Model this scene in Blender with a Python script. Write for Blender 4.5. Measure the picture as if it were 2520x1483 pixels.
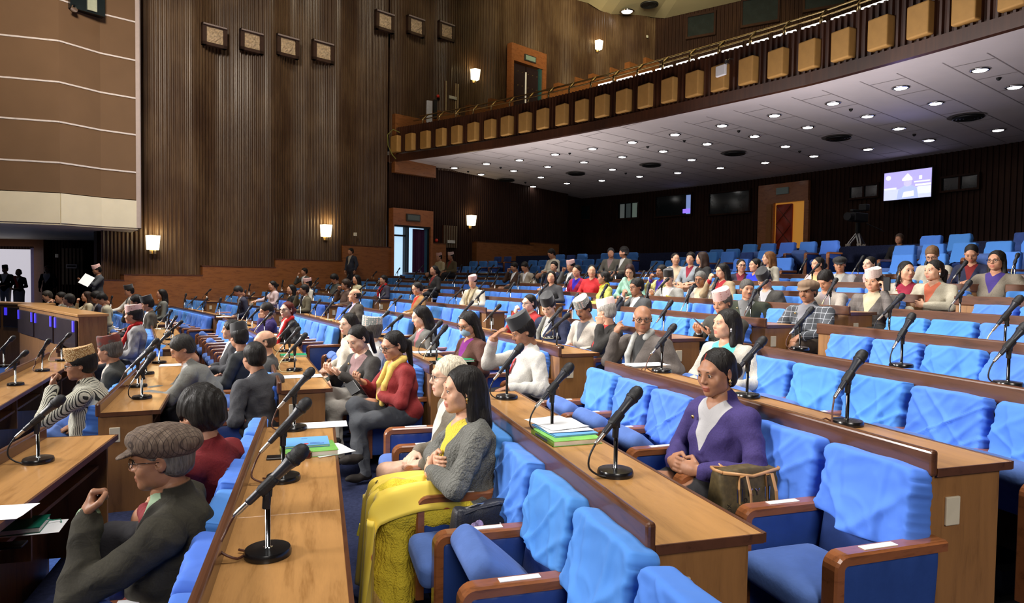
# Plenary hall: curved tiers of desks and blue-covered seats under a balcony
import bpy, math, random
import numpy as np
from mathutils import Vector, Matrix, noise
rnd = random.Random(7)
S = bpy.context.scene
for o in list(bpy.data.objects): bpy.data.objects.remove(o)
COL = S.collection
PI = math.pi
sin, cos, rad = math.sin, math.cos, math.radians

# ---------------------------------------------------------------- camera
F, HY, ROLL, W, H = 1645.0, 683.1, .0143, 2520, 1483
ZC = 2.10
_p = math.atan((H/2-HY)/F); _r = math.atan(ROLL)
FW = Vector((0, cos(_p), -sin(_p))); _rt = Vector((1, 0, 0)); _up = _rt.cross(FW)
RT = cos(_r)*_rt+sin(_r)*_up; UP = cos(_r)*_up-sin(_r)*_rt
cam = bpy.data.cameras.new('camera'); co = bpy.data.objects.new('camera', cam); COL.objects.link(co)
cam.sensor_fit = 'HORIZONTAL'; cam.sensor_width = 36; cam.lens = 36*F/W; cam.clip_end = 300; cam.clip_start = .05
M3 = Matrix((RT, UP, -FW)).transposed()
co.matrix_world = Matrix.Translation((0, 0, ZC)) @ M3.to_4x4()
S.camera = co
# ---------------------------------------------------------------- world, exposure
w = bpy.data.worlds.new('world'); S.world = w; w.use_nodes = True
w.node_tree.nodes['Background'].inputs[0].default_value = (.55, .6, .75, 1)
w.node_tree.nodes['Background'].inputs[1].default_value = .035
S.view_settings.view_transform = 'Standard'; S.view_settings.look = 'None'
S.view_settings.gamma = 1; S.view_settings.use_curve_mapping = False
S.view_settings.exposure = -2.15
S.cycles.max_bounces = 5; S.cycles.diffuse_bounces = 3; S.cycles.glossy_bounces = 2; S.cycles.adaptive_threshold = .03; S.cycles.caustics_reflective = False; S.cycles.caustics_refractive = False
# ---------------------------------------------------------------- big ceiling lights over the hall, with added fill lamps
def area(name, loc, target, size, power, colr=(1, .97, .93), spread=100, sy=None):
    l = bpy.data.lights.new(name, 'AREA'); l.energy = power; l.color = colr; l.size = size
    l.shape = 'RECTANGLE'; l.size_y = sy or size; l.spread = rad(spread)
    o = bpy.data.objects.new(name, l); COL.objects.link(o); o.location = loc
    d = Vector(target)-Vector(loc); o.rotation_euler = d.to_track_quat('-Z', 'Y').to_euler()
    return o
WH = (1, .965, .91)
area('hall_light', (1.5, 4.5, 13), (1.2, 5, 0), 3.0, 950, WH, 62)
area('hall_light', (-2, 12, 13), (-2.2, 12, 0), 3.0, 1650, WH, 74)
area('hall_light', (-7.5, 16, 13), (-7.5, 16.5, 0), 3.0, 1350, WH, 66)
area('hall_light', (2.5, 11, 13), (2.5, 11, 0), 2.6, 1000, WH, 64)
area('hall_light', (-7, 6, 14), (-3, 9, 0), 3.0, 500, WH, 70)
area('stage_fill', (-19, 10, 7.5), (2, 9, 1.5), 3.0, 2300, (1, .96, .93), 46)
area('rear_fill', (2, -9, 8.5), (1.5, 7, .5), 4.5, 620, (1, .93, .85), 60)  # fill added behind the camera to lift surfaces that face it
area('wall_washer', (-3, 16, 15.5), (-6, 25, 10), 2.5, 360, (1, .85, .62), 80)
area('panel_washer', (-6, 8, 12), (-12, 18, 7), 2.0, 1300, (1, .86, .70), 75)
area('stage_fill', (-15, -1, 8), (1, 5, 1.2), 3.0, 850, (1, .96, .92), 44)  # extra fill from the front left, added to brighten the faces
area('ceiling_fill', (3.0, 17, 11.0), (7, 34, 16.5), 3, 2600, (1, .88, .6), 70)  # lamp added in mid-air to brighten the high ceiling
area('bounce_fill', (5, 13, 3.4), (5.2, 14.5, 9), 6, 850, (1, .93, .95), 150)  # added upward fill standing in for light bounced off the seating
area('bounce_fill', (0, 21, 3.4), (.2, 22, 9), 6, 680, (1, .92, .88), 150)  # second added fill for bounced light, farther back
area('screen_light', (10, 17.5, 4.9), (9.4, 16.2, 6.3), .5, 9, (.25, .3, 1), 120)

# ---------------------------------------------------------------- projection helpers
def ray(x, y):
    return RT*((x-W/2)/F)-UP*((y-H/2)/F)+FW
def at(x, y, z):            # plan point of a sight line on the level z (relative to the eye)
    d = ray(x, y); t = z/d.z
    return Vector((d.x*t, d.y*t, ZC+z))
def hy(x): return HY+ROLL*(x-W/2)
CX, CY = -37.60, -7.32
def Rk(k): return 37.93+1.2416*k-.0158*k*k
def Zk(k): return ZC-.9223+.1128*k+.0014*k*k+.09*max(0, k-8)        # desk-top level of tier k
def Fk(k): return Zk(k)-.75
def pol(r, a, z=0): return Vector((CX+r*cos(a), CY+r*sin(a), z))
def ang(x, k_r):            # angle on circle k_r met by the sight line of column x
    u = (x-W/2)/F
    A = 1+u*u; B = 2*(-u*CX-CY); Cc = CX*CX+CY*CY-k_r*k_r
    disc = B*B-4*A*Cc
    if disc < 0: disc = 0
    c = []
    for s in (-1, 1):
        y = (-B+s*math.sqrt(disc))/(2*A)
        if y > .4: c.append((y, math.atan2(y-CY, u*y-CX)))
    return c

# ---------------------------------------------------------------- object helpers
def link(o, parent=None):
    COL.objects.link(o)
    if parent is not None: o.parent = parent
    return o
def tag(o, label=None, cat=None, group=None, kind=None):
    if label: o['label'] = label
    if cat: o['category'] = cat
    if group: o['group'] = group
    if kind: o['kind'] = kind
    return o
def empty(name, loc, rz=0, label=None, cat=None, group=None):
    o = bpy.data.objects.new(name, None); COL.objects.link(o); o.location = loc; o.rotation_euler = (0, 0, rz)
    o.empty_display_size = .05
    return tag(o, label, cat, group)
def copy_tree(o, parent=None, depth=9):
    c = o.copy(); COL.objects.link(c); c.parent = parent
    if depth > 0:
        for ch in KIDS.get(o.name, []): copy_tree(ch, c, depth-1)
    return c
KIDS = {}
class MB:
    def __init__(s): s.v = []; s.f = []; s.m = []
    def add(s, vs, fs, mi=0):
        b = len(s.v); s.v += [tuple(p) for p in vs]; s.f += [tuple(b+i for i in f) for f in fs]; s.m += [mi]*len(fs); return s
    def box(s, x0, x1, y0, y1, z0, z1, mi=0, M=None):
        vs = [Vector((x, y, z)) for z in (z0, z1) for y in (y0, y1) for x in (x0, x1)]
        if M is not None: vs = [M @ p for p in vs]
        return s.add(vs, [(0, 2, 3, 1), (4, 5, 7, 6), (0, 1, 5, 4), (2, 6, 7, 3), (0, 4, 6, 2), (1, 3, 7, 5)], mi)
    def rbox(s, c, size, r, n=3, mi=0, M=None, fn=None, nx=None, ny=None, nz=None):
        # rounded box from a gridded cube
        hx, hy_, hz = [q/2 for q in size]; inner = (hx-r, hy_-r, hz-r)
        def knots(h, cnt):
            a = [-h+r*(1-cos(PI/2*i/n)) for i in range(n)]
            m = [(-h+r)+(2*h-2*r)*i/cnt for i in range(cnt+1)]
            return a+m+[-q for q in reversed(a)]
        kx, ky, kz = knots(hx, nx or 1), knots(hy_, ny or 1), knots(hz, nz or 1)
        idx = {}; vs = []; fs = []
        def vid(i, j, k):
            if (i, j, k) not in idx:
                p = Vector((kx[i], ky[j], kz[k]))
                q = Vector([max(-inner[t], min(inner[t], p[t])) for t in range(3)])
                d = p-q
                if d.length > 1e-9: p = q+d.normalized()*r if d.length > 1e-9 else p
                if fn: p = fn(p)
                p = p+Vector(c)
                if M is not None: p = M @ p
                idx[(i, j, k)] = len(vs); vs.append(p)
            return idx[(i, j, k)]
        X, Y, Z = len(kx)-1, len(ky)-1, len(kz)-1
        for i in range(X):
            for j in range(Y):
                fs.append((vid(i, j, 0), vid(i, j+1, 0), vid(i+1, j+1, 0), vid(i+1, j, 0)))
                fs.append((vid(i, j, Z), vid(i+1, j, Z), vid(i+1, j+1, Z), vid(i, j+1, Z)))
        for i in range(X):
            for k in range(Z):
                fs.append((vid(i, 0, k), vid(i+1, 0, k), vid(i+1, 0, k+1), vid(i, 0, k+1)))
                fs.append((vid(i, Y, k), vid(i, Y, k+1), vid(i+1, Y, k+1), vid(i+1, Y, k)))
        for j in range(Y):
            for k in range(Z):
                fs.append((vid(0, j, k), vid(0, j, k+1), vid(0, j+1, k+1), vid(0, j+1, k)))
                fs.append((vid(X, j, k), vid(X, j+1, k), vid(X, j+1, k+1), vid(X, j, k+1)))
        return s.add(vs, fs, mi)
    def tube(s, pts, r, n=8, mi=0, cap=True, flat=1):
        pts = [Vector(p) for p in pts]; rs = r if isinstance(r, (list, tuple)) else [r]*len(pts)
        vs = []; up = Vector((0, 0, 1)); prev = None
        for i, p in enumerate(pts):
            t = (pts[min(i+1, len(pts)-1)]-pts[max(i-1, 0)]).normalized()
            if prev is None:
                a = t.cross(up) if abs(t.z) < .95 else t.cross(Vector((1, 0, 0)))
            else: a = prev-t*prev.dot(t)
            a.normalize(); prev = a; b = t.cross(a)
            for j in range(n):
                q = 2*PI*j/n; vs.append(p+(a*cos(q)+b*sin(q)*flat)*rs[i])
        fs = [(i*n+j, i*n+(j+1) % n, (i+1)*n+(j+1) % n, (i+1)*n+j) for i in range(len(pts)-1) for j in range(n)]
        if cap: fs += [tuple(reversed(range(n))), tuple(range((len(pts)-1)*n, len(pts)*n))]
        return s.add(vs, fs, mi)
    def lathe(s, prof, n=24, c=(0, 0, 0), mi=0, M=None):
        vs = [Vector((c[0]+r*cos(2*PI*j/n), c[1]+r*sin(2*PI*j/n), c[2]+z)) for r, z in prof for j in range(n)]
        if M is not None: vs = [M @ p for p in vs]
        fs = [(i*n+j, i*n+(j+1) % n, (i+1)*n+(j+1) % n, (i+1)*n+j) for i in range(len(prof)-1) for j in range(n)]
        fs += [tuple(reversed(range(n))), tuple(range((len(prof)-1)*n, len(prof)*n))]
        return s.add(vs, fs, mi)
    def prism(s, poly, z0, z1, mi=0):
        n = len(poly)
        if callable(z0): lo = [z0(*p) for p in poly]
        else: lo = [z0]*n
        hi = [z1(*p) for p in poly] if callable(z1) else [z1]*n
        vs = [(p[0], p[1], lo[i]) for i, p in enumerate(poly)]+[(p[0], p[1], hi[i]) for i, p in enumerate(poly)]
        return s.add(vs, [tuple(reversed(range(n))), tuple(range(n, 2*n))]+[(i, (i+1) % n, n+(i+1) % n, n+i) for i in range(n)], mi)
    def mesh(s, name, mats, smooth=False):
        me = bpy.data.meshes.new(name); me.from_pydata(s.v, [], s.f)
        for m in (mats if isinstance(mats, (list, tuple)) else [mats]): me.materials.append(m)
        if len(me.materials) > 1: me.polygons.foreach_set('material_index', s.m)
        if smooth: me.shade_smooth() if hasattr(me, 'shade_smooth') else me.polygons.foreach_set('use_smooth', [True]*len(s.f))
        me.update(); return me
    def build(s, name, mats, parent=None, smooth=False, sharp=None):
        me = s.mesh(name, mats, smooth)
        if sharp: me.set_sharp_from_angle(angle=rad(sharp))
        o = bpy.data.objects.new(name, me); COL.objects.link(o)
        if parent is not None: o.parent = parent; KIDS.setdefault(parent.name, []).append(o)
        return o
def put(name, me, parent=None, loc=None, rz=None, M=None):
    o = bpy.data.objects.new(name, me); COL.objects.link(o)
    if parent is not None: o.parent = parent; KIDS.setdefault(parent.name, []).append(o)
    if loc is not None: o.location = loc
    if rz is not None: o.rotation_euler = (0, 0, rz)
    if M is not None: o.matrix_local = M
    return o

# ---------------------------------------------------------------- materials
def nt(name):
    m = bpy.data.materials.new(name); m.use_nodes = True; t = m.node_tree; b = t.nodes['Principled BSDF']; return m, t, b
def N(t, ty, **k):
    n = t.nodes.new(ty)
    for a, v in k.items():
        if a.startswith('i_'): n.inputs[int(a[2:])].default_value = v
        else: setattr(n, a, v)
    return n
def coords(t, scale=(1, 1, 1), kind='Object', rot=(0, 0, 0)):
    c = N(t, 'ShaderNodeTexCoord'); m = N(t, 'ShaderNodeMapping'); m.inputs['Scale'].default_value = scale; m.inputs['Rotation'].default_value = rot
    t.links.new(c.outputs[kind], m.inputs['Vector']); return m.outputs['Vector']
def ramp(t, fac, stops):
    r = N(t, 'ShaderNodeValToRGB'); e = r.color_ramp.elements
    while len(e) < len(stops): e.new(.5)
    for i, (p, c) in enumerate(stops): e[i].position = p; e[i].color = (*c, 1)
    t.links.new(fac, r.inputs[0]); return r.outputs[0]
def plain(name, c, rough=.6, metal=0, var=.12, scale=12, bump=0, spec=.4, sheen=0, bscale=None):
    m, t, b = nt(name)
    v = coords(t, (scale,)*3); n = N(t, 'ShaderNodeTexNoise'); n.inputs['Scale'].default_value = 1; n.inputs['Detail'].default_value = 3; t.links.new(v, n.inputs['Vector'])
    t.links.new(ramp(t, n.outputs['Fac'], [(.25, tuple(x*(1-var) for x in c)), (.75, tuple(min(1, x*(1+var)) for x in c))]), b.inputs['Base Color'])
    b.inputs['Roughness'].default_value = rough; b.inputs['Metallic'].default_value = metal; b.inputs['Specular IOR Level'].default_value = spec
    if sheen: b.inputs['Sheen Weight'].default_value = sheen; b.inputs['Sheen Roughness'].default_value = .4; b.inputs['Sheen Tint'].default_value = (*[min(1, x*2+.2) for x in c], 1)
    if bump:
        n2 = N(t, 'ShaderNodeTexNoise'); n2.inputs['Scale'].default_value = bscale or 6; n2.inputs['Detail'].default_value = 4; t.links.new(v, n2.inputs['Vector'])
        bp = N(t, 'ShaderNodeBump'); bp.inputs['Strength'].default_value = bump; bp.inputs['Distance'].default_value = .01
        t.links.new(n2.outputs['Fac'], bp.inputs['Height']); t.links.new(bp.outputs[0], b.inputs['Normal'])
    return m
def wood(name, c1, c2, rough=.35, sc=(1.2, 9, 9), coat=.3, kind='Object'):
    m, t, b = nt(name)
    v = coords(t, sc, kind); n = N(t, 'ShaderNodeTexNoise'); n.inputs['Scale'].default_value = 2.2; n.inputs['Detail'].default_value = 6; n.inputs['Distortion'].default_value = .9; t.links.new(v, n.inputs['Vector'])
    n2 = N(t, 'ShaderNodeTexNoise'); n2.inputs['Scale'].default_value = 22; n2.inputs['Detail'].default_value = 2; t.links.new(v, n2.inputs['Vector'])
    mx = N(t, 'ShaderNodeMath', operation='MULTIPLY_ADD'); mx.inputs[1].default_value = .3; t.links.new(n2.outputs['Fac'], mx.inputs[0]); t.links.new(n.outputs['Fac'], mx.inputs[2])
    t.links.new(ramp(t, mx.outputs[0], [(.4, c2), (.62, c1), (.8, tuple(x*1.12 for x in c1))]), b.inputs['Base Color'])
    b.inputs['Roughness'].default_value = rough; b.inputs['Coat Weight'].default_value = coat; b.inputs['Coat Roughness'].default_value = .15
    return m
def emis(name, c, st):
    m, t, b = nt(name); b.inputs['Base Color'].default_value = (*c, 1); b.inputs['Emission Color'].default_value = (*c, 1); b.inputs['Emission Strength'].default_value = st; b.inputs['Roughness'].default_value = .5
    return m
def cloth(name, c, fold=.5, rough=.75):
    # woven cover: slow folds as relief, fine weave
    m, t, b = nt(name)
    v = coords(t, (1, 1, 1))
    n = N(t, 'ShaderNodeTexNoise'); n.inputs['Scale'].default_value = 5; n.inputs['Detail'].default_value = 2.5; n.inputs['Distortion'].default_value = .5; t.links.new(v, n.inputs['Vector'])
    bp = N(t, 'ShaderNodeBump'); bp.inputs['Strength'].default_value = fold; bp.inputs['Distance'].default_value = .03
    t.links.new(n.outputs['Fac'], bp.inputs['Height']); t.links.new(bp.outputs[0], b.inputs['Normal'])
    oi = N(t, 'ShaderNodeObjectInfo')
    hs = N(t, 'ShaderNodeHueSaturation'); hs.inputs['Color'].default_value = (*c, 1)
    mr = N(t, 'ShaderNodeMapRange'); mr.inputs['To Min'].default_value = .497; mr.inputs['To Max'].default_value = .522; t.links.new(oi.outputs['Random'], mr.inputs['Value']); t.links.new(mr.outputs[0], hs.inputs['Hue'])
    mr2 = N(t, 'ShaderNodeMapRange'); mr2.inputs['To Min'].default_value = .9; mr2.inputs['To Max'].default_value = 1.12; t.links.new(oi.outputs['Random'], mr2.inputs['Value']); t.links.new(mr2.outputs[0], hs.inputs['Value'])
    t.links.new(hs.outputs[0], b.inputs['Base Color'])
    b.inputs['Roughness'].default_value = rough; b.inputs['Specular IOR Level'].default_value = .25
    b.inputs['Sheen Weight'].default_value = .15; b.inputs['Sheen Tint'].default_value = (.5, .7, 1, 1)
    return m
M_TOP = wood('desk_veneer', (.46, .235, .08), (.31, .145, .042), .3, (9, 1.0, 9))
M_PANEL = wood('panel_veneer', (.27, .125, .04), (.17, .075, .022), .42, (9, 9, 1.0), .15)
M_DARK = wood('dark_moulding', (.10, .038, .018), (.05, .018, .009), .3, (9, 1.2, 9), .4)
M_ARM = wood('armrest_wood', (.26, .088, .03), (.13, .04, .013), .28, (9, 1.6, 9), .5)
M_DADO = wood('dado_wood', (.27, .10, .03), (.16, .055, .016), .4, (1.5, 1.5, 7), .2)
M_FRAME = wood('door_frame_wood', (.34, .12, .04), (.22, .07, .022), .4, (2, 2, 6), .2)
M_COVER = cloth('cover_cloth', (.072, .262, .70), .5)
M_VELV = plain('seat_velvet', (.028, .058, .20), .85, 0, .25, 9, .15, .2, .3)
M_VELL = plain('seat_velvet_light', (.075, .14, .38), .85, 0, .15, 9, .15, .2, .3)
M_VINYL = plain('arm_vinyl', (.022, .058, .24), .42, 0, .12, 9, .12, .4)
M_BLACK = plain('black_enamel', (.008, .008, .009), .22, 0, .1, 9, 0, .5)
M_RUB = plain('black_rubber', (.012, .012, .014), .55, 0, .2, 40, .2, .4)
M_MICB = plain('mic_grey', (.018, .02, .03), .38, 0, .1, 20, 0, .5)
M_CHROME = plain('chrome', (.75, .76, .78), .12, 1, .04, 9)
M_SILV = plain('silver', (.55, .54, .52), .3, 1, .08, 30)
M_CAB1 = plain('brown_cable', (.09, .035, .022), .45)
M_CAB2 = plain('cream_cable', (.62, .55, .32), .5)
M_CAB3 = plain('black_cable', (.012, .012, .014), .4)
M_CARPET = plain('blue_carpet', (.045, .095, .30), .95, 0, .25, 40, .3, .1)
M_CARPD = plain('dark_carpet', (.02, .025, .06), .95, 0, .3, 40, .3, .1)
M_WHITE = plain('white_paper', (.85, .86, .88), .6, 0, .03)
M_PLATE = plain('outlet_plate', (.62, .55, .42), .5, 0, .06)
M_BROWNW = plain('brown_plaster', (.145, .083, .042), .85, 0, .06, 2, .05)
M_CREAM = plain('cream_paint', (.72, .66, .5), .6, 0, .04, 3)
M_MAUVE = plain('mauve_trim', (.5, .42, .4), .5, 0, .05)
M_SOFF = plain('soffit_board', (.66, .60, .60), .8, 0, .05, 1.2)
M_CEIL = plain('ceiling_plaster', (.66, .58, .36), .75, 0, .06, .6)
M_OCHRE = plain('ochre_box', (.50, .275, .08), .6, 0, .08, 6)
M_BRASS = plain('brass', (.75, .56, .28), .28, 1, .08, 20)
M_GLASSD = plain('dark_glass', (.012, .018, .02), .12, 0, .2, 3, 0, .6)
M_IRON = plain('dark_metal', (.03, .03, .03), .45, .6, .1)
def rib_mat(name, c1, c2, c3):
    m, t, b = nt(name)
    v = coords(t, (1, 1, 1)); n = N(t, 'ShaderNodeTexNoise'); n.inputs['Scale'].default_value = .55; n.inputs['Detail'].default_value = 3; t.links.new(v, n.inputs['Vector'])
    v2 = coords(t, (5, 5, .35)); n2 = N(t, 'ShaderNodeTexNoise'); n2.inputs['Scale'].default_value = 3; n2.inputs['Detail'].default_value = 3; t.links.new(v2, n2.inputs['Vector'])
    a = N(t, 'ShaderNodeMath', operation='MULTIPLY_ADD'); a.inputs[1].default_value = .6; t.links.new(n2.outputs['Fac'], a.inputs[0]); t.links.new(n.outputs['Fac'], a.inputs[2])
    t.links.new(ramp(t, a.outputs[0], [(.55, c1), (.8, c2), (1, c3)]), b.inputs['Base Color'])
    b.inputs['Roughness'].default_value = .42; b.inputs['Coat Weight'].default_value = .12; b.inputs['Coat Roughness'].default_value = .2
    return m
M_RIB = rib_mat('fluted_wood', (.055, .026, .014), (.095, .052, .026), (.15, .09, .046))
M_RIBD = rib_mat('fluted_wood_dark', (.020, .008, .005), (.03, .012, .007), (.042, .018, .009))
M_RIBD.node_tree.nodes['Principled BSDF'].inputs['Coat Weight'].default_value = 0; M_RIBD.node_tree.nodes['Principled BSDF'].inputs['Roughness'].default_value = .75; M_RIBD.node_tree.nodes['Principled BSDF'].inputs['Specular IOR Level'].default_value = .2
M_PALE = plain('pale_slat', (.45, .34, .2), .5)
# ---------------------------------------------------------------- floor and tiers
def struct(name, mb, mat, parent=None, **k):
    o = mb.build(name, mat, parent, **k); o['kind'] = 'structure'; return o
fl = MB(); fl.box(-34, 22, -12, 48, -.2, 0); struct('floor', fl, M_CARPET)
A0, A1 = -.02, .835
def sector(mb, r0, r1, a0, a1, z0, z1, n=28):
    for i in range(n):
        b0, b1 = a0+(a1-a0)*i/n, a0+(a1-a0)*(i+1)/n
        P = [pol(r0, b0), pol(r1, b0), pol(r1, b1), pol(r0, b1)]
        mb.prism([(p.x, p.y) for p in P], z0, z1)
for k in range(-3, 16):
    t = MB(); r1 = Rk(k+1)-.03 if k < 15 else 60.5
    sector(t, Rk(k)-.03, r1, A0, .80 if k < 6 else A1, 0.0, Fk(k))
    struct('floor', t, M_CARPET if k < -1 else M_CARPD)

# ---------------------------------------------------------------- walls
W1 = Vector((-4.75, 25.6, 0)); WD = Vector((.725, .689, 0)).normalized(); WN = Vector((.689, -.725, 0)).normalized()   # WN points into the hall
def wpt(t, off=0, z=0): p = W1+WD*t+WN*off; return Vector((p.x, p.y, ZC+z))
def wall_t(x):          # distance along the side wall met by image column x
    u = (x-W/2)/F; return (u*W1.y-W1.x)/(WD.x-u*WD.y)
def wall_at(x, y, off=0):
    t = wall_t(x); p = W1+WD*t; z = (hy(x)-y)/F*p.y; return wpt(t, off, z)
def flutes(t0, t1, z0, z1, pitch, depth, wave, base=None, wmin=0):
    # vertical half-round ribs on a gently waving wall
    mb = MB(); n = int((t1-t0)/pitch); prof = [(0, 0), (.22, .15), (.3, .85), (.5, 1), (.7, .85), (.78, .15)]
    lo = []; 
    for i in range(n):
        for fx, fy in prof:
            t = t0+(i+fx)*pitch; lo.append(wpt(t, fy*depth+wave(t)))
    vs = []
    for p in lo:
        zz0 = z0(p) if callable(z0) else z0; zz1 = z1(p) if callable(z1) else z1
        vs += [(p.x, p.y, ZC+zz0), (p.x, p.y, ZC+zz1)]
    fs = [(2*i, 2*i+2, 2*i+3, 2*i+1) for i in range(len(lo)-1)]
    mb.add(vs, fs); return mb
wv = lambda t: .16*sin(t*2*PI/2.55+.9)+.05*sin(t*5.1)
wv0 = lambda t: 0.0
struct('wall_left', flutes(-9.6, 0, -2.1, 18.4, .112, .05, lambda t: wv(t)*min(1, -t/1.0+.05)), M_RIB)
# the same wall goes on beyond the balcony front: below it the shade is put into a darker wood colour
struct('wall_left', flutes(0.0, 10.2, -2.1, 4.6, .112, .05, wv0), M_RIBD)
struct('wall_left', flutes(0.0, 17.6, 4.3, 17.5, .125, .055, lambda t: wv(t)*.7*min(1, t/1.2)), M_RIB)
wb = MB(); a, b = wpt(-9.6, -.35), wpt(17.8, -.35); c, d = wpt(17.8, -.7), wpt(-9.6, -.7)
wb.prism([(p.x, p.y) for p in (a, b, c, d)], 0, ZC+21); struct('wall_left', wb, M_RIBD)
# stepped wooden dado along the side wall, rising with the tiers
tr = 1
for x0, x1, yt in ((240, 298, 690), (298, 490, 677), (490, 668, 657), (668, 832, 641), (832, 950, 607), (1048, 1085, 600), (1160, 1300, 600), (1300, 1362, 600)):
    t0, t1 = wall_t(x0), wall_t(x1); xm = (x0+x1)/2; p = W1+WD*wall_t(xm); z1 = (hy(xm)-yt)/F*p.y
    m = MB(); off = .30
    q = [wpt(t0, -.1), wpt(t1, -.1), wpt(t1, off), wpt(t0, off)]
    m.prism([(v.x, v.y) for v in q], 0, ZC+z1)
    struct('trim_%d' % tr, m, M_DADO); tr += 1
    m = MB(); q = [wpt(t0-.01, -.1), wpt(t1, -.1), wpt(t1, off+.015), wpt(t0-.01, off+.015)]
    m.prism([(v.x, v.y) for v in q], ZC+z1, ZC+z1+.03); struct('trim_%d' % tr, m, M_DARK); tr += 1
# balcony stair dado (upper), rising steps
steps = [(960, 1060, 296), (1060, 1140, 286), (1140, 1192, 270), (1192, 1236, 254), (1318, 1356, 234), (1356, 1398, 217), (1398, 1440, 204), (1440, 1484, 196), (1484, 1528, 182), (1528, 1568, 168), (1568, 1604, 157)]
for x0, x1, yt in steps:
    t0, t1 = wall_t(x0), wall_t(x1); xm = (x0+x1)/2; p = W1+WD*wall_t(xm); z1 = (hy(xm)-yt)/F*p.y
    m = MB(); q = [wpt(t0, -.1), wpt(t1, -.1), wpt(t1, .25), wpt(t0, .25)]
    m.prism([(v.x, v.y) for v in q], ZC+z1-2.2, ZC+z1); struct('trim_%d' % tr, m, M_DADO); tr += 1
# back walls
RB = 58.2
def arcwall(r, a0, a1, z0, z1, pitch, depth, mat, name='wall_back'):
    mb = MB(); n = int((a1-a0)*r/pitch); lo = []
    for i in range(n):
        for fx, fy in ((0, 0), (.25, .1), (.32, .9), (.68, .9), (.75, .1)):
            lo.append(pol(r-fy*depth, a0+(i+fx)*(a1-a0)/n))
    vs = []
    for p in lo: vs += [(p.x, p.y, z0), (p.x, p.y, z1)]
    mb.add(vs, [(2*i+1, 2*i+3, 2*i+2, 2*i) for i in range(len(lo)-1)]); return struct(name, mb, mat)
ra = math.atan2(32.05-CY, 2.05-CX)
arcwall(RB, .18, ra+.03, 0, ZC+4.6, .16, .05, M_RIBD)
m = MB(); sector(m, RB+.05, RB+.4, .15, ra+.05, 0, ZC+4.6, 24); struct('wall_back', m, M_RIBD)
# upper back wall far behind the balcony seats
UB = []
c0 = wpt(17.2, 0); ud = Vector((.86, -.51, 0)).normalized()
mb = MB(); vs = []; L = 34; n = int(L/.2)
for i in range(n):
    for fx, fy in ((0, 0), (.25, .1), (.35, 1), (.65, 1), (.75, .1)):
        p = c0+ud*((i+fx)*.2); q = Vector((-ud.y, ud.x, 0)); p = p-q*.06*fy
        vs += [(p.x, p.y, ZC+3), (p.x, p.y, ZC+18.5)]
mb.add(vs, [(2*i+1, 2*i+3, 2*i+2, 2*i) for i in range(len(vs)//2-1)]); struct('wall_back', mb, M_RIBD)
def back_up(x, y, off=0):   # point on the upper back wall
    u = (x-W/2)/F; t = (u*c0.y-c0.x)/(ud.x-u*ud.y); p = c0+ud*t; z = (hy(x)-y)/F*p.y
    q = Vector((-ud.y, ud.x, 0)); p = p-q*off; return Vector((p.x, p.y, ZC+z))
# hall ceiling, its near edge cut in waves against the side wall
edge = [(1215, -14), (1270, 0), (1310, 4), (1350, 9), (1395, 11), (1430, 20), (1460, 38), (1485, 46), (1515, 47), (1560, 49), (1590, 54), (1622, 56)]
pts = [wall_at(x, y, .12) for x, y in edge if x < 1600]
for i_ in range(9):          # smooth wave between the measured points is kept; then along the upper back wall
    pts.append(back_up(1622+62*i_, 56-.2286*62*i_, .1))
cpt = Vector((8, 6, ZC+12.6)); m = MB(); n_ = len(pts)
for d_ in (0, .3): m.v += [(p.x, p.y, p.z+d_) for p in [cpt]+pts]
m.f = [(0, i_, i_+1) for i_ in range(1, n_)]+[(n_+1, n_+2+i_, n_+1+i_) for i_ in range(1, n_)]+[(i_, n_+1+i_, n_+2+i_, i_+1) for i_ in range(1, n_)]; m.m = [0]*len(m.f)
struct('ceiling', m, M_CEIL)
m = MB()          # dark gap and slab above the ceiling
m.box(-34, 34, -12, 62, ZC+18.5, ZC+18.8); struct('ceiling', m, M_RIBD)
# right and rear walls (outside the view) close the room
m = MB(); m.box(21.6, 22, -12, 48, 0, ZC+4.4); struct('wall_right', m, M_RIBD)
m = MB(); m.box(-34, 34, -12.4, -12, 0, ZC+20.5); struct('wall_front', m, M_RIBD)
# ---------------------------------------------------------------- balcony
RFA = [(.18, 50.7), (.30, 50.3), (.382, 49.9), (.465, 49.5), (.528, 48.9), (.65, 47.9), (.782, 46.75), (.80, 46.5)]
def Rf(a):
    for (a0, r0), (a1, r1) in zip(RFA, RFA[1:]):
        if a <= a1: return r0+(r1-r0)*(a-a0)/(a1-a0)
    return RFA[-1][1]
AE = math.atan2(W1.y-CY, W1.x-CX)-.001
def soff_z(x, y):
    r = math.hypot(x-CX, y-CY); return ZC+4.42-.037*(r-48)
na = 40; aa = [.17+(AE+.012-.17)*i/na for i in range(na+1)]
m = MB()
for i in range(na):
    P = [pol(Rf(aa[i]), aa[i]), pol(RB+.2, aa[i]), pol(RB+.2, aa[i+1]), pol(Rf(aa[i+1]), aa[i+1])]
    m.prism([(p.x, p.y) for p in P], soff_z, lambda x, y: soff_z(x, y)+.3)
soff = struct('ceiling', m, M_SOFF)
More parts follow.
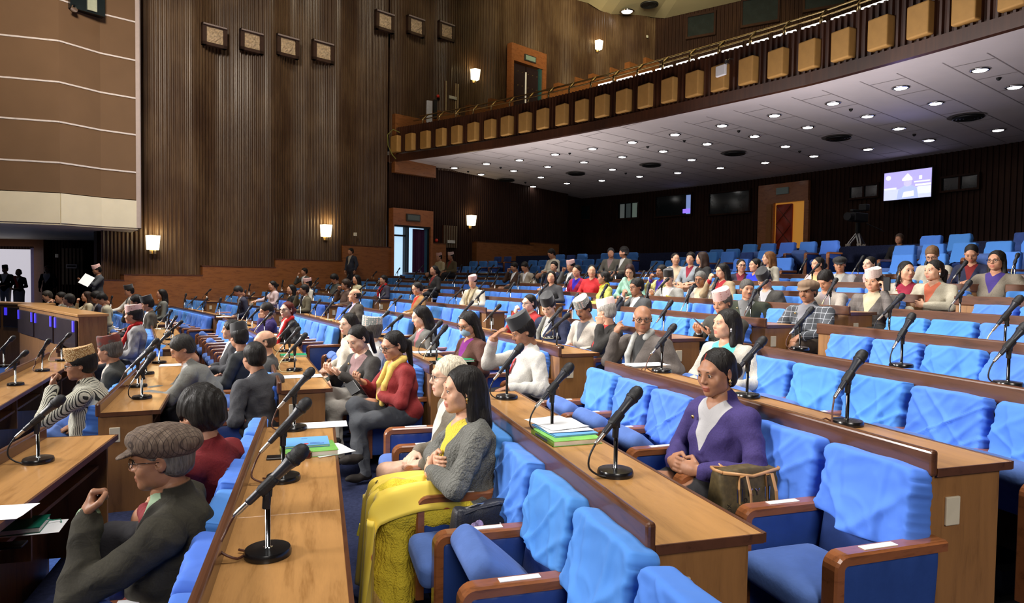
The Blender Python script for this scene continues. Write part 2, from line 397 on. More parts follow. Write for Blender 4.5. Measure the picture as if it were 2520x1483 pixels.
# joints of the soffit boards: long radial strips and cross joints (thin flat strips of darker grey)
M_JOINT = plain('joint_grey', (.30, .26, .26), .9)
def soff_pt(x, y, dz=0):
    d = ray(x, y); z = 4.3
    for _ in range(12):
        q = Vector((d.x, d.y, 0))*(z/d.z); z = soff_z(q.x, q.y)-ZC
    return Vector((q.x, q.y, ZC+z+dz))
LIGHTS = [(1118, 412), (1184, 428), (1197, 402), (1264, 419), (1278, 393), (1331, 435), (1348, 409), (1366, 379), (1312, 458), (1395, 450), (1437, 398), (1458, 365), (1481, 443), (1507, 416), (1531, 385), (1556, 349), (1574, 433), (1632, 371), (1661, 330), (1668, 424), (1702, 392), (1740, 353), (1777, 308), (1773, 412), (1857, 334), (1883, 399), (1906, 283), (1933, 359), (1988, 312), (2003, 383), (2050, 253), (2135, 285), (2136, 366), (2212, 315), (2217, 215), (2286, 344), (2303, 253), (2412, 171), (2456, 319), (2497, 213)]
radial = {}
LP = [soff_pt(*l) for l in LIGHTS]
# rows of lights run from the balcony front towards the back wall: their direction is that of the board strips
dirs = (soff_pt(2456, 319)-soff_pt(1906+311, 215)).normalized()
dirs.z = 0; dirs.normalize(); nrm = Vector((-dirs.y, dirs.x, 0))
strips = sorted({round((p.dot(nrm))/1.55) for p in LP})
m = MB()
def in_soff(x, y):
    a = math.atan2(y-CY, x-CX); r = math.hypot(x-CX, y-CY)
    return .18 < a < AE and Rf(a)+.05 < r < RB
def joint(p, q, wd=.012):
    n = max(2, int((q-p).length/1.0)); s = [p+(q-p)*i/n for i in range(n+1)]
    nn = Vector((-(q-p).y, (q-p).x, 0)).normalized()*wd
    for a, b in zip(s, s[1:]):
        if in_soff(a.x, a.y) and in_soff(b.x, b.y):
            vs = []
            for v in (a-nn, a+nn, b+nn, b-nn): vs.append((v.x, v.y, soff_z(v.x, v.y)-.004))
            m.add(vs, [(0, 1, 2, 3)])
org = LP[LIGHTS.index((2217, 215))]
for i in range(-9, 20):
    for e in (-.38, .38):
        o_ = org+nrm*(i*1.62+e); joint(o_-dirs*14, o_+dirs*22)
    for j in range(-12, 20):
        c_ = org+nrm*(i*1.62)+dirs*(j*1.15+.55); joint(c_-nrm*.38, c_+nrm*.38)
J = struct('trim_%d' % tr, m, M_JOINT, parent=None); tr += 1

# fascia: dark fluted front with ochre boxes
m = MB(); lo = []
nf = int((AE-.17)*48/.13)
for i in range(nf):
    for fx, fy in ((0, 0), (.22, .1), (.32, 1), (.66, 1), (.78, .1)):
        a = .17+(AE-.17)*(i+fx)/nf; lo.append(pol(Rf(a)-.06*fy-.05, a))
vs = []
for p in lo: vs += [(p.x, p.y, soff_z(p.x, p.y)-.06+.28), (p.x, p.y, ZC+5.62)]
m.add(vs, [(2*i+1, 2*i+3, 2*i+2, 2*i) for i in range(len(lo)-1)])
M_FASC = rib_mat('fascia_flute', (.035, .012, .006), (.06, .02, .009), (.085, .03, .014))
fas = empty('balcony_front', pol(Rf(.6), .6, ZC+4.4), 0, 'curved dark fluted balcony front carrying ochre boxes and brass rails', 'balcony')
def under(par, mb, name, mat, **k):
    o = mb.build(name, mat, par, **k); o.matrix_parent_inverse = Matrix.Translation(-Vector(par.location)); return o
under(fas, m, 'fluted_panel', M_FASC)
m = MB()
for i in range(na):
    for (d0, d1, z0, z1) in ((-.02, -.16, -.02, .24),):
        P = [pol(Rf(aa[i])+d1, aa[i]), pol(Rf(aa[i])+d0, aa[i]), pol(Rf(aa[i+1])+d0, aa[i+1]), pol(Rf(aa[i+1])+d1, aa[i+1])]
        if d1 > d0: P = P[::-1]
        if z1 < 1: m.prism([(p.x, p.y) for p in P], lambda x, y: ZC+4.36+z0, lambda x, y: ZC+4.36+z1)
        else: m.prism([(p.x, p.y) for p in P], ZC+4.36+z0+.0, ZC+4.36+z1)
under(fas, m, 'edge_moulding', M_FASC)
BX = [(979, 364), (1015, 358), (1052, 353), (1090, 347), (1128, 340), (1168, 333), (1209, 326), (1250, 319), (1294, 310), (1338, 301), (1385, 291), (1433, 280), (1482, 268), (1534, 255), (1588, 243), (1646, 228), (1706, 212), (1769, 195), (1837, 175), (1909, 155), (1985, 132), (2066, 108), (2157, 80), (2254, 50), (2365, 18), (2480, -18), (2600, -55)]
bxm = None
for x, y in BX:
    zt = 4.98 if y > 0 else 4.98
    c = ang(x, 49.0); a = c[-1][1]
    for _ in range(4): a = ang(x, Rf(a))[-1][1]
    p = pol(Rf(a)-.12, a, ZC+4.98)
    if bxm is None:
        bm = MB(); bm.rbox((0, 0, 0), (.26, .44, .62), .03, 2); bxm = bm.mesh('ochre_box', [M_OCHRE], False)
    o = put('ochre_box', bxm, fas); o.matrix_parent_inverse = Matrix.Translation(-Vector(fas.location))
    o.location = p; o.rotation_euler = (0, 0, a)
# brass double rail with brackets, and white strips of the light trough behind
m = MB(); m2 = MB(); m3 = MB()
al = [.18+(AE-.02-.18)*i/90 for i in range(91)]
m.tube([pol(Rf(a)+.02, a, ZC+5.80) for a in al], .02, 6); m.tube([pol(Rf(a)+.30, a, ZC+6.02) for a in al], .026, 6)
under(fas, m, 'rail', M_BRASS, smooth=True)
for i in range(34):
    a = .19+(AE-.03-.19)*i/33
    m2 = MB(); m2.tube([pol(Rf(a)+.0, a, ZC+5.62), pol(Rf(a)+.02, a, ZC+5.81), pol(Rf(a)+.30, a+.002, ZC+6.03)], .032, 6)
    under(fas, m2, 'rail_bracket', M_BRASS, smooth=True)
M_STRIP = emis('strip_light', (1, .97, .88), 9)
m3 = MB()
for i in range(22):
    a = .30+.30*i/22
    m3 = MB(); m3.tube([pol(Rf(a+.0108*j/3)+.12, a+.0108*j/3, ZC+5.70) for j in range(4)], .035, 6)
    o = under(fas, m3, 'strip_lamp', M_STRIP)
# sloping balcony deck behind the front
m = MB()
sl = [(.17, 0)]
for i in range(na):
    P = [pol(Rf(aa[i])+.1, aa[i]), pol(RB+8, aa[i]), pol(RB+8, aa[i+1]), pol(Rf(aa[i+1])+.1, aa[i+1])]
    m.prism([(p.x, p.y) for p in P], lambda x, y: ZC+4.75, lambda x, y: ZC+5.2+.22*max(0, math.hypot(x-CX, y-CY)-48.5))
struct('floor', m, M_CARPD)

# ---------------------------------------------------------------- downlights and vents in the soffit
M_LAMP = emis('lamp_disc', (1, .985, .95), 55)
ring = MB(); ring.lathe([(.17, 0), (.19, -.012), (.15, -.03), (.135, -.012), (.13, .03)], 20); ringm = ring.mesh('rim', [M_CHROME], True)
disc = MB(); disc.lathe([(.131, -.004), (.12, -.03), (.06, -.042), (.01, -.045)], 20); discm = disc.mesh('lamp', [M_LAMP], True)
def ordw(i): 
    w_ = ['first', 'second', 'third', 'fourth', 'fifth', 'sixth', 'seventh', 'eighth', 'ninth', 'tenth', 'eleventh', 'twelfth', 'thirteenth', 'fourteenth', 'fifteenth', 'sixteenth', 'seventeenth', 'eighteenth', 'nineteenth', 'twentieth']
    if i < 20: return w_[i]
    if i < 30: return 'twenty-'+w_[i-20] if i > 20 else 'twenty-first'
    if i < 40: return 'thirty-'+w_[i-30]
    return 'forty-'+w_[i-40]
for i, p in enumerate(LP):
    t = empty('downlight', p, 0, 'round chrome-rimmed downlight, %s from the wall end under the balcony' % ordw(i), 'ceiling light', 'downlights in the balcony soffit')
    put('rim', ringm, t); put('lamp', discm, t)
VENTS = [(1247, 442), (1419, 426), (1603, 405), (1808, 376), (2063, 338), (2382, 287)]
vm = MB()
for q in range(4): vm.lathe([(.34-.075*q, 0), (.34-.075*q, -.05), (.29-.075*q, -.065), (.28-.075*q, .0)], 22)
vmm = vm.mesh('louvre', [M_IRON], True); hm = MB(); hm.lathe([(.45, -.002), (.34, -.004), (.01, -.003)], 24)
M_SOOT = plain('sooty_plate', (.14, .12, .11), .9); hmm = hm.mesh('plate', [M_SOOT])
for i, (x, y) in enumerate(VENTS):
    t = empty('ceiling_vent', soff_pt(x, y), 0, 'round dark louvred air vent, %s from the side wall under the balcony' % ordw(i), 'ceiling vent', 'soffit vents')
    put('louvre', vmm, t); put('plate', hmm, t)
sm = MB(); sm.lathe([(.05, 0), (.045, -.03), (.02, -.06)], 8); smm = sm.mesh('sprinkler', [M_IRON])
for i, (x, y) in enumerate([(1152, 421), (1232, 411), (1293, 448), (1402, 376), (1594, 360), (1684, 345), (1818, 321), (2094, 268), (2458, 191), (1540, 425), (1968, 371), (2250, 330)]):
    o = put('sprinkler', smm, None, soff_pt(x, y)); tag(o, 'small dark ceiling sprinkler among the downlights, %s from the side wall' % ordw(i), 'sprinkler', 'soffit sprinklers')
# lamp and vent in the high ceiling
def ceil_pt(x, y): d = ray(x, y); d = d*({1543: 34.2, 1598: 33.4}[x]/d.y); return Vector((d.x, d.y, ZC+d.z-.02))
t = empty('downlight', ceil_pt(1543, 26), 0, 'single round downlight in the high cream ceiling', 'ceiling light'); t.scale = (2.0,)*3
put('rim', ringm, t); put('lamp', discm, t)
t = empty('ceiling_vent', ceil_pt(1598, 9), 0, 'round grey air vent in the high cream ceiling', 'ceiling vent'); t.scale = (1.3,)*3; put('louvre', vmm, t)

# ---------------------------------------------------------------- things on the side wall
def wall_frame(p): return Matrix.Translation(p) @ Matrix((WD, WN, Vector((0, 0, 1)))).transposed().to_4x4()   # x along wall, y into the hall
M_SHADE = emis('lit_shade', (1, .86, .55), 16)
def sconce(x, y, lab):
    p = wall_at(x, y, .12); t = empty('wall_sconce', (0, 0, 0), 0, lab, 'wall lamp', 'wall sconces'); t.matrix_world = wall_frame(p)
    s = p.y/26.0
    m = MB(); hw = .19; 
    for q in (-1, 1): pass
    vs = [(-hw*.85, .02, -.22), (hw*.85, .02, -.22), (hw, .02, .2), (-hw, .02, .2), (-hw*.6, .24, -.22), (hw*.6, .24, -.22), (hw*.75, .28, .2), (-hw*.75, .28, .2)]
    m.add(vs, [(0, 1, 2, 3)[::-1], (4, 5, 6, 7), (0, 4, 7, 3), (1, 2, 6, 5), (0, 1, 5, 4)])
    m.build('lamp_shade', M_SHADE, t)
    m = MB(); m.box(-.09, .09, 0, .05, -.34, .22); m.tube([(0, .12, -.23), (0, .1, -.32), (0, .03, -.34)], .02, 6); m.build('bracket', M_BRASS, t)
    l = bpy.data.lights.new('sconce_glow', 'POINT'); l.energy = 34; l.color = (1, .72, .34); l.shadow_soft_size = .09
    lo_ = bpy.data.objects.new('sconce_glow', l); COL.objects.link(lo_); lo_.location = p+WN*.22+Vector((0, 0, .34))
sconce(372, 597, 'lit square wall sconce low on the wall beside the brown overhang')
sconce(794, 568, 'lit square wall sconce halfway along the tall fluted wall')
sconce(1149, 543, 'lit square wall sconce under the balcony right of the exit door')
sconce(1154, 192, 'lit square wall sconce above the balcony left of the upper door')
sconce(1453, 121, 'lit square wall sconce above the balcony right of the upper door')
# carved plaques
M_CARVE = plain('carved_stone', (.60, .46, .30), .8, 0, .35, 14, .9, .3)
M_WALN = plain('walnut_frame', (.055, .028, .02), .4, 0, .15, 8)
PQ = [((522, 101), 52, 'far left plaque of the row of four'), ((612, 114), 50, 'second plaque of the row of four'), ((699, 126), 50, 'third plaque of the row of four'), ((785, 138), 49, 'last plaque of the row of four'),
      ((934, 66), 46, 'first plaque of the higher row of three'), ((1010, 77), 44, 'middle plaque of the higher row of three'), ((1084, 89), 42, 'last plaque of the higher row of three')]
for (x, y), s, lab in PQ:
    p = wall_at(x, y, .22 if x < 955 else .2); t = empty('wall_plaque', (0, 0, 0), 0, 'carved pale relief in a dark deep frame, '+lab, 'plaque', 'carved wall plaques'); t.matrix_world = wall_frame(p)
    h = s*p.y/F/2; hw_ = h*1.12; m = MB()
    for (a0, a1, b0, b1) in ((-1, 1, .72, 1), (-1, 1, -1, -.72), (-1, -.68, -1, 1), (.68, 1, -1, 1)):
        m.box(a0*hw_, a1*hw_, -.1, .06, b0*h, b1*h)
    m.build('frame', M_WALN, t)
    m = MB(); r_ = random.Random(x); n = 12
    vs = [((-1+2*i/n)*hw_*.72, .0+.03*r_.random()+(.03 if (i-n/2)**2+(j-n/2)**2 < 12 else 0), (-1+2*j/n)*h*.76) for j in range(n+1) for i in range(n+1)]
    m.add(vs, [(j*(n+1)+i, (j+1)*(n+1)+i, (j+1)*(n+1)+i+1, j*(n+1)+i+1) for j in range(n) for i in range(n)]); m.build('relief', M_CARVE, t)
    m = MB(); m.box(-hw_*.95, hw_*.95, -.05, .1, h*.80, h*.93); m.build('ledge', plain('ledge%d' % x, (.32, .26, .24), .4), t)
# wall niches of pale slats with a small sign
def slat_panel(x0, x1, y0, y1, sy, lab, off=.12, seen=5, wallf=wall_at):
    p = wallf((x0+x1)/2, (y0+y1)/2, off); t = empty('slatted_panel', (0, 0, 0), 0, lab, 'wall panel', 'slatted wall panels'); t.matrix_world = wall_frame(p)
    wd = (wall_t(x1)-wall_t(x0))/2; h = (y1-y0)*p.y/F/2; m = MB(); m.box(-wd, wd, -.12, -.0, -h, h); m.build('backing', M_DARK, t)
    n = 6; sl = MB(); sl.rbox((0, .02, 0), (wd*2/n*.5, .05, 2*h), .012, 1); slm = sl.mesh('slat', [M_PALE if seen == 5 else plain('dim_slat', (.16, .12, .07), .6)])  # under the balcony the slat colour is darkened to carry the shade
    for i in range(n): put('slat', slm, t, (-wd+(i+.5)*2*wd/n, 0, 0))
    m = MB(); m.box(-wd*.52, wd*.52, .04, .09, -.06, .06); q = m.build('sign', plain('sign_white', (.7, .7, .62), .5), t); q.location = (0, 0, (h-(sy-y0)*p.y/F))
slat_panel(1084, 1119, 210, 285, 247, 'pale slatted panel with a small white sign above the balcony')
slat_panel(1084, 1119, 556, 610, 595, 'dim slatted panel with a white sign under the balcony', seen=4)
# alarm bells
bm = MB(); bm.lathe([(.07, 0), (.075, .03), (.05, .07), (.01, .08)], 14); bmm = bm.mesh('fire_bell', [plain('alarm_red', (.6, .03, .015), .4)], True)
for x, y, lab in ((1068, 243, 'small red fire alarm bell beside the upper slatted panel'), (1068, 592, 'small red fire alarm bell under the balcony beside the exit')):
    o = put('fire_bell', bmm); o.matrix_world = wall_frame(wall_at(x, y, .1)) @ Matrix.Rotation(-PI/2, 4, 'X'); tag(o, lab, 'alarm')
sb = MB(); sb.rbox((0, .03, 0), (.13, .05, .13), .015, 2); sbm = sb.mesh('wall_switch', [plain('switch_cream', (.8, .77, .62), .4)])
for x, y, lab in ((867, 577, 'small cream wall switch on the fluted wall left of the exit'), (139, 629, 'small cream wall switch beside the door under the overhang'), (1573, 100, 'small pale detector high on the wall above the balcony')):
    o = put('wall_switch', sbm); o.matrix_world = wall_frame(wall_at(max(x, 345), y, .14)) if x > 200 else Matrix.Translation(at(139, 629, .5)*1); tag(o, lab, 'switch')
    if x < 200:
        d = ray(139, 629); o.matrix_world = Matrix.Translation(Vector((d.x, d.y, d.z))*(24.9/d.y)+Vector((0, 0, ZC)))

# ---- exit door under the balcony
EXIT = emis('dim_exit_sign', (.20, .26, .24), .15)
def doorway(x0, x1, yt, ox0, ox1, oyt, zb, lab_n, sign=None):
    t0, t1 = wall_t(x0), wall_t(x1); pm = wpt((t0+t1)/2, .24); zt = (hy(x0)-yt)/F*pm.y; zo = (hy(x0)-oyt)/F*pm.y
    d = empty('door_%d' % lab_n, (0, 0, 0)); d['kind'] = 'structure'; d.matrix_world = wall_frame(Vector((pm.x, pm.y, ZC)))
    hw = (t1-t0)/2; a = wall_t(ox0)-(t0+t1)/2; b = wall_t(ox1)-(t0+t1)/2
    m = MB(); m.box(-hw, hw, -.1, .2, zo, zt); m.box(-hw, a, -.1, .2, zb, zo); m.box(b, hw, -.1, .2, zb, zo); m.build('door_frame', M_FRAME, d)
    if sign:
        sx = (wall_t(sign[0])+wall_t(sign[1]))/2-(t0+t1)/2; sh = (wall_t(sign[1])-wall_t(sign[0]))/2; z0 = (hy(x0)-sign[3])/F*pm.y; z1 = (hy(x0)-sign[2])/F*pm.y
        m = MB(); m.box(sx-sh, sx+sh, .2, .27, z0, z1); m.build('exit_sign', plain('sign_case', (.05, .05, .045), .5), d)
        m = MB(); m.box(sx-sh*.86, sx+sh*.86, .272, .28, z0+.04, z1-.04); m.build('sign_face', emis('sign_face%d' % lab_n, (.26, .36, .27) if yt < 300 else (.1, .12, .11), .5 if yt < 300 else .2), d)
    return d, a, b, zo, pm
d, a, b, zo, pm = doorway(950, 1048, 516, 953, 1042, 556, -1.2, 1, (981, 1014, 528, 545))
m = MB(); m.box(a, b, -.09, -.06, -1.2, zo)
M_DAY = emis('daylight_outside', (.50, .75, 1), 4.2)
m.build('outside_glow', M_DAY, d)
m = MB(); wd = b-a
for fx in (0, .33, .40, .97): m.box(a+wd*fx, a+wd*fx+.04, -.06, .12, -1.2, zo)
m.box(a, a+wd*.36, -.05, .1, zo-.42, zo-.36); m.box(a, b, -.05, .16, zo-.06, zo); m.build('glazing_bar', M_IRON, d)
m = MB(); m.add([(a+wd*(.55+.33*i/20), .05+.04*sin(i*1.9), z) for z in (-1.2, zo-.1) for i in range(21)], [(i, i+1, 22+i, 21+i) for i in range(20)]); m.build('curtain', plain('purple_curtain', (.06, .012, .07), .7), d)
m = MB(); m.box(a+wd*.88, a+wd*.99, .0, .05, -1.2, zo); m.build('door_leaf', plain('teal_door', (.03, .10, .18), .4), d)
# ---- upper door
d, a, b, zo, pm = doorway(1234, 1319, 128, 1240, 1311, 168, 7.0, 2, (1264, 1291, 146, 161))
wd = b-a
for s_, nm in ((0, 1), (1, 1)):
    m = MB(); m.box(a+wd*(.01+.5*s_), a+wd*(.46+.5*s_), -.04, .04, 7.0, zo-.05); q = m.build('door_leaf', plain('padded_leather%d' % s_, (.035, .02, .022), .35), d)
    st = MB(); r_ = random.Random(4)
    for j in range(4):
        for i in range(3): st.lathe([(.03, 0), (.02, .03), (.004, .035)], 6, (a+wd*(.06+.15*i+.5*s_), 0, 0), 0, Matrix.Rotation(-PI/2, 4, 'X') @ Matrix.Translation((0, -(7.3+.6*j), .04)))
    st.build('stud', M_BRASS, d)
m = MB(); m.box(a+wd*.47, a+wd*.5, -.0, .06, 7.0, zo-.3); m.build('door_gap', emis('lit_gap', (1, .9, .7), .9), d)
m = MB(); m.box(b-.16, b, -.04, .12, 7.0, zo); m.build('door_jamb', plain('teal_jamb', (.03, .1, .1), .5), d)

# pale screen stand and cable at the balcony corner
t = empty('screen_back', wall_at(1022, 320, .8), .4, 'tall pale narrow panel standing at the balcony corner by the wall', 'display')
m = MB(); m.rbox((0, 0, .45), (.24, .1, 1.0), .03, 2); m.build('panel', plain('pale_back', (.6, .62, .7), .4), t)
m = MB(); m.box(.16, .3, -.05, .05, .3, 1.0); m.build('dark_side', M_IRON, t)
pc = wall_at(958, 332, .35)
m = MB(); m.tube([pc+Vector((.15, 0, 0)), pc+Vector((-.1, -.05, .1)), pc+Vector((-.3, -.05, -.1)), pc+Vector((-.28, -.05, -.5)), pc+Vector((-.12, 0, -.85)), pc+Vector((.02, .1, -1.0))], .018, 6)
tag(m.build('loose_cable', plain('olive_cable', (.2, .2, .04), .6)), 'loose yellowish cable looping off the end of the balcony front', 'cable')
pc = pol(Rf(.52)-.3, .52)
a_ = ang(1757, 49)[-1][1]; a_ = ang(1757, Rf(a_)-.35)[-1][1]; p = pol(Rf(a_)-.36, a_); p.z = ZC+(hy(1757)-180)/F*p.y
t = empty('wireless_box', p, a_, 'small white antenna box fixed over an ochre box on the balcony front', 'antenna')
m = MB(); m.rbox((0, 0, 0), (.08, .30, .26), .02, 2); m.build('casing', M_WHITE, t); m = MB(); m.tube([(.05, -.1, .12), (.15, -.12, .28), (.3, -.12, .3)], .02, 6); m.lathe([(.05, 0), (.05, .08), (.02, .1)], 8, (.05, -.12, .14)); m.build('arm', M_SILV, t)
# windows of the upper back wall
wn = 1
for x0, x1, y0, y1 in ((1680, 1742, 50, 97), (1812, 1895, 10, 68), (1962, 2055, -40, 30)):
    c_ = back_up((x0+x1)/2, (y0+y1)/2, .0); wd = (back_up(x1, y1)-back_up(x0, y1)).length/2; h = (y1-y0)*c_.y/F/2
    q = Vector((-ud.y, ud.x, 0)); t = empty('window_%d' % wn, (0, 0, 0)); t['kind'] = 'structure'; t.matrix_world = Matrix.Translation(c_) @ Matrix((ud, -q, Vector((0, 0, 1)))).transposed().to_4x4(); wn += 1
    m = MB(); m.box(-wd, wd, .05, .2, -h, h); m.build('pane', M_GLASSD, t)
    m = MB()
    for b_ in ((-wd-.1, wd+.1, h, h+.12), (-wd-.1, wd+.1, -h-.12, -h), (-wd-.1, -wd, -h, h), (wd, wd+.1, -h, h)): m.box(b_[0], b_[1], .04, .26, b_[2], b_[3])
    m.build('frame', M_RIBD, t)

# ---------------------------------------------------------------- lower back wall: control-room windows, door, screen, camera
def back_pt(x, y, off=0):
    a = ang(x, RB-off)[-1][1]; p = pol(RB-off, a); return Vector((p.x, p.y, ZC+(hy(x)-y)/F*p.y)), a
def back_frame(x, y, off=0):
    p, a = back_pt(x, y, off); X = Vector((sin(a), -cos(a), 0)); Y = Vector((-cos(a), -sin(a), 0))
    return Matrix.Translation(p) @ Matrix((X, Y, Vector((0, 0, 1)))).transposed().to_4x4(), p   # x to image right, y into the hall
def back_w(x0, x1, y, off=0): return (back_pt(x1, y, off)[0]-back_pt(x0, y, off)[0]).length/2
for x0, x1, y0, y1, lit in ((1410, 1451, 508, 541, 0), (1518, 1568, 500, 537, 1), (1610, 1696, 482, 531, 2), (1740, 1838, 474, 525, 0), (2085, 2152, 459, 486, 3), (2310, 2396, 436, 467, 3)):
    Mx, p = back_frame((x0+x1)/2, (y0+y1)/2, .05); wd = back_w(x0, x1, (y0+y1)/2); h = (y1-y0)*p.y/F/2
    t = empty('window_%d' % wn, (0, 0, 0)); t['kind'] = 'structure'; t.matrix_world = Mx; wn += 1
    m = MB(); m.box(-wd, wd, -.03, .03, -h, h); m.build('pane', M_GLASSD, t)
    m = MB()
    for b_ in ((-wd-.06, wd+.06, h, h+.06), (-wd-.06, wd+.06, -h-.06, -h), (-wd-.06, -wd, -h, h), (wd, wd+.06, -h, h)): m.box(b_[0], b_[1], -.02, .1, b_[2], b_[3])
    if lit == 3: m.box(-.03, .03, 0, .08, -h, h)
    m.build('frame', M_RIBD, t)
    if lit == 1:
        for q, cc in enumerate(((.22, .25, .24), (.08, .1, .1), (.25, .33, .28))):
            m = MB(); m.box(-wd+wd*2*(.1+.3*q), -wd+wd*2*(.1+.3*q)+wd*.42, .032, .05, -h*.95, h*.9); m.build('lit_panel', emis('window_glow%d' % q, cc, 1.0), t)
    if lit == 2:
        m = MB(); m.box(wd*.72, wd*.98, .032, .05, -h*.95, h*.9); m.build('lit_panel', emis('window_blue', (.35, .5, 1), 2), t)
        m = MB(); m.box(wd*.55, wd*.95, .052, .06, -h*.85, -h*.45); m.build('screen_spots', emis('window_violet', (.25, .15, 1), 6), t)
# door with red padded leaf
Mx, p = back_frame(1929, 525, .12); d = empty('door_3', (0, 0, 0)); d['kind'] = 'structure'; d.matrix_world = Mx
k_ = p.y/F; zb = Fk(15)-p.z; ht = (525-452)*k_
def bx(x): 
    q = Mx.inverted() @ back_pt(x, 525, .02)[0]; return q.x
m = MB(); m.box(bx(1868), bx(1990), 0, .14, (525-499)*k_, ht); m.box(bx(1868), bx(1906), 0, .14, zb, 26*k_); m.box(bx(1981), bx(1992), 0, .14, zb, 26*k_); m.build('door_frame', M_FRAME, d)
m = MB(); m.box(bx(1890), bx(1903), .14, .17, zb, 24*k_); m.build('open_leaf', plain('orange_leaf', (.30, .12, .03), .4), d)
m = MB(); m.box(bx(1905), bx(1982), -.05, -.01, zb, 26*k_); m.build('doorway_depth', emis('lit_corridor', (.75, .33, .05), 1.6), d)
m = MB(); m.rbox(((bx(1911)+bx(1951))/2, .06, (zb+22*k_)/2), (bx(1951)-bx(1911), .1, 22*k_-zb), .04, 2, nx=8, nz=14, fn=lambda v: v+Vector((0, .03*sin(v.x*9)*sin(v.z*7), 0))); m.build('padded_leaf', plain('red_leather', (.34, .03, .012), .32, 0, .2, 5, .2), d, smooth=True)
m = MB()
for i in range(3):
    z = 18*k_-i*.75
    m.tube([(bx(1913), .13, z), (bx(1949), .13, z-.7)], .012, 5); m.tube([(bx(1949), .13, z), (bx(1913), .13, z-.7)], .012, 5)
m.build('cord', M_DARK, d)
m = MB(); m.box(bx(1914), bx(1943), .14, .2, (525-479)*k_, (525-463)*k_); m.build('exit_sign', EXIT, d)
# television
Mx, p = back_frame(2224, 456, .35); t = empty('television', (0, 0, 0), 0, 'lit flat television on the dark back wall showing a speaker in a pointed hat', 'television'); t.matrix_world = Mx
k_ = p.y/F; wd = back_w(2166, 2282, 456, .35); h = 35*k_
m = MB(); m.rbox((0, 0, 0), (2*wd+.04, .07, 2*h+.04), .01, 1); m.build('bezel', M_BLACK, t)
m = MB(); m.box(-wd+.01, wd-.01, .036, .042, -h+.01, h-.01); scr = m.build('screen', emis('screen_lilac', (.50, .45, .95), 4.6), t)
pic = [((-1, 1, -1, -.25), (.62, .66, 1), 5), ((-1, -.45, -.25, -.12), (.75, .78, 1), 5.4), ((.35, 1, -.15, -.02), (.8, .85, 1), 5.8), ((.3, .95, .1, .2), (.72, .74, 1), 5.6), ((.5, .62, .3, .55), (.9, .9, 1), 6), ((.45, 1, -.7, -.2), (.72, .8, 1), 5.4)]
for i, (b_, c_, e_) in enumerate(pic):
    m = MB(); m.box(b_[0]*wd*.98, b_[1]*wd*.98, .042, .0425+.0004*i, b_[2]*h*.98, b_[3]*h*.98); m.build('picture_area', emis('pic%d' % i, c_, e_), scr)
def sil(poly, z, c_, e_, nm):
    m = MB(); m.add([(x*wd, z, y*h) for x, y in poly], [tuple(range(len(poly)))]); m.build(nm, emis('pic_'+nm, c_, e_), scr)
sil([(-.42, -.98), (-.36, -.3), (-.12, -.05), (.18, -.05), (.42, -.3), (.5, -.98)], .046, (.45, .52, .92), 5, 'picture_body')
sil([(-.12, .3), (-.13, .02), (-.02, -.12), (.08, -.12), (.18, .02), (.17, .3)], .0475, (.6, .56, .95), 5, 'picture_face')
sil([(-.2, .3), (-.2, .42), (.02, .78), (.2, .45), (.22, .3)], .049, (.95, .95, 1), 7, 'picture_hat')
sil([(-.18, -.85), (-.12, -.5), (.28, -.45), (.3, -.8)], .049, (1, 1, 1), 7, 'picture_paper')
sil([(-.8+.1*cos(i*PI/6), .6+.16*sin(i*PI/6)) for i in range(12)], .049, (.9, .9, 1), 6, 'picture_badge')
m = MB(); m.tube([(0, -.1, -h), (.05, -.12, -h-.4), (-.03, -.2, -h-.9)], .012, 5); m.build('power_cord', M_RUB, t)
# video camera on a tripod
p_, a_ = back_pt(2105, 560, 3.2); p_.z = Fk(13); t = empty('video_camera', p_, a_+PI/2, 'black studio video camera on a tall pale tripod before the back wall', 'video camera')
hc = ZC+(hy(2105)-545)/F*p_.y-p_.z
m = MB(); m.rbox((0, 0, hc+.12), (.26, .62, .26), .03, 2); m.tube([(0, .3, hc+.12), (0, .52, hc+.12)], [.09, .12], 12); m.rbox((-.02, -.25, hc+.42), (.24, .2, .2), .03, 2); m.rbox((.1, 0, hc+.32), (.1, .35, .08), .02, 2); m.build('camera_body', M_RUB, t)
m = MB(); m.tube([(0, 0, hc-.04), (0, 0, hc-.35)], .07, 10); m.build('tripod_head', M_BLACK, t)
for i in range(3):
    an = i*2.094+.3; m = MB(); e_ = Vector((cos(an)*.5, sin(an)*.5, 0))
    for s_ in (-.04, .04): m.tube([Vector((s_, 0, hc-.35)), e_*.5+Vector((s_, 0, hc*.48)), e_+Vector((s_, 0, 0))], .022, 6)
    m.box(e_.x*.5-.07, e_.x*.5+.07, e_.y*.5-.03, e_.y*.5+.03, hc*.48-.03, hc*.48+.03); m.build('leg', M_SILV, t)
m = MB(); m.tube([(-.1, -.25, hc-.05), (-.45, -.6, hc-.3)], .015, 6); m.build('pan_handle', M_IRON, t)

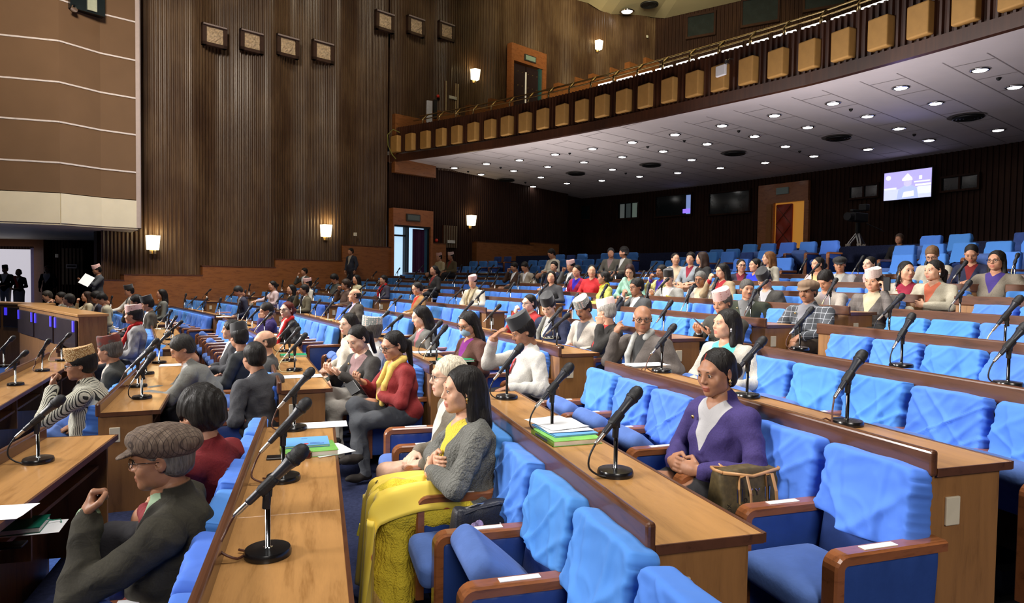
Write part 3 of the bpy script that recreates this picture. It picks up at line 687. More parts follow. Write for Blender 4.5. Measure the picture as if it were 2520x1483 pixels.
# ---------------------------------------------------------------- brown stage overhang at the left
PP = [(-90, 545), (0, 548), (150, 553), (250, 560), (340, 565)]; DY = [16.4, 16.6, 17.0, 17.9, 18.5]
pl = [Vector(((x-W/2)/F*d_, d_)) for (x, y), d_ in zip(PP, DY)]
zb = 1.22
ov = empty('stage_overhang', (pl[2].x, pl[2].y, ZC+zb), 0, 'brown faceted stage overhang with white joint strips and a cream lower band', 'overhang')
def fac(mb, o0, o1, z0, z1):
    for i in range(len(pl)-1):
        a_, b_ = pl[i], pl[i+1]; dr = (b_-a_).normalized(); n_ = Vector((dr.y, -dr.x))
        q = [a_+n_*o1, b_+n_*o1, b_+n_*o0, a_+n_*o0]
        mb.prism([(v.x, v.y) for v in q], ZC+z0, ZC+z1)
rowz = [1.98]
for y_ in (402, 303, 207, 108, 8, -95): rowz.append((hy(150)-y_)/F*17.0)
for i in range(len(rowz)-1):
    m = MB(); fac(m, -1.2 if i == 0 else -.3, 0, rowz[i]+.012, rowz[i+1]-.012); under(ov, m, 'wall_panel', M_BROWNW)
for z_ in rowz[1:]:
    m = MB(); fac(m, -.25, .012, z_-.02, z_+.02); under(ov, m, 'joint_strip', plain('strip_white%d' % int(z_*10), (.62, .56, .54), .5))
m = MB(); fac(m, -1.2, .03, zb, 1.97); under(ov, m, 'lower_band', M_CREAM)
e_ = pl[-1]; m = MB(); m.box(e_.x-.02, e_.x+.09, e_.y-.05, e_.y+.0, ZC+zb, ZC+9.5); under(ov, m, 'edge_trim', M_MAUVE)
m = MB(); m.prism([(pl[0].x, pl[0].y), (pl[1].x, pl[1].y), (pl[2].x, pl[2].y), (pl[3].x, pl[3].y), (pl[4].x, pl[4].y), (-.60*25, 25), (-22, 25), (-22, 15)], ZC+zb-.05, ZC+zb); under(ov, m, 'underside', M_CREAM)
m = MB(); m.prism([(e_.x-.02, e_.y+.2), (-.575*25, 25), (-.60*25, 25), (e_.x-.3, e_.y+.2)], ZC+zb, ZC+12); under(ov, m, 'return_wall', M_RIBD)
pw = Vector(((217-W/2)/F*17.5, 17.5)); zz = (hy(217)+10)/F*17.5
t = empty('projection_window', (pw.x, pw.y, ZC+zz), .9, 'small dark window high in the brown overhang with a lamp at its corner', 'window')
m = MB(); m.box(-.4, .4, -.12, .1, -.55, .5); m.build('pane', M_GLASSD, t); m = MB(); m.box(-.02, .2, -.16, -.1, -.5, .5); m.build('blind', plain('pale_blind', (.35, .38, .28), .6), t)
m = MB(); m.tube([(-.32, -.14, -.5), (-.34, -.2, -.62)], [.05, .08], 10); m.build('lamp', M_CHROME, t)

# ---------------------------------------------------------------- wall with the left door, white board and niche
YB = 25.0
def fx_(x, d_=YB): return (x-W/2)/F*d_
m = MB(); lo = []
x0_, x1_ = fx_(-80)-3, fx_(355); n = int((x1_-x0_)/.11)
for i in range(n):
    for q, f_ in ((0, 0), (.3, .1), (.36, 1), (.64, 1), (.7, .1)): lo.append((x0_+(i+q)*.11, YB+.2-.04*f_))
vs = []
for p in lo: vs += [(p[0], p[1], 0), (p[0], p[1], ZC+3)]
m.add(vs, [(2*i+1, 2*i+3, 2*i+2, 2*i) for i in range(len(lo)-1)]); struct('wall_far_left', m, M_RIBD)
m = MB(); m.box(x0_, x1_+2.5, YB+.25, YB+.6, 0, ZC+3.0); struct('wall_far_left', m, M_RIBD)
zf = lambda x, y, d_=YB: ZC+(hy(x)-y)/F*d_
d = empty('door_4', (fx_(60), YB, 0)); d['kind'] = 'structure'
L_ = lambda x: fx_(x)-fx_(60)
m = MB(); m.box(L_(-90), L_(112), -.1, .2, zf(50, 606), zf(50, 556)); m.box(L_(88), L_(112), -.1, .2, 0, zf(50, 606)); m.build('door_frame', plain('dim_frame', (.10, .035, .012), .4), d)  # frame wood colour darkened to carry the shade under the overhang
m = MB(); m.box(L_(-6), L_(44), -.16, -.1, zf(20, 588), zf(20, 569)); m.build('exit_sign', plain('grey_sign', (.07, .08, .075), .5), d)
m = MB(); m.box(L_(78), L_(90), -.06, .0, 0, zf(50, 610)); m.build('door_curtain', plain('violet_curtain', (.09, .07, .14), .7), d)
t = empty('white_board', (fx_(5), YB-.5, .5), 0, 'large plain white board in the doorway behind the standing ushers', 'board')
m = MB(); m.box(-2.6, fx_(74, YB-.5)-fx_(5), -.03, .03, 0, zf(30, 613, YB-.5)-.5); m.build('board', emis('board_glow', (.80, .76, .84), 3.0), t)  # board is no lamp; its brightness is put in as emission
m = MB(); m.box(-4, fx_(240)-fx_(5), -1.5, .5, -.5, 0); struct('floor', m, M_CARPET).matrix_world = Matrix.Translation((fx_(5), YB-.5, .5))
p = Vector((fx_(182), YB-.05, 0)); t = empty('slatted_panel', (p.x, p.y, ZC), 0, 'tall dim slatted panel with a white sign left of the standing speaker', 'wall panel', 'slatted wall panels')
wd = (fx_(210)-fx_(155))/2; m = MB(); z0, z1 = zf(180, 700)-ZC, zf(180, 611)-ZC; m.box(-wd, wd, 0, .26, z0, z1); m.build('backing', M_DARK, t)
sl = MB(); sl.box(-.04, .04, -.05, 0, z0, z1); slm = sl.mesh('slat', [plain('dim_slat2', (.13, .09, .05), .6)])  # slat colour darkened for the shade below the overhang
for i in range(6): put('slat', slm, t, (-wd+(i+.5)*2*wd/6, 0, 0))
m = MB(); m.box(-.2, .2, -.1, -.05, zf(180, 660)-ZC, zf(180, 650)-ZC); m.build('sign', plain('sign_grey', (.45, .43, .45), .5), t)
m = MB(); m.box(-.16, .16, -.105, -.1, zf(180, 657)-ZC, zf(180, 653)-ZC); m.build('sign_letters', M_IRON, t)
# ================================================================ seats
def hill(x, y, z, s, seed=0): return noise.noise(Vector((x*s+seed*7.3, y*s+seed*3.1, z*s-seed)))
BT = Matrix.Translation((0, -.118, .40)) @ Matrix.Rotation(rad(9), 4, 'X')       # backrest frame: z up along the back
def cover_mesh(seed, wr=1.0, loose=0, res=14, skew=0.0, hgt=.30):
    r_ = random.Random(seed); hz = hgt
    folds = [(r_.uniform(-.22, .22), r_.uniform(.0, .6), r_.uniform(-1.6, 1.6), r_.uniform(.008, .017), r_.uniform(.010, .026)) for _ in range(8)]
    def fn(p):
        x, y, z = p; u = (z+hz/2)/hz
        d = .008+.010*(1-u)
        for fx, fz, sl, am, wd in folds:
            q = (x-fx)+sl*(z+hz/2-fz*hz); d += am*wr*math.exp(-(q/wd)**2)*(1-.55*u)
        d += (hill(x, y, z, 6, seed)+.3)*.010*wr+hill(x*.6+z*.4, y, z, 17, seed)*.0035*wr
        cr = max(0, abs(x)-.10)/.10*max(0, u-.35); d += .006*wr*cr*sin(70*(abs(x)*.8+z)+seed)+.0030*wr*(1-abs(sin(34*(x*.7+z*(.6 if seed % 2 else -.6))+4*sin(9*x+seed)+seed)))**3*(1.2-u)
        n = Vector((x*.25, y, 0)); n = n.normalized() if n.length > 0 else Vector((0, 1, 0))
        p = p+n*max(.002, d)
        if abs(x) > .175 and u < .95: p.x += math.copysign(.004*sin(z*95+seed)*wr, x)
        if u < .25:      # hem: uneven, flared
            k = (.25-u)/.25
            p.z += k*(hill(x, y, 0, 7, seed+3)*.028*(1+loose*2.2)+skew*x*.9)
            p += n*k*(.004+.02*loose+abs(hill(x, y, z, 12, seed+5))*.022*(.3+loose))
        if u > .85: p.z += hill(x, y, 1, 7, seed+1)*.008
        return p
    m = MB(); m.rbox((0, 0, 0), (.395, .085, hz), .018, 3 if res > 8 else 1, nx=res, ny=3, nz=max(3, int(res*.7)), fn=fn, M=BT @ Matrix.Translation((0, .0, .472-hz/2)))
    me = m.mesh('head_cover', [M_COVER], True); return me
COV_HI = [cover_mesh(i+1, 1.25, 0, 46, sk, hg) for i, (sk, hg) in enumerate([(0, .30), (.12, .31), (-.1, .29), (0, .33), (.2, .32)])]
COV_LOOSE = [cover_mesh(i+20, 1.5, 1, 18, sk, .34) for i, sk in enumerate([.35, -.3, .1, .5])]
COV_LO = [cover_mesh(i+40, 1.1, .2, 8, 0, .30) for i in range(4)]
COV_LOOSE_LO = [cover_mesh(i+50, 1.4, 1, 8, sk, .34) for i, sk in enumerate([.35, -.3, .1])]
def back_mesh(hi):
    m = MB(); n = 6 if hi else 2
    m.rbox((0, 0, 0), (.40, .068, .50), .026, 3 if hi else 1, nx=n, ny=1, nz=n, M=BT @ Matrix.Translation((0, 0, .20)), fn=lambda p: p+Vector((0, .008*cos(p.x*6)*cos(p.z*5), 0)) if p.y > 0 else p)
    return m.mesh('backrest', [M_VELV], True)
def seat_mesh(hi, up):
    m = MB(); Ms = Matrix.Translation((0, -.06, .375)) @ Matrix.Rotation(rad(up), 4, 'X')
    m.rbox((0, .19, .03), (.40, .38, .11), .045, 4 if hi else 1, nx=6 if hi else 1, ny=6 if hi else 1, M=Ms, fn=lambda p: p+Vector((0, 0, .014*cos(p.x*6)*cos(p.y*6))) if p.z > 0 else p)
    return m.mesh('seat', [M_VELL], True)
def arm_meshes(hi):
    # wood band: runs along the top, turns down at the front
    L0, L1, zt, wd = -.236, .275, .62, .072; r = .055; pts = [(L0, zt)]
    pts += [(L1-r+r*sin(a*PI/2/5), zt-r+r*cos(a*PI/2/5)) for a in range(6)]; pts += [(L1, .12)]
    th = .038; inn = [(L0, zt-th)]+[(L1-r+(r-th)*sin(a*PI/2/5), zt-r+(r-th)*cos(a*PI/2/5)) for a in range(6)]+[(L1-th, .12)]
    m = MB(); n = len(pts); b = .008; vs = []
    for x, ins in ((-wd/2, b), (-wd/2+b, 0), (wd/2-b, 0), (wd/2, b)):
        for i in range(n):
            y, z = pts[i]; yi, zi = inn[i]; d = Vector((y-yi, z-zi)).normalized()*ins; vs.append((x, y-d.x, z-d.y))
    for x in (-wd/2, wd/2):
        for i in range(n): vs.append((x, inn[i][0], inn[i][1]))
    fs = []
    for c in range(3): fs += [(c*n+i, c*n+i+1, (c+1)*n+i+1, (c+1)*n+i) for i in range(n-1)]
    fs += [(4*n+i, 4*n+i+1, i+1, i) for i in range(n-1)]+[(3*n+i, 3*n+i+1, 5*n+i+1, 5*n+i) for i in range(n-1)]+[(5*n+i, 5*n+i+1, 4*n+i+1, 4*n+i) for i in range(n-1)]
    fs += [(0, n, 2*n, 3*n, 5*n, 4*n), tuple(q+n-1 for q in (0, 4*n, 5*n, 3*n, 2*n, n))]
    m.add(vs, fs); arm = m.mesh('armrest', [M_ARM], False)
    m = MB(); nn = 5 if hi else 1
    # upholstered side panel tapering towards the floor, small tucks along its upper edge
    def fn(p):
        k = (p.z+.22)/.44
        if p.y < 0: p.y += (1-k)*.03
        if abs(p.x) > .015: p.x *= 1-.22*max(0, k-.86)/.14*abs(sin((p.y+.2)*38))
        return p
    m.rbox((0, .012, .36), (.052, .45, .44), .012, 2 if hi else 1, nx=1, ny=26 if hi else 1, nz=10 if hi else 1, fn=fn); pan = m.mesh('side_panel', [M_VINYL], True)
    m = MB(); m.box(-.016, .016, -.02, .13, zt+.0005, zt+.003); lab = m.mesh('name_strip', [M_WHITE])
    m = MB(); m.box(-.03, .03, -.14, .10, .02, .14); m.box(-.06, .06, -.16, .16, 0, .02); ped = m.mesh('pedestal', [M_IRON])
    return arm, pan, lab, ped
BK = {1: back_mesh(1), 0: back_mesh(0)}
ST = {(h, u): seat_mesh(h, u) for h in (0, 1) for u in (0, 42)}
AR = {1: arm_meshes(1), 0: arm_meshes(0)}
PITCH = .49
NSEAT = [0]
stuff_seats = []
def seat(loc, rz, lab, hi, up, cov, end=False, group=None, strip=True):
    t = empty('auditorium_seat', loc, rz, lab, 'seat', group)
    put('backrest', BK[hi], t); put('seat', ST[(hi, up)], t)
    if cov is not None: put('head_cover', cov, t)
    a, p, l, pd = AR[hi]
    for s in ((-1, 1) if end else (-1,)):
        ar = put('armrest', a, t, (s*PITCH/2, 0, 0))
        if strip: put('name_strip', l, ar)
        put('side_panel', p, t, (s*PITCH/2, 0, 0))
    if hi: put('pedestal', pd, t)
    NSEAT[0] += 1; return t

# ================================================================ desks
WD_ = .387
def frame(o, t, n, z=0): # x along the row (away from the camera), y towards the seats
    return Matrix.Translation((o.x, o.y, z)) @ Matrix((t.to_3d(), n.to_3d(), Vector((0, 0, 1)))).transposed().to_4x4()
OUTM = MB(); OUTM.rbox((0, 0, 0), (.012, .07, .11), .004, 1); OUT = OUTM.mesh('outlet_plate', [M_PLATE]); OUTM = MB(); OUTM.box(-.02, 0, -.012, .012, -.015, .015); TOG = OUTM.mesh('toggle', [M_BLACK])
def desk(k, o, e, lab, grp, near):
    L = (e-o).length; t = (e-o).normalized(); n = Vector((t.y, -t.x)); zt = Zk(k); fz = Fk(k); drop = Zk(k)-Fk(k-1) if k > -3 else .85
    d = empty('bench_desk', (0, 0, 0), 0, lab, 'desk', grp)
    # right-handed: local x = n (towards seats), local y = t
    d.matrix_world = Matrix.Translation((o.x, o.y, zt)) @ Matrix((n.to_3d(), t.to_3d(), Vector((0, 0, 1)))).transposed().to_4x4()
    nb = max(1, round(L/1.7))
    for i in range(nb):
        m = MB(); y0, y1 = L*i/nb+(.0015 if i else -.012), L*(i+1)/nb-(.0015 if i < nb-1 else -.012)
        m.rbox(((.0+WD_)/2, (y0+y1)/2, -.0125), (WD_-.0, y1-y0, .025), .004, 1); m.build('top_board', M_TOP, d)
    m = MB(); m.box(WD_-.002, WD_+.012, -.014, L+.014, -.03, .002); m.box(0, WD_, -.018, -.012, -.03, .001); m.box(0, WD_, L+.012, L+.018, -.03, .001); m.build('edge_strip', M_DARK, d)
    m = MB(); m.rbox((-.012, L/2, .02), (.034, L+.03, .10), .012, 2); m.build('upstand', M_DARK, d)
    m = MB(); m.box(-.012, .012, .0, L, -drop, -.026); m.build('front_panel', M_PANEL, d)
    for y in (0.0, L-.025):
        m = MB(); m.box(.012, WD_-.045, y, y+.025, -.75, -.026); ep = m.build('end_panel', M_PANEL, d)
        if y == 0:
            q = put('outlet_plate', OUT, ep, None, None, Matrix.Translation((.095, -.004, -.17)) @ Matrix.Rotation(PI/2, 4, 'Z')); put('toggle', TOG, q, None, None, Matrix.Translation((.006, 0, 0)) @ Matrix.Rotation(PI, 4, 'Z'))
    m = MB(); m.box(.012, WD_-.09, .025, L-.025, -.20, -.18); m.build('shelf', M_PANEL, d)
    nd = max(1, round(L/.98))
    for i in range(1, nd):
        m = MB(); m.box(.012, WD_-.075, L*i/nd-.009, L*i/nd+.009, -.36, -.026); m.build('divider', M_PANEL, d)
    return d, t, n, L

# ================================================================ microphones
def mic_meshes(hi):
    n = 28 if hi else 10
    m = MB(); m.lathe([(.0745, 0), (.0755, .012), (.071, .023), (.03, .027), (.001, .027)], n); base = m.mesh('base', [M_BLACK], True); base.set_sharp_from_angle(angle=rad(35))
    m = MB(); m.lathe([(.021, .023), (.02, .026), (.011, .028), (.0085, .03), (.0085, .165)], 14 if hi else 6); pole = m.mesh('pole', [M_CHROME], True)
    m = MB(); m.lathe([(.013, .155), (.0135, .20), (.011, .212)], 12 if hi else 6); m.box(-.008, .008, -.016, .016, .195, .225); m.rbox((0, 0, 0), (.04, .075, .036), .012, 2 if hi else 1, M=Matrix.Translation((0, .0, .232)) @ Matrix.Rotation(rad(47), 4, 'X')); clip = m.mesh('clip', [M_RUB], False)
    # body along +y' tilted up; y' points to the speaker
    T = Matrix.Translation((0, .0, .236)) @ Matrix.Rotation(rad(-90+47), 4, 'X')     # local z becomes the microphone axis
    m = MB(); m.lathe([(.011, -.085), (.0125, -.08), (.0145, .0), (.019, .075), (.024, .098), (.025, .101)], n if hi else 8, M=T); body = m.mesh('microphone_body', [M_MICB], True)
    m = MB(); m.lathe([(.025, .101), (.0280, .106), (.0280, .113), (.0255, .118), (.0282, .130), (.027, .146), (.021, .161), (.009, .169), (.001, .1705)], n if hi else 8, M=T); gr = m.mesh('grille', [M_RUB], True)
    m = MB(); m.lathe([(.006, -.142), (.008, -.138), (.0095, -.12), (.0095, -.088), (.0105, -.085)], 12 if hi else 6, M=T); con = m.mesh('connector', [M_SILV], True)
    tail = T @ Vector((0, 0, -.142))
    cabs = []
    for j, (mt, pth) in enumerate([
        (M_CAB1, [(0, 0, 0), (-.01, -.02, -.05), (.02, -.035, -.10), (.03, .02, -.128), (-.02, .045, -.132), (-.045, .02, -.134)]),
        (M_CAB2, [(0, 0, 0), (.0, -.03, -.04), (.01, -.05, -.09), (.05, -.03, -.128), (.09, .03, -.13), (.05, .09, -.13), (-.04, .07, -.132), (-.03, .0, -.134)]),
        (M_CAB3, [(0, 0, 0), (.0, -.025, -.05), (.0, -.02, -.10), (.02, .03, -.13), (.06, .08, -.132), (.03, .1, -.134)]),
        (M_CAB1, [(0, 0, 0), (.03, -.05, -.06), (.07, -.10, -.15), (.10, -.13, -.24), (.05, -.13, -.28), (-.0, -.11, -.22), (-.01, -.06, -.10), (.01, .01, -.125), (.02, .04, -.134)])]):
        P = [tail+Vector(q) for q in pth]; Q = []
        for i in range(len(P)-1):
            p0, p1, p2, p3 = P[max(i-1, 0)], P[i], P[i+1], P[min(i+2, len(P)-1)]
            for s_ in range(4 if hi else 2):
                u = s_/(4 if hi else 2); Q.append(.5*((2*p1)+(p2-p0)*u+(2*p0-5*p1+4*p2-p3)*u*u+(3*p1-p0-3*p2+p3)*u**3))
        Q.append(P[-1])
        for q in Q:
            if j < 3: q.z = max(q.z, .0045)
        m = MB(); m.tube(Q, .0042 if hi else .006, 7 if hi else 4); cabs.append(m.mesh('cable', [mt], True))
    return base, pole, clip, body, gr, con, cabs
MIC = {1: mic_meshes(1), 0: mic_meshes(0)}
def mic(loc, rz, lab, hi, cable, tilt=0):
    b, p, c, bd, g, cn, cb = MIC[hi]
    t = empty('desk_microphone', loc, rz, lab, 'microphone', 'microphones on the desks')
    put('base', b, t); put('pole', p, t)
    R_ = Matrix.Translation((0, 0, .236)) @ Matrix.Rotation(rad(tilt), 4, 'X') @ Matrix.Translation((0, 0, -.236))
    put('clip', c, t, M=R_); q = put('microphone_body', bd, t, M=R_); put('grille', g, q); put('connector', cn, q)
    if cable is not None: put('cable', cb[cable], t, M=R_ if tilt else None)
    return t

# ================================================================ lay out the blocks
def near_a(j, k):
    if j == 1: return .215 if k < 1 else (.2408 if k == 1 else .246)
    return {2: .339, 3: .461, 4: .594, 5: .742}[j]
def far_a(j, k):
    if j == 1: return .306+.004*max(k, 0)+(.002 if k < 0 else 0)
    return {2: .437, 3: .570, 4: .716, 5: {-1: .80, 0: .785}.get(k, .775)}[j]
TIER = {-3: 'first', -2: 'second', -1: 'third', 0: 'fourth', 1: 'fifth', 2: 'sixth', 3: 'seventh', 4: 'eighth', 5: 'ninth', 6: 'tenth', 7: 'eleventh', 8: 'twelfth', 9: 'thirteenth', 10: 'fourteenth', 11: 'fifteenth', 12: 'sixteenth', 13: 'seventeenth', 14: 'eighteenth'}
BLK = {1: 'nearest', 2: 'second', 3: 'third', 4: 'fourth', 5: 'farthest'}
BLOCKS = {}
for k in range(-2, 9):
    for j in (1, 2, 3, 4, 5):
        if k == -3 and j < 4: continue
        a0, a1 = near_a(j, k), far_a(j, k)
        if k == -2:
            if j == 2: a0, a1 = .339, .474
            if j == 3: a0, a1 = .498, .60
            if j == 4: a0 = .625
        o, e = pol(Rk(k), a0).to_2d(), pol(Rk(k), a1).to_2d()
        if k == 0 and j == 1:      # measured
            A_, B_ = at(490, 1480, Zk(0)+.06-ZC).to_2d(), at(655, 1028, Zk(0)+.06-ZC).to_2d(); t_ = (B_-A_).normalized(); o, e = A_-t_*.75, B_
        if k == 1 and j == 1:
            A_, B_ = at(1608, 1290, Zk(1)+.06-ZC).to_2d(), at(1225, 1010, Zk(1)+.06-ZC).to_2d(); t_ = (B_-A_).normalized(); o, e = A_, A_+t_*2.72
        if k == 2 and j == 1:
            A_, B_ = at(2300, 1112, Zk(2)+.06-ZC).to_2d(), at(1497, 890, Zk(2)+.06-ZC).to_2d(); o, e = A_, B_
        if k == -1 and j == 1:
            A_, B_ = at(0, 1286, Zk(-1)-ZC).to_2d(), at(286, 1070, Zk(-1)-ZC).to_2d(); t_ = (B_-A_).normalized(); n_ = Vector((t_.y, -t_.x)); o, e = A_-t_*1.6-n_*.39, B_-n_*.39
        BLOCKS[(k, j)] = (o, e)
persons_taken = {}
SEATPOS = []
seat_jobs = []
for (k, j), (o, e) in sorted(BLOCKS.items()):
    L = (e-o).length; t = (e-o).normalized(); n = Vector((t.y, -t.x)); mid = (o+e)/2; dist = mid.length
    desk(k, o, e, 'veneered bench desk of the %s tier up, %s block from the camera' % (TIER[k], BLK[j]), 'bench desks', dist < 8)
    # seats of this tier stand behind its desk
    s0 = {(0, 1): .75+.32-.49*2, (1, 1): .07}.get((k, j), .10 if j > 1 else .05)
    cnt = max(1, int((L-s0+.30)/PITCH))
    if (k, j) == (0, 1): cnt = 7
    if (k, j) == (1, 1): cnt = 6
    for i in range(cnt):
        p = o+t*(s0+PITCH*(i+.5))+n*.995
        if (k+1, j) in BLOCKS:       # backs stand against the next desk
            o2, e2 = BLOCKS[(k+1, j)]; t2 = (e2-o2).normalized(); n2 = Vector((t2.y, -t2.x)); p = p+n2*(-.248-(p-o2).dot(n2))
            seat_jobs.append((p.length, k, j, i, cnt, p, n2, t2)); continue
        seat_jobs.append((p.length, k, j, i, cnt, p, n, t))
# seat-only tiers at the back
for k in range(9, 12):
    for j, (a0, a1) in {2: (.345, .437), 3: (.462, .57), 4: (.60, .70), 5: (.73, .77)}.items():
        a0 += .003*(k-9)
        o, e = pol(Rk(k), a0).to_2d(), pol(Rk(k), a1).to_2d(); t = (e-o).normalized(); n = Vector((t.y, -t.x)); cnt = int((e-o).length/(PITCH+.10))
        for i in range(cnt):
            if rnd.random() < .10: continue
            p = o+t*((PITCH+.10)*(i+.5))+n*.9; seat_jobs.append((p.length, k, j, i, cnt, p, n, t))
def inview(p, z):
    v = Vector((p.x, p.y, z-ZC)); d = v.dot(FW)
    if d < .3: return False
    u, w_ = v.dot(RT)/d, v.dot(UP)/d
    return abs(u) < W/2/F+.25/d*1.5 and -(H/2/F)-.8/d < w_ < H/2/F+.3/d
seat_jobs.sort(key=lambda q: q[0])
far_stuff = []
vis = 0
for (dist, k, j, i, cnt, p, n, t) in seat_jobs:
    if not inview(p, Fk(k)+.6): continue
    vis += 1
    fz = Fk(k); rz = math.atan2(-n.y, -n.x)-PI/2
    SEATPOS.append((p, k, j, i, rz))
    up = 42 if rnd.random() < .45 else 0
    hi = 1 if dist < 9 else 0
    q = rnd.random()
    if k >= 9: cov = COV_LO[i % 4] if q < .6 else (COV_LOOSE_LO[i % 3] if q < .9 else None)
    elif hi: cov = COV_HI[(i*3+k) % 5] if q < .8 or j == 1 else COV_LOOSE[(i+k) % 4]
    else: cov = COV_LOOSE_LO[i % 3] if q < .3 else COV_LO[(i+k) % 4]
    if j == 2 and k == 0 and i > 3: cov = COV_LOOSE[i % 4]
    if (k, j) == (0, 1): up = {2: 42}.get(i, 0); cov = COV_HI[i % 5]
    if (k, j) == (1, 1): up = {0: 0, 1: 0, 2: 0, 3: 42, 4: 42, 5: 42}.get(i, 0)
    if vis > 300: far_stuff.append((p, fz, rz, cov, k, j)); continue
    where = 'tier %s' % TIER[k]
    lab = 'blue-covered auditorium seat, %s from the near aisle, %s tier up, %s block' % (ordw(i), TIER[k], BLK[j])
    if (k, j) == (0, 1) and i == 2: lab = 'near row seat with its pale cushion tipped up between wooden arms'
    if (k, j) == (1, 1) and i == 0: lab = 'empty blue seat beside the desk end at the lower right, cushion down'
    s = seat((p.x, p.y, fz), rz, lab, hi, up, cov, i == cnt-1, 'blue auditorium seats', strip=dist < 8)
    if k >= 9: s.scale = (1, 1, 1.12)
if far_stuff:
    # the rest, past three hundred: one joined object
    V, Fc, Mi = [], [], []
    b = 0
    tmp = []
    for me_, mi in ((BK[0], 1), (ST[(0, 0)], 2), (AR[0][0], 3), (AR[0][1], 4)): tmp.append((me_, mi, (-PITCH/2 if mi > 2 else 0)))
    for (p, fz, rz, cov, k, j) in far_stuff:
        Mx = Matrix.Translation((p.x, p.y, fz)) @ Matrix.Rotation(rz, 4, 'Z')
        for me_, mi, dx in tmp+([(cov, 0, 0)] if cov else []):
            vs = np.empty(len(me_.vertices)*3); me_.vertices.foreach_get('co', vs); vs = vs.reshape(-1, 3)+[dx, 0, 0]
            A = np.array(Mx); vs = vs @ A[:3, :3].T+A[:3, 3]
            V += vs.tolist(); Fc += [tuple(b+q for q in pl_.vertices) for pl_ in me_.polygons]; Mi += [mi]*len(me_.polygons); b += len(vs)
    me = bpy.data.meshes.new('distant_seats'); me.from_pydata(V, [], Fc)
    for mt in (M_COVER, M_VELV, M_VELL, M_ARM, M_VINYL): me.materials.append(mt)
    me.polygons.foreach_set('material_index', Mi); me.polygons.foreach_set('use_smooth', [True]*len(Fc))
    o = bpy.data.objects.new('distant_seats', me); COL.objects.link(o)
    tag(o, 'distant blue-covered seats filling the far tiers of the hall', 'seats', None, 'stuff')
print('seats', vis, NSEAT[0], len(far_stuff))
# ---- microphones: measured ones first
def dsk(x, y, k): return at(x, y, Zk(k)-ZC+.001)
def rowrz(k, j=None, p=None):
    if (k, j) in BLOCKS: o, e = BLOCKS[(k, j)]; t = (e-o).normalized(); n = Vector((t.y, -t.x))
    else: n = (Vector((p.x, p.y))-Vector((CX, CY))).normalized()
    return math.atan2(n.y, n.x)-PI/2         # local +y points to the seats
near_m = [(659, 1364, 0, 1, 0, 'black microphone on a round base, closest one on the long brown desk'), (697, 1180, 0, 1, 0, 'second microphone up the long desk, in front of the blue and green books'), (724, 1056, 0, 1, 0, 'third microphone up the long desk beside the white sheet'),
          (1514, 1167, 1, 1, 2, 'black microphone nearest the end of the right-hand desk, before the purple jacket'), (1358, 1062, 1, 1, 2, 'microphone behind the papers and green book on the right-hand desk'), (1247, 980, 1, 1, 2, 'farthest microphone of the right-hand desk, beside the elderly man'),
          (2084, 1044, 2, 1, 3, 'black microphone with a long looping brown cable over the seat cover'), (1838, 977, 2, 1, None, 'microphone rising behind the head of the woman in purple'), (1628, 915, 2, 1, 3, 'microphone on the desk before the woman in the turquoise top'),
          (2480, 948, 3, 1, 2, 'microphone at the right edge of the frame with a curled black cable'), (2218, 902, 3, 1, 2, 'upright microphone between empty covered seats at the right'), (1968, 860, 3, 1, 0, 'microphone on the desk edge in front of the man in checked jacket'),
          (94, 1136, -1, 1, 2, 'microphone alone on the front left desk above the flat-cap man'), (340, 951, -1, 2, 0, 'nearest microphone of three before the man leaning on the desk'), (360, 920, -1, 2, 2, 'middle microphone of three before the man leaning on the desk'), (392, 893, -1, 2, 2, 'microphone touching the sleeve of the man leaning on the desk'),
          (725, 912, 0, 2, 1, 'microphone beside the open white leaflet on the desk corner'), (712, 888, 0, 2, 1, 'microphone behind the corner one with a cream cable on the desk'), (700, 865, 0, 2, 2, 'microphone next to the green folder on the desk'),
          (1060, 876, 1, 2, 2, 'microphone above the green folder in front of the masked woman'), (1360, 832, 2, 2, 1, 'microphone before the two men in topi hats on the desk corner'),
          (10, 902, -2, 2, None, 'microphone on the low dark desk at the far left edge')]
done = []
for (x, y, k, j, cb, lab) in near_m:
    p = dsk(x, y, k); done.append(Vector((p.x, p.y)))
    mic(p, rowrz(k, j, p)+rnd.uniform(-.15, .25), lab, 1, cb, rnd.uniform(-4, 4))
cn = {}
for (k, j), (o, e) in sorted(BLOCKS.items()):
    if k == -1 and j == 1: continue
    L = (e-o).length; t = (e-o).normalized(); n = Vector((t.y, -t.x)); c = max(1, int(L/.95))
    for i in range(c):
        p = o+t*(L*(i+.45)/c+rnd.uniform(-.12, .12))+n*rnd.uniform(.14, .24)
        if min([(p-q).length for q in done]+[9]) < .55 or not inview(p, Zk(k)) or (j == 1 and k < 4): continue
        done.append(p); d_ = p.length
        mic((p.x, p.y, Zk(k)+.001), rowrz(k, j)+rnd.uniform(-.5, .4), 'desk microphone, %s along the desk of the %s tier, %s block' % (ordw(i), TIER[k], BLK[j]), 1 if d_ < 7 else 0, rnd.choice([0, 1, 2, 1, None]), rnd.choice([0, 0, 0, -6, 8, 30]))
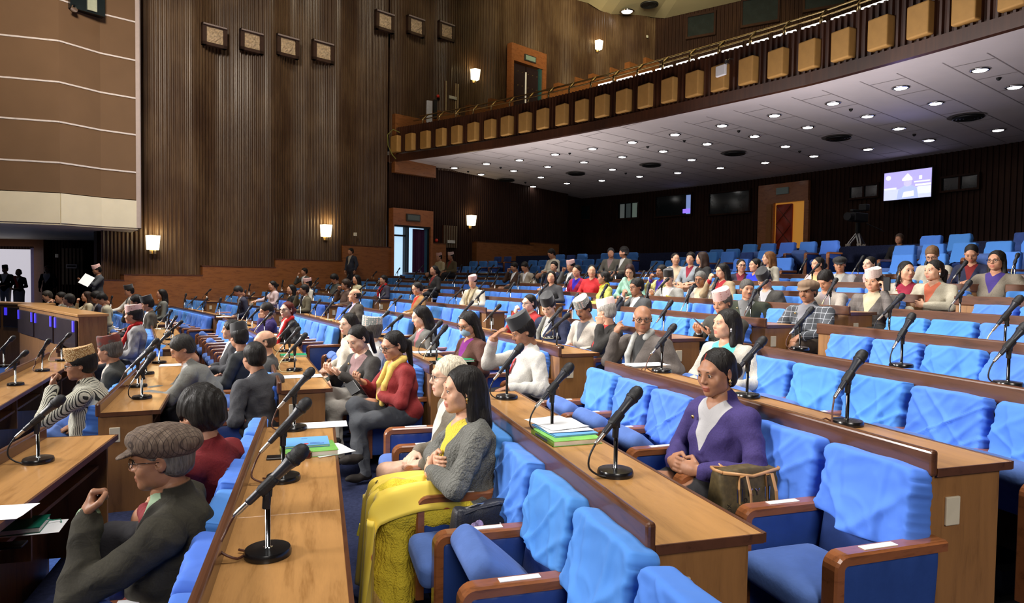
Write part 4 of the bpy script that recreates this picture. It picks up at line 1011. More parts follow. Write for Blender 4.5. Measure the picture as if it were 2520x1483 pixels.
# ================================================================ people
def rot_el(R=None): return None
def dist_prim(P, pr):
    ty = pr[0]
    if ty == 'c':
        a, b, ra, rb = [np.array(pr[1]), np.array(pr[2]), pr[3], pr[4]]
        ba = b-a; L = ba @ ba+1e-12; pa = P-a; t = np.clip((pa @ ba)/L, 0, 1)
        return np.linalg.norm(pa-t[..., None]*ba, axis=-1)-(ra+(rb-ra)*t)
    c, r = np.array(pr[1]), np.array(pr[2]); q = P-c
    if len(pr) > 3 and pr[3] is not None and not isinstance(pr[3], (int, float, str)): q = q @ np.array(pr[3])
    k0 = np.linalg.norm(q/r, axis=-1); k1 = np.linalg.norm(q/(r*r), axis=-1)+1e-9
    return k0*(k0-1)/k1
def bbox(pr, m):
    if pr[0] == 'c':
        a, b = np.array(pr[1]), np.array(pr[2]); r = max(pr[3], pr[4])
        return np.minimum(a, b)-r-m, np.maximum(a, b)+r+m
    c = np.array(pr[1]); r = max(pr[2]) if (len(pr) > 3 and pr[3] is not None) else np.array(pr[2]); return c-r-m, c+r+m
def sdf_mesh(prims, h, clip=None):
    # prims: (shape, tag, blend, sign); surface nets over a grid
    lo = np.min([bbox(p[0], 0)[0] for p in prims if p[3] > 0], axis=0)-2.5*h; hi = np.max([bbox(p[0], 0)[1] for p in prims if p[3] > 0], axis=0)+2.5*h
    n = np.ceil((hi-lo)/h).astype(int)+1
    D = np.full(n, .3, np.float32)
    ax = [lo[i]+h*np.arange(n[i]) for i in range(3)]
    for shp, tg, kb, sg in prims:
        m = max(3*h, kb+2*h) if sg > 0 else kb+2*h
        b0, b1 = bbox(shp, m); i0 = np.maximum(((b0-lo)/h).astype(int), 0); i1 = np.minimum(((b1-lo)/h).astype(int)+2, n)
        if (i1 <= i0).any(): continue
        G = np.stack(np.meshgrid(*[ax[i][i0[i]:i1[i]] for i in range(3)], indexing='ij'), -1)
        d = dist_prim(G, shp).astype(np.float32); sl = tuple(slice(i0[i], i1[i]) for i in range(3)); a = D[sl]
        if sg > 0:
            if kb > 0: hh = np.clip(.5+.5*(a-d)/kb, 0, 1); D[sl] = a*(1-hh)+d*hh-kb*hh*(1-hh)
            else: D[sl] = np.minimum(a, d)
        else:
            d = -d; hh = np.clip(.5-.5*(a-d)/kb, 0, 1); D[sl] = a*(1-hh)+d*hh+kb*hh*(1-hh)
    # surface nets
    s = D < 0
    c = np.zeros(np.array(D.shape)-1, np.int8)
    for dx in (0, 1):
        for dy in (0, 1):
            for dz in (0, 1): c += s[dx:c.shape[0]+dx, dy:c.shape[1]+dy, dz:c.shape[2]+dz]
    act = (c > 0) & (c < 8); I = np.argwhere(act); 
    idx = np.full(act.shape, -1, np.int32); idx[act] = np.arange(len(I))
    acc = np.zeros((len(I), 3)); cnt = np.zeros(len(I))
    for axn in range(3):
        o1, o2 = [q for q in range(3) if q != axn]
        for u in (0, 1):
            for v in (0, 1):
                A = I.copy(); A[:, o1] += u; A[:, o2] += v; B = A.copy(); B[:, axn] += 1
                da = D[tuple(A.T)]; db = D[tuple(B.T)]; cr = (da < 0) != (db < 0)
                t = np.where(cr, da/(da-db+1e-12), 0); pt = A.astype(float); pt[:, axn] += t
                acc[cr] += pt[cr]; cnt[cr] += 1
    V = lo+h*acc/cnt[:, None]
    F_ = []
    for axn in range(3):
        o1, o2 = [(1, 2), (2, 0), (0, 1)][axn]
        sa = [slice(None)]*3; sb = [slice(None)]*3; sa[axn] = slice(0, -1); sb[axn] = slice(1, None)
        cr = s[tuple(sa)] != s[tuple(sb)]; E_ = np.argwhere(cr)
        ok = (E_[:, o1] > 0) & (E_[:, o2] > 0) & (E_[:, o1] < D.shape[o1]-1) & (E_[:, o2] < D.shape[o2]-1); E_ = E_[ok]
        fl = s[tuple(E_.T)]
        q = []
        for u, v in ((0, 0), (-1, 0), (-1, -1), (0, -1)):
            A = E_.copy(); A[:, o1] += u; A[:, o2] += v; q.append(idx[tuple(A.T)])
        Q = np.stack(q, 1); Q[~fl] = Q[~fl][:, ::-1]; F_.append(Q[:, ::-1])
    Fq = np.concatenate(F_); Fq = Fq[:, ::-1]
    return V, Fq
def tag_dist(V, prims, tg):
    d = np.full(len(V), .5)
    for shp, t, kb, sg in prims:
        if t == tg and sg > 0: d = np.minimum(d, dist_prim(V, shp))
    return d
def np_mesh(name, parts, mats, attrs=None):
    V = np.concatenate([p[0] for p in parts]); off = 0; Fs = []
    for p in parts: Fs.append(p[1]+off); off += len(p[0])
    Fq = np.concatenate(Fs); me = bpy.data.meshes.new(name)
    me.vertices.add(len(V)); me.vertices.foreach_set('co', V.astype(np.float32).ravel())
    me.loops.add(len(Fq)*4); me.loops.foreach_set('vertex_index', Fq.astype(np.int32).ravel())
    me.polygons.add(len(Fq)); me.polygons.foreach_set('loop_start', np.arange(len(Fq), dtype=np.int32)*4); me.polygons.foreach_set('loop_total', np.full(len(Fq), 4, np.int32))
    me.polygons.foreach_set('use_smooth', np.ones(len(Fq), bool))
    for m in mats: me.materials.append(m)
    for k, a in (attrs or {}).items():
        at_ = me.attributes.new(k, 'FLOAT', 'POINT'); at_.data.foreach_set('value', a.astype(np.float32))
    me.update(); me.validate(); return me
SKIN = [(.62, .34, .22), (.48, .24, .145), (.34, .16, .09), (.2, .085, .048), (.70, .44, .32)]
PMC = {}
def person_mat(top, shirt, low, skin, pat):
    key = (top, shirt, low, skin, pat)
    if key in PMC: return PMC[key]
    m, t, b = nt('clothes_and_skin'); L = t.links.new
    def col(c): n = N(t, 'ShaderNodeRGB'); n.outputs[0].default_value = (*c, 1); return n.outputs[0]
    tc = coords(t, (1, 1, 1))
    c_top = col(top)
    bump_s = None
    nz = N(t, 'ShaderNodeTexNoise'); nz.inputs['Scale'].default_value = 160; nz.inputs['Detail'].default_value = 2; L(tc, nz.inputs['Vector'])
    mx = N(t, 'ShaderNodeMix', data_type='RGBA', blend_type='MULTIPLY'); mx.inputs[0].default_value = .45; L(c_top, mx.inputs[6]); L(ramp(t, nz.outputs['Fac'], [(.3, (.6, .6, .6)), (.7, (1.25, 1.25, 1.25))]), mx.inputs[7]); c_top = mx.outputs[2]
    if pat in ('stripe', 'check', 'plaid', 'knit'):
        sep = N(t, 'ShaderNodeSeparateXYZ'); L(tc, sep.inputs[0])
        def lines(o, f, w_):
            a = N(t, 'ShaderNodeMath', operation='MULTIPLY'); a.inputs[1].default_value = f; L(o, a.inputs[0]); q = N(t, 'ShaderNodeMath', operation='FRACT'); L(a.outputs[0], q.inputs[0])
            g = N(t, 'ShaderNodeMath', operation='LESS_THAN'); g.inputs[1].default_value = w_; L(q.outputs[0], g.inputs[0]); return g.outputs[0]
        if pat == 'stripe':
            nn = N(t, 'ShaderNodeTexNoise'); nn.inputs['Scale'].default_value = 6; L(tc, nn.inputs['Vector'])
            ad = N(t, 'ShaderNodeMath', operation='MULTIPLY_ADD'); ad.inputs[1].default_value = .03; L(nn.outputs['Fac'], ad.inputs[0])
            sx = N(t, 'ShaderNodeMath', operation='MULTIPLY_ADD'); sx.inputs[1].default_value = 1.0; L(sep.outputs[0], sx.inputs[0]); L(sep.outputs[1], sx.inputs[2]); L(sx.outputs[0], ad.inputs[2]); g = lines(ad.outputs[0], 52, .34); dark = (.03, .03, .028)
        elif pat == 'check':
            g1 = lines(sep.outputs[0], 17, .07); g2 = lines(sep.outputs[2], 17, .07); mxx = N(t, 'ShaderNodeMath', operation='MAXIMUM'); L(g1, mxx.inputs[0]); L(g2, mxx.inputs[1]); g = mxx.outputs[0]; dark = (.4, .42, .46)
        elif pat == 'plaid':
            g1 = lines(sep.outputs[0], 9, .4); g2 = lines(sep.outputs[2], 9, .4); mxx = N(t, 'ShaderNodeMath', operation='ADD'); L(g1, mxx.inputs[0]); L(g2, mxx.inputs[1]); mm = N(t, 'ShaderNodeMath', operation='MULTIPLY'); mm.inputs[1].default_value = .28; L(mxx.outputs[0], mm.inputs[0]); g = mm.outputs[0]; dark = tuple(x*.35 for x in top)
        else:
            wv_ = N(t, 'ShaderNodeTexWave', wave_type='BANDS', bands_direction='X'); wv_.inputs['Scale'].default_value = 16; wv_.inputs['Distortion'].default_value = 5; wv_.inputs['Detail'].default_value = 2; wv_.inputs['Detail Scale'].default_value = 5; L(tc, wv_.inputs['Vector']); g = N(t, 'ShaderNodeMath', operation='MULTIPLY').outputs[0]
            g.node.inputs[1].default_value = .38; L(wv_.outputs['Fac'], g.node.inputs[0]); dark = tuple(x*.45 for x in top); bump_s = wv_.outputs['Fac']
        mx = N(t, 'ShaderNodeMix', data_type='RGBA'); L(g, mx.inputs[0]); L(c_top, mx.inputs[6]); mx.inputs[7].default_value = (*dark, 1); c_top = mx.outputs[2]
    cur = c_top
    def layer(cur, attr, c, w_=.0012):
        a = N(t, 'ShaderNodeAttribute', attribute_name=attr); r_ = N(t, 'ShaderNodeMapRange'); r_.inputs['From Min'].default_value = -w_; r_.inputs['From Max'].default_value = w_; L(a.outputs['Fac'], r_.inputs['Value'])
        mx = N(t, 'ShaderNodeMix', data_type='RGBA'); L(r_.outputs[0], mx.inputs[0]); L(cur, mx.inputs[6])
        if isinstance(c, tuple): mx.inputs[7].default_value = (*c, 1)
        else: L(c, mx.inputs[7])
        return mx.outputs[2], r_.outputs[0]
    cur, _ = layer(cur, 'a_low', low); 
    cur, _ = layer(cur, 'a_shirt', shirt)
    ns = N(t, 'ShaderNodeTexNoise'); ns.inputs['Scale'].default_value = 30; L(tc, ns.inputs['Vector'])
    sk = ramp(t, ns.outputs['Fac'], [(.3, tuple(x*.88 for x in skin)), (.7, tuple(min(1, x*1.1) for x in skin))])
    cur, sf = layer(cur, 'a_skin', sk)
    cur, _ = layer(cur, 'a_lip', (min(1, skin[0]*.88), skin[1]*.55, skin[2]*.6), .0025)
    cur, _ = layer(cur, 'a_shoe', (.02, .015, .012))
    L(cur, b.inputs['Base Color'])
    rr = N(t, 'ShaderNodeMapRange'); L(sf, rr.inputs['Value']); rr.inputs['To Min'].default_value = .85; rr.inputs['To Max'].default_value = .48; L(rr.outputs[0], b.inputs['Roughness'])
    b.inputs['Specular IOR Level'].default_value = .35
    b.inputs['Subsurface Weight'].default_value = 0
    n2 = N(t, 'ShaderNodeTexNoise'); n2.inputs['Scale'].default_value = 14; n2.inputs['Detail'].default_value = 4; n2.inputs['Distortion'].default_value = 1.2; L(tc, n2.inputs['Vector'])
    bp = N(t, 'ShaderNodeBump'); bp.inputs['Distance'].default_value = .012
    iv = N(t, 'ShaderNodeMapRange'); L(sf, iv.inputs['Value']); iv.inputs['To Min'].default_value = .5; iv.inputs['To Max'].default_value = .02; L(iv.outputs[0], bp.inputs['Strength'])
    L(bump_s or n2.outputs['Fac'], bp.inputs['Height']); L(bp.outputs[0], b.inputs['Normal'])
    PMC[key] = m; return m
def hair_mat(c):
    k = ('h', c)
    if k in PMC: return PMC[k]
    m, t, b = nt('hair'); v = coords(t, (60, 60, 9)); n = N(t, 'ShaderNodeTexNoise'); n.inputs['Scale'].default_value = 2; n.inputs['Detail'].default_value = 4; t.links.new(v, n.inputs['Vector'])
    t.links.new(ramp(t, n.outputs['Fac'], [(.3, tuple(x*.5 for x in c)), (.7, tuple(min(1, x*1.5) for x in c))]), b.inputs['Base Color']); b.inputs['Roughness'].default_value = .5; b.inputs['Specular IOR Level'].default_value = .22
    bp = N(t, 'ShaderNodeBump'); bp.inputs['Strength'].default_value = .9; bp.inputs['Distance'].default_value = .006; t.links.new(n.outputs['Fac'], bp.inputs['Height']); t.links.new(bp.outputs[0], b.inputs['Normal'])
    PMC[k] = m; return m
def hat_mat(kind):
    k = ('t', kind)
    if k in PMC: return PMC[k]
    m, t, b = nt('hat_'+kind); v = coords(t, (1, 1, 1)); L = t.links.new
    if kind == 'black': b.inputs['Base Color'].default_value = (.012, .012, .014, 1); b.inputs['Sheen Weight'].default_value = .3
    elif kind == 'knit':
        vo = N(t, 'ShaderNodeTexVoronoi'); vo.inputs['Scale'].default_value = 110; L(v, vo.inputs['Vector']); L(ramp(t, vo.outputs['Distance'], [(.2, (.75, .62, .38)), (.35, (.55, .36, .14)), (.6, (.30, .15, .05))]), b.inputs['Base Color'])
        bp = N(t, 'ShaderNodeBump'); bp.inputs['Strength'].default_value = .6; bp.inputs['Distance'].default_value = .004; L(vo.outputs['Distance'], bp.inputs['Height']); L(bp.outputs[0], b.inputs['Normal'])
    elif kind in ('tweed', 'tan', 'capblack'):
        c = {'tweed': (.13, .09, .065), 'tan': (.2, .13, .08), 'capblack': (.02, .02, .022)}[kind]
        if kind == 'tweed':
            sep = N(t, 'ShaderNodeSeparateXYZ'); L(v, sep.inputs[0]); out = None
            for s_ in (1, -1):
                a = N(t, 'ShaderNodeMath', operation='MULTIPLY_ADD'); a.inputs[1].default_value = s_; L(sep.outputs[1], a.inputs[0]); L(sep.outputs[0], a.inputs[2])
                a2 = N(t, 'ShaderNodeMath', operation='MULTIPLY'); a2.inputs[1].default_value = 52; L(a.outputs[0], a2.inputs[0]); f_ = N(t, 'ShaderNodeMath', operation='FRACT'); L(a2.outputs[0], f_.inputs[0]); g = N(t, 'ShaderNodeMath', operation='LESS_THAN'); g.inputs[1].default_value = .14; L(f_.outputs[0], g.inputs[0])
                if out is None: out = g.outputs[0]
                else: mxx = N(t, 'ShaderNodeMath', operation='MAXIMUM'); L(out, mxx.inputs[0]); L(g.outputs[0], mxx.inputs[1]); out = mxx.outputs[0]
            nn = N(t, 'ShaderNodeTexNoise'); nn.inputs['Scale'].default_value = 40; L(v, nn.inputs['Vector'])
            mx = N(t, 'ShaderNodeMix', data_type='RGBA'); L(out, mx.inputs[0]); L(ramp(t, nn.outputs['Fac'], [(.35, (.10, .065, .045)), (.65, (.17, .12, .085))]), mx.inputs[6]); mx.inputs[7].default_value = (.045, .028, .02, 1); L(mx.outputs[2], b.inputs['Base Color'])
        else: b.inputs['Base Color'].default_value = (*c, 1)
        b.inputs['Roughness'].default_value = .9
    else:   # woven pink, grey and patterned topis
        pal = {'pink': [(.50, .20, .19), (.74, .47, .43)], 'dhaka': [(.62, .22, .16), (.78, .70, .62), (.25, .28, .26)], 'dark': [(.03, .022, .02), (.08, .06, .055), (.16, .03, .02)], 'brown': [(.3, .2, .16), (.7, .55, .5)], 'pale': [(.72, .45, .42), (.80, .62, .58)]}[kind]
        vo = N(t, 'ShaderNodeTexVoronoi', distance='MANHATTAN'); vo.inputs['Scale'].default_value = {'dark': 14, 'pink': 34, 'dhaka': 42}.get(kind, 60); vo.inputs['Randomness'].default_value = .4; L(v, vo.inputs['Vector'])
        st = [(.18, pal[0]), (.42, pal[1])]+([(.75, pal[2])] if len(pal) > 2 else []); L(ramp(t, vo.outputs['Distance'], st), b.inputs['Base Color'])
    b.inputs['Roughness'].default_value = .85
    PMC[k] = m; return m
M_EYEW = plain('eye_white', (.75, .7, .66), .25, 0, .02); M_IRIS = plain('iris', (.02, .01, .006), .1, 0, .02); M_GOLD = plain('gold', (.85, .55, .18), .25, 1, .05)
def V3(*a): return np.array(a, float)
def head_prims(g, age=0):
    w_ = 1.0 if g == 'm' else .95; P = []
    def e(c, r, k=.02, tg='skin', sg=1, R=None): P.append((('e', c, r, R), tg, k, sg))
    def c(a, b, ra, rb, k=.01, tg='skin', sg=1): P.append((('c', a, b, ra, rb), tg, k, sg))
    e((0, -.012, .028), (.076*w_, .094, .086), 0); e((0, .028, -.02), (.061*w_, .062, .083), .03); e((0, .028, -.062), (.051*w_, .055, .048), .03)
    e((0, .066, -.094), (.022*w_, .02, .018), .025)
    for s in (-1, 1):
        e((s*.042, .055, -.03), (.026, .026, .028), .02); e((s*.045, .02, -.062), (.02, .035, .03), .02)
    c((-.036, .078, .024), (.036, .078, .024), .012, .012, .02)
    for s in (-1, 1): e((s*.031, .101, .001), (.018, .015, .0105), .012, 'skin', -1)
    for s in (-1, 1): e((s*.031, .074, .000), (.0155, .0145, .0125), .004)
    c((0, .086, .010), (0, .1035, -.028), .0070, .0105, .014)
    for s in (-1, 1): e((s*.0115, .094, -.033), (.0080, .009, .0065), .006)
    e((0, .087, -.060), (.024, .010, .0065), .006, 'lip'); e((0, .085, -.0705), (.020, .0105, .0072), .004, 'lip')
    e((0, .101, -.0655), (.022, .008, .0012), .003, 'skin', -1)
    for s in (-1, 1):
        R = [[cos(s*.45), sin(s*.45), 0], [-sin(s*.45), cos(s*.45), 0], [0, 0, 1]]
        e((s*.079*w_, -.010, -.004), (.008, .021, .031), .006, 'skin', 1, R); e((s*.086*w_, -.004, 0), (.006, .011, .016), .004, 'skin', -1)
    return P
def hand_prims(W_, D, Nn, side, curl=.5, spread=.0):
    # W_ wrist, D finger direction, Nn palm normal (the way the palm faces); side: +1 thumb towards +cross
    D = D/np.linalg.norm(D); Nn = Nn-D*(Nn @ D); Nn /= np.linalg.norm(Nn); X = np.cross(D, Nn)*side
    P = []; B = np.stack([X, D, Nn], 1)
    P.append((('e', W_+D*.045, (.039, .05, .0165), B), 'skin', .012, 1)); P.append((('c', W_-D*.03, W_+D*.02, .026, .024), 'skin', .02, 1))
    for i, (x, L) in enumerate(((.030, .066), (.010, .074), (-.010, .069), (-.029, .055))):
        p = W_+D*.082+X*x; a = (curl*.55 if curl < 1 else curl*1.15)+.07*i; st = curl*(1.0 if curl < 1 else 1.22); d = D+X*x*spread*8
        for q in range(3):
            dd = d*cos(a)+Nn*sin(a); dd /= np.linalg.norm(dd); l = L*(.45, .32, .25)[q]; n = p+dd*l
            P.append((('c', p, n, .0100-.0008*q, .0092-.0008*q), 'skin', .004, 1)); p = n; a += st
    p = W_+D*.022+X*.030; q = p+D*.030+X*.026+Nn*.012*(1+curl); r = q+D*.030-X*.004*curl*3+Nn*.012*curl
    P.append((('c', p, q, .014, .0105), 'skin', .01, 1)); P.append((('c', q, r, .0105, .0085), 'skin', .004, 1))
    return P
def Rz(a): c, s = cos(a), sin(a); return np.array([[c, -s, 0], [s, c, 0], [0, 0, 1]])
def Rx(a): c, s = cos(a), sin(a); return np.array([[1, 0, 0], [0, c, -s], [0, s, c]])
def Ry(a): c, s = cos(a), sin(a); return np.array([[c, 0, s], [0, 1, 0], [-s, 0, c]])
POSES = {   # per arm, mirrored for the left: (elbow, wrist, finger dir, palm normal, curl); z relative to shoulder height where flagged
 'lap': ((.25, .02, .20), (.10, .26, .13), (-.75, .5, -.1), (0, -.2, -1), .5),
 'clasp': ((.25, .04, .20), (.075, .27, .15), (-.9, .5, .1), (-.3, -.9, -.3), .9),
 'rest': ((.27, -.02, .20), (.25, .24, .17), (-.1, 1, -.2), (0, 0, -1), .4),
 'desk': ((.24, .20, .26), (.10, .44, .24), (-.4, 1, -.1), (0, 0, -1), .35),
 'knee': ((.24, .10, .22), (.12, .36, .14), (-.2, 1, -.4), (0, 0, -1), .5),
 'fist': ((.20, .24, 'm-.32'), (.07, .24, 'm-.03'), (-.25, -.15, 1), (-.3, -1, 0), 1.12),
 'chin': ((.21, .22, 'm-.30'), (.06, .17, 'm+.02'), (-.5, .1, 1), (-.2, -1, .3), 1.0),
 'fore': ((.23, .28, 'm-.22'), (.08, .27, 'm+.10'), (-.35, -.65, .75), (-.1, -.6, -.4), .35),
 'ear': ((.25, .16, 'm-.27'), (.13, .10, 'm+.07'), (-.1, -.15, 1), (-1, .1, 0), .8),
 'cheek': ((.24, .17, 'm-.28'), (.10, .12, 'm+.04'), (-.25, .0, 1), (-1, .0, 0), 1.0),
 'phone': ((.22, .10, .26), (.07, .30, .34), (-.5, .8, .5), (0, -.4, 1), .6),
 'mic': ((.22, .14, .30), (.06, .32, .42), (-.3, .8, .6), (-1, 0, 0), 1.3),
 'cross': ((.25, .13, .22), (-.04, .25, .23), (-1, -.1, .12), (0, -1, 0), .5),
 'crossu': ((.25, .13, .24), (-.02, .20, .27), (-1, .0, .1), (0, -1, 0), .5),
 'paper': ((.22, .12, .30), (.10, .36, .40), (-.5, .8, .2), (-.4, 0, 1), .6),
 'shoulder': ((.24, .14, 'm-.30'), (.20, .14, 'm-.05'), (-.5, -.1, 1), (-.3, -1, 0), 1.2),
 'down': ((.24, -.03, 'm-.30'), (.25, .03, 'm-.55'), (0, .1, -1), (-1, 0, 0), .4),
}
NP = [0]
_m = MB(); _m.lathe([(.0001, -.0125), (.009, -.009), (.0122, 0), (.009, .009), (.0001, .0125)], 12); _m.lathe([(.0056, -.0008), (.0052, .0010), (.001, .0016)], 12, (0, 0, 0), 1, Matrix.Translation((0, .0120, -.001)) @ Matrix.Rotation(-PI/2, 4, 'X')); EYE = _m.mesh('eye', [M_EYEW, M_IRIS], True)
_m = MB(); _m.tube([(.014, .0905, .018), (.030, .092, .0235), (.046, .079, .018)], [.0035, .0035, .0018], 6, 0, True, .6); BROW = {True: _m.mesh('eyebrow', [hair_mat((.012, .01, .009))], True), False: _m.mesh('eyebrow', [hair_mat((.15, .14, .13))], True)}
_m = MB(); _m.tube([(.0175, .0845, .003), (.030, .0915, .0085), (.044, .0815, .003)], .0018, 5); LID = _m.mesh('eyelid', [hair_mat((.012, .01, .009))], True)
def xf(M, p): return M @ Vector(p)
def person(lab, px, py, k=None, d=None, yaw=0, hyaw=0, hp=0, pose=('lap', 'lap'), g='m', hair='short', hat=None, top=(.05, .05, .06), shirt=(.7, .7, .7), low=(.03, .03, .035), skin=1, pat=None, ex=(), lean=.0, side=.0, stand=False, fz=None, lod=None, haircol=(.012, .01, .009), width=1.0, v=.16, hroll=0):
    # where: sight line of the head meets the seat circle of its tier
    if k is None:
        best = None
        for kk in range(-3, 12):
            for (y_, a_) in ang(px, Rk(kk)+.93):
                if y_ < 3 or a_ > .82 or a_ < .2: continue
                ph = HY+ROLL*(px-W/2)-(Fk(kk)+1.20-ZC)*F/y_
                if best is None or abs(ph-py) < best[0]: best = (abs(ph-py), kk, y_)
        k, d = best[1], d or best[2]
    if d is None:
        c = [q for q in ang(px, Rk(k)+.93) if q[0] > 1.2]; d = min(c, key=lambda q: abs((hy(px)-py)/F*q[0]+ZC-Fk(k)-1.2))[0]
    pos = Vector(((px-W/2)/F*d, d)); 
    if fz is None: fz = Fk(k)
    zh = ZC+(hy(px)-py)/F*d
    a = math.atan2(pos.y-CY, pos.x-CX); face = a+PI          # towards the podium
    face += rad(yaw); rz = face-PI/2
    dist = d
    lv = lod if lod is not None else (0 if dist < 5 else (1 if dist < 12.5 else 2))
    hb = {0: .0095, 1: .016, 2: .03}[lv]; hh = {0: .0040, 1: .0075, 2: .016}[lv]; hs = {0: .0042, 1: .0065, 2: .012}[lv]
    hip = .52 if not stand else .90
    Ht = max(.44, min(.66, zh-fz-hip-.137)) if not stand else .54
    if stand: hip = zh-fz-.137-Ht
    sw = .185*width*(1 if g == 'm' else .9)
    P = []
    def c(a_, b_, ra, rb, k_=.03, tg='top'): P.append((('c', V3(*a_), V3(*b_), ra, rb), tg, k_, 1))
    def e(c_, r, k_=.04, tg='top', R=None): P.append((('e', c_, r, R), tg, k_, 1))
    N_ = V3(side, lean, Ht)                     # base of the neck
    ch = N_*V3(.75, .75, 1)-V3(0, .015, .17); be = N_*V3(.3, .35, 0)+V3(0, .02, .16)
    fat = width
    e((0, -.01, .03), (.165*fat, .13*fat, .12), 0); e(tuple(be), (.150*fat, .122*fat*(1.08 if g == 'm' else 1), .15)); e(tuple(ch), (.158*fat, .115*fat, .17), .06)
    sh = N_-V3(0, .02, .068)
    for s in (-1, 1): c(tuple(sh), tuple(sh+V3(s*(sw-.02), 0, -.015)), .068, .062, .05)
    if g == 'f':
        for s in (-1, 1): e(tuple(ch+V3(s*.07, .085, -.02)), (.06, .055, .06), .03)
    hd = N_+V3(0, .020+.03*(hp/30 if hp > 0 else 0), .137)
    c(tuple(N_-V3(0, .02, .05)), tuple(hd-V3(0, .02, .05)), .054 if g == 'm' else .047, .050 if g == 'm' else .043, .02, 'skin')
    # collar
    if hs < .012 or True:
        for s in (-1, 1): c(tuple(N_+V3(s*.03, -.055, .012)), tuple(N_+V3(s*.062, .028, -.03)), .017, .013, .012)
        for s in (-1, 1):
            if v > 0: c(tuple(N_+V3(s*.062, .028, -.03)), tuple(be+V3(s*.012, .122*fat+.0, .02)), .012, .009, .012)
    hands = []; aw = (1 if g == 'm' else .9)*(.85+.15*width)
    mz = N_[2]+.055
    for s, ps in ((1, pose[0]), (-1, pose[1])):
        if ps is None: continue
        el, wr, fd, pn, cu = POSES[ps]
        f_ = lambda q: np.array([q[0]*s, q[1], (mz+float(q[2][1:])) if isinstance(q[2], str) else q[2]*(Ht/.54)])
        E_, W__ = f_(el), f_(wr)
        E_[0] *= width; 
        if isinstance(el[2], str): E_[1] += lean*.9; W__[1] += lean; E_[0] += side; W__[0] += side
        elif ps in ('desk', 'phone', 'mic', 'paper'): E_[1] += lean*.6; W__[1] += lean*.6
        if stand and not isinstance(el[2], str): pass
        S_ = sh+V3(s*(sw-.0), 0, -.02)
        # keep arm lengths human
        ua = E_-S_; E_ = S_+ua/np.linalg.norm(ua)*max(.25, min(.31, np.linalg.norm(ua)))
        fa = W__-E_; W__ = E_+fa/np.linalg.norm(fa)*max(.22, min(.27, np.linalg.norm(fa)))
        c(tuple(S_), tuple(E_), .064*aw, .056*aw, .035); c(tuple(E_), tuple(W__-(W__-E_)*.10), .057*aw, .043*aw, .025); 
        if 'cuff' in ex: P.append((('c', W__-(W__-E_)*.16, W__-(W__-E_)*.02, .036, .035), 'shirt', .002, 1))
        c(tuple(W__-(W__-E_)*.16), tuple(W__), .026, .024, .004, 'skin')
        hands.append((s, W__, V3(fd[0]*s, fd[1], fd[2]), V3(pn[0]*s, pn[1], pn[2]), cu, ps))
    # legs
    if not stand:
        kx = .10
        if 'legcross' in ex:
            c((.09, .0, .0), (.02, .42, .10), .088, .066, .04, 'low'); c((.02, .42, .10), (-.16, .46, -.24), .058, .042, .03, 'low'); e((-.2, .52, -.28), (.04, .1, .035), .02, 'shoe')
            c((-.09, 0, 0), (-.10, .42, -.02), .088, .064, .04, 'low'); c((-.10, .42, -.02), (-.08, .36, -.44), .056, .042, .03, 'low'); e((-.08, .42, -.47), (.042, .12, .035), .02, 'shoe')
        else:
            for s in (-1, 1):
                c((s*.09, .0, .0), (s*(kx+.02), .40, .0), .09*fat, .064, .04, 'low'); c((s*(kx+.02), .40, 0), (s*(kx+.02), .36, -.42), .06, .042, .03, 'low'); e((s*(kx+.03), .42, -.47), (.042, .12, .035), .02, 'shoe')
        if 'skirt' in ex:
            c((0, .02, .0), (0, .38, .0), .15, .12, .05, 'low'); c((0, .38, 0), (0, .40, -.38), .12, .15, .05, 'low')
    else:
        L = hip-.04
        for s in (-1, 1):
            c((s*.085, 0, 0), (s*.095, .01, -L*.5), .095, .062, .04, 'low'); c((s*.095, .01, -L*.5), (s*.10, -.02, -L+.05), .058, .04, .03, 'low'); e((s*.105, .05, -L+.02), (.043, .125, .035), .02, 'shoe')
        if 'skirt' in ex: c((0, 0, 0), (0, .0, -L+.12), .13, .17, .05, 'low')
    if 'collar' in ex: c(tuple(N_-V3(0, .03, .03)), tuple(N_+V3(0, -.008, .008)), .070, .059, .015)
    V, Fq = sdf_mesh(P, hb)
    # fold relief in the cloth
    dS, dT, dL, dH, dSh = [tag_dist(V, P, t_) for t_ in ('skin', 'top', 'low', 'shirt', 'shoe')]
    if lv < 2:
        am = .0115 if lv == 0 else .010
        def gr(V):  # smooth pseudo noise
            x, y, z = V.T; s_ = NP[0]*1.7
            return np.sin(22*x+16*z+5*np.sin(9*y+s_)+s_)*np.sin(15*z-19*y+s_*.7)*.6+(1-np.abs(np.sin(26*z+18*x*np.sin(7*y+s_)+9*y+s_)))*.55
        nrm_ = np.zeros_like(V); a0, a1, a2 = V[Fq[:, 0]], V[Fq[:, 1]], V[Fq[:, 2]]; fn = np.cross(a1-a0, a2-a0)
        for q in range(4): np.add.at(nrm_, Fq[:, q], fn)
        nrm_ /= np.linalg.norm(nrm_, axis=1)[:, None]+1e-12
        V = V+nrm_*(am*gr(V)*(np.minimum(dT, dL) < dS+.002))[:, None]
    low_s = np.minimum(np.minimum(dT, .5), dS)-dL
    u = V[:, 2]-(be[2]+.02); vv = (N_[2]-be[2])
    axis = be[0]*0+side*np.clip(u/vv, 0, 1)
    skin_v = np.minimum(((u/vv-.74)*.30 if g == 'f' else (u/vv-.90)*.5)-np.abs(V[:, 0]-axis), (V[:, 1]-lean*np.clip(u/vv, 0, 1)-.01)*.6)
    skin_v = np.where((dL < dT) | (v <= 0 and g == 'm'), -.1, skin_v)
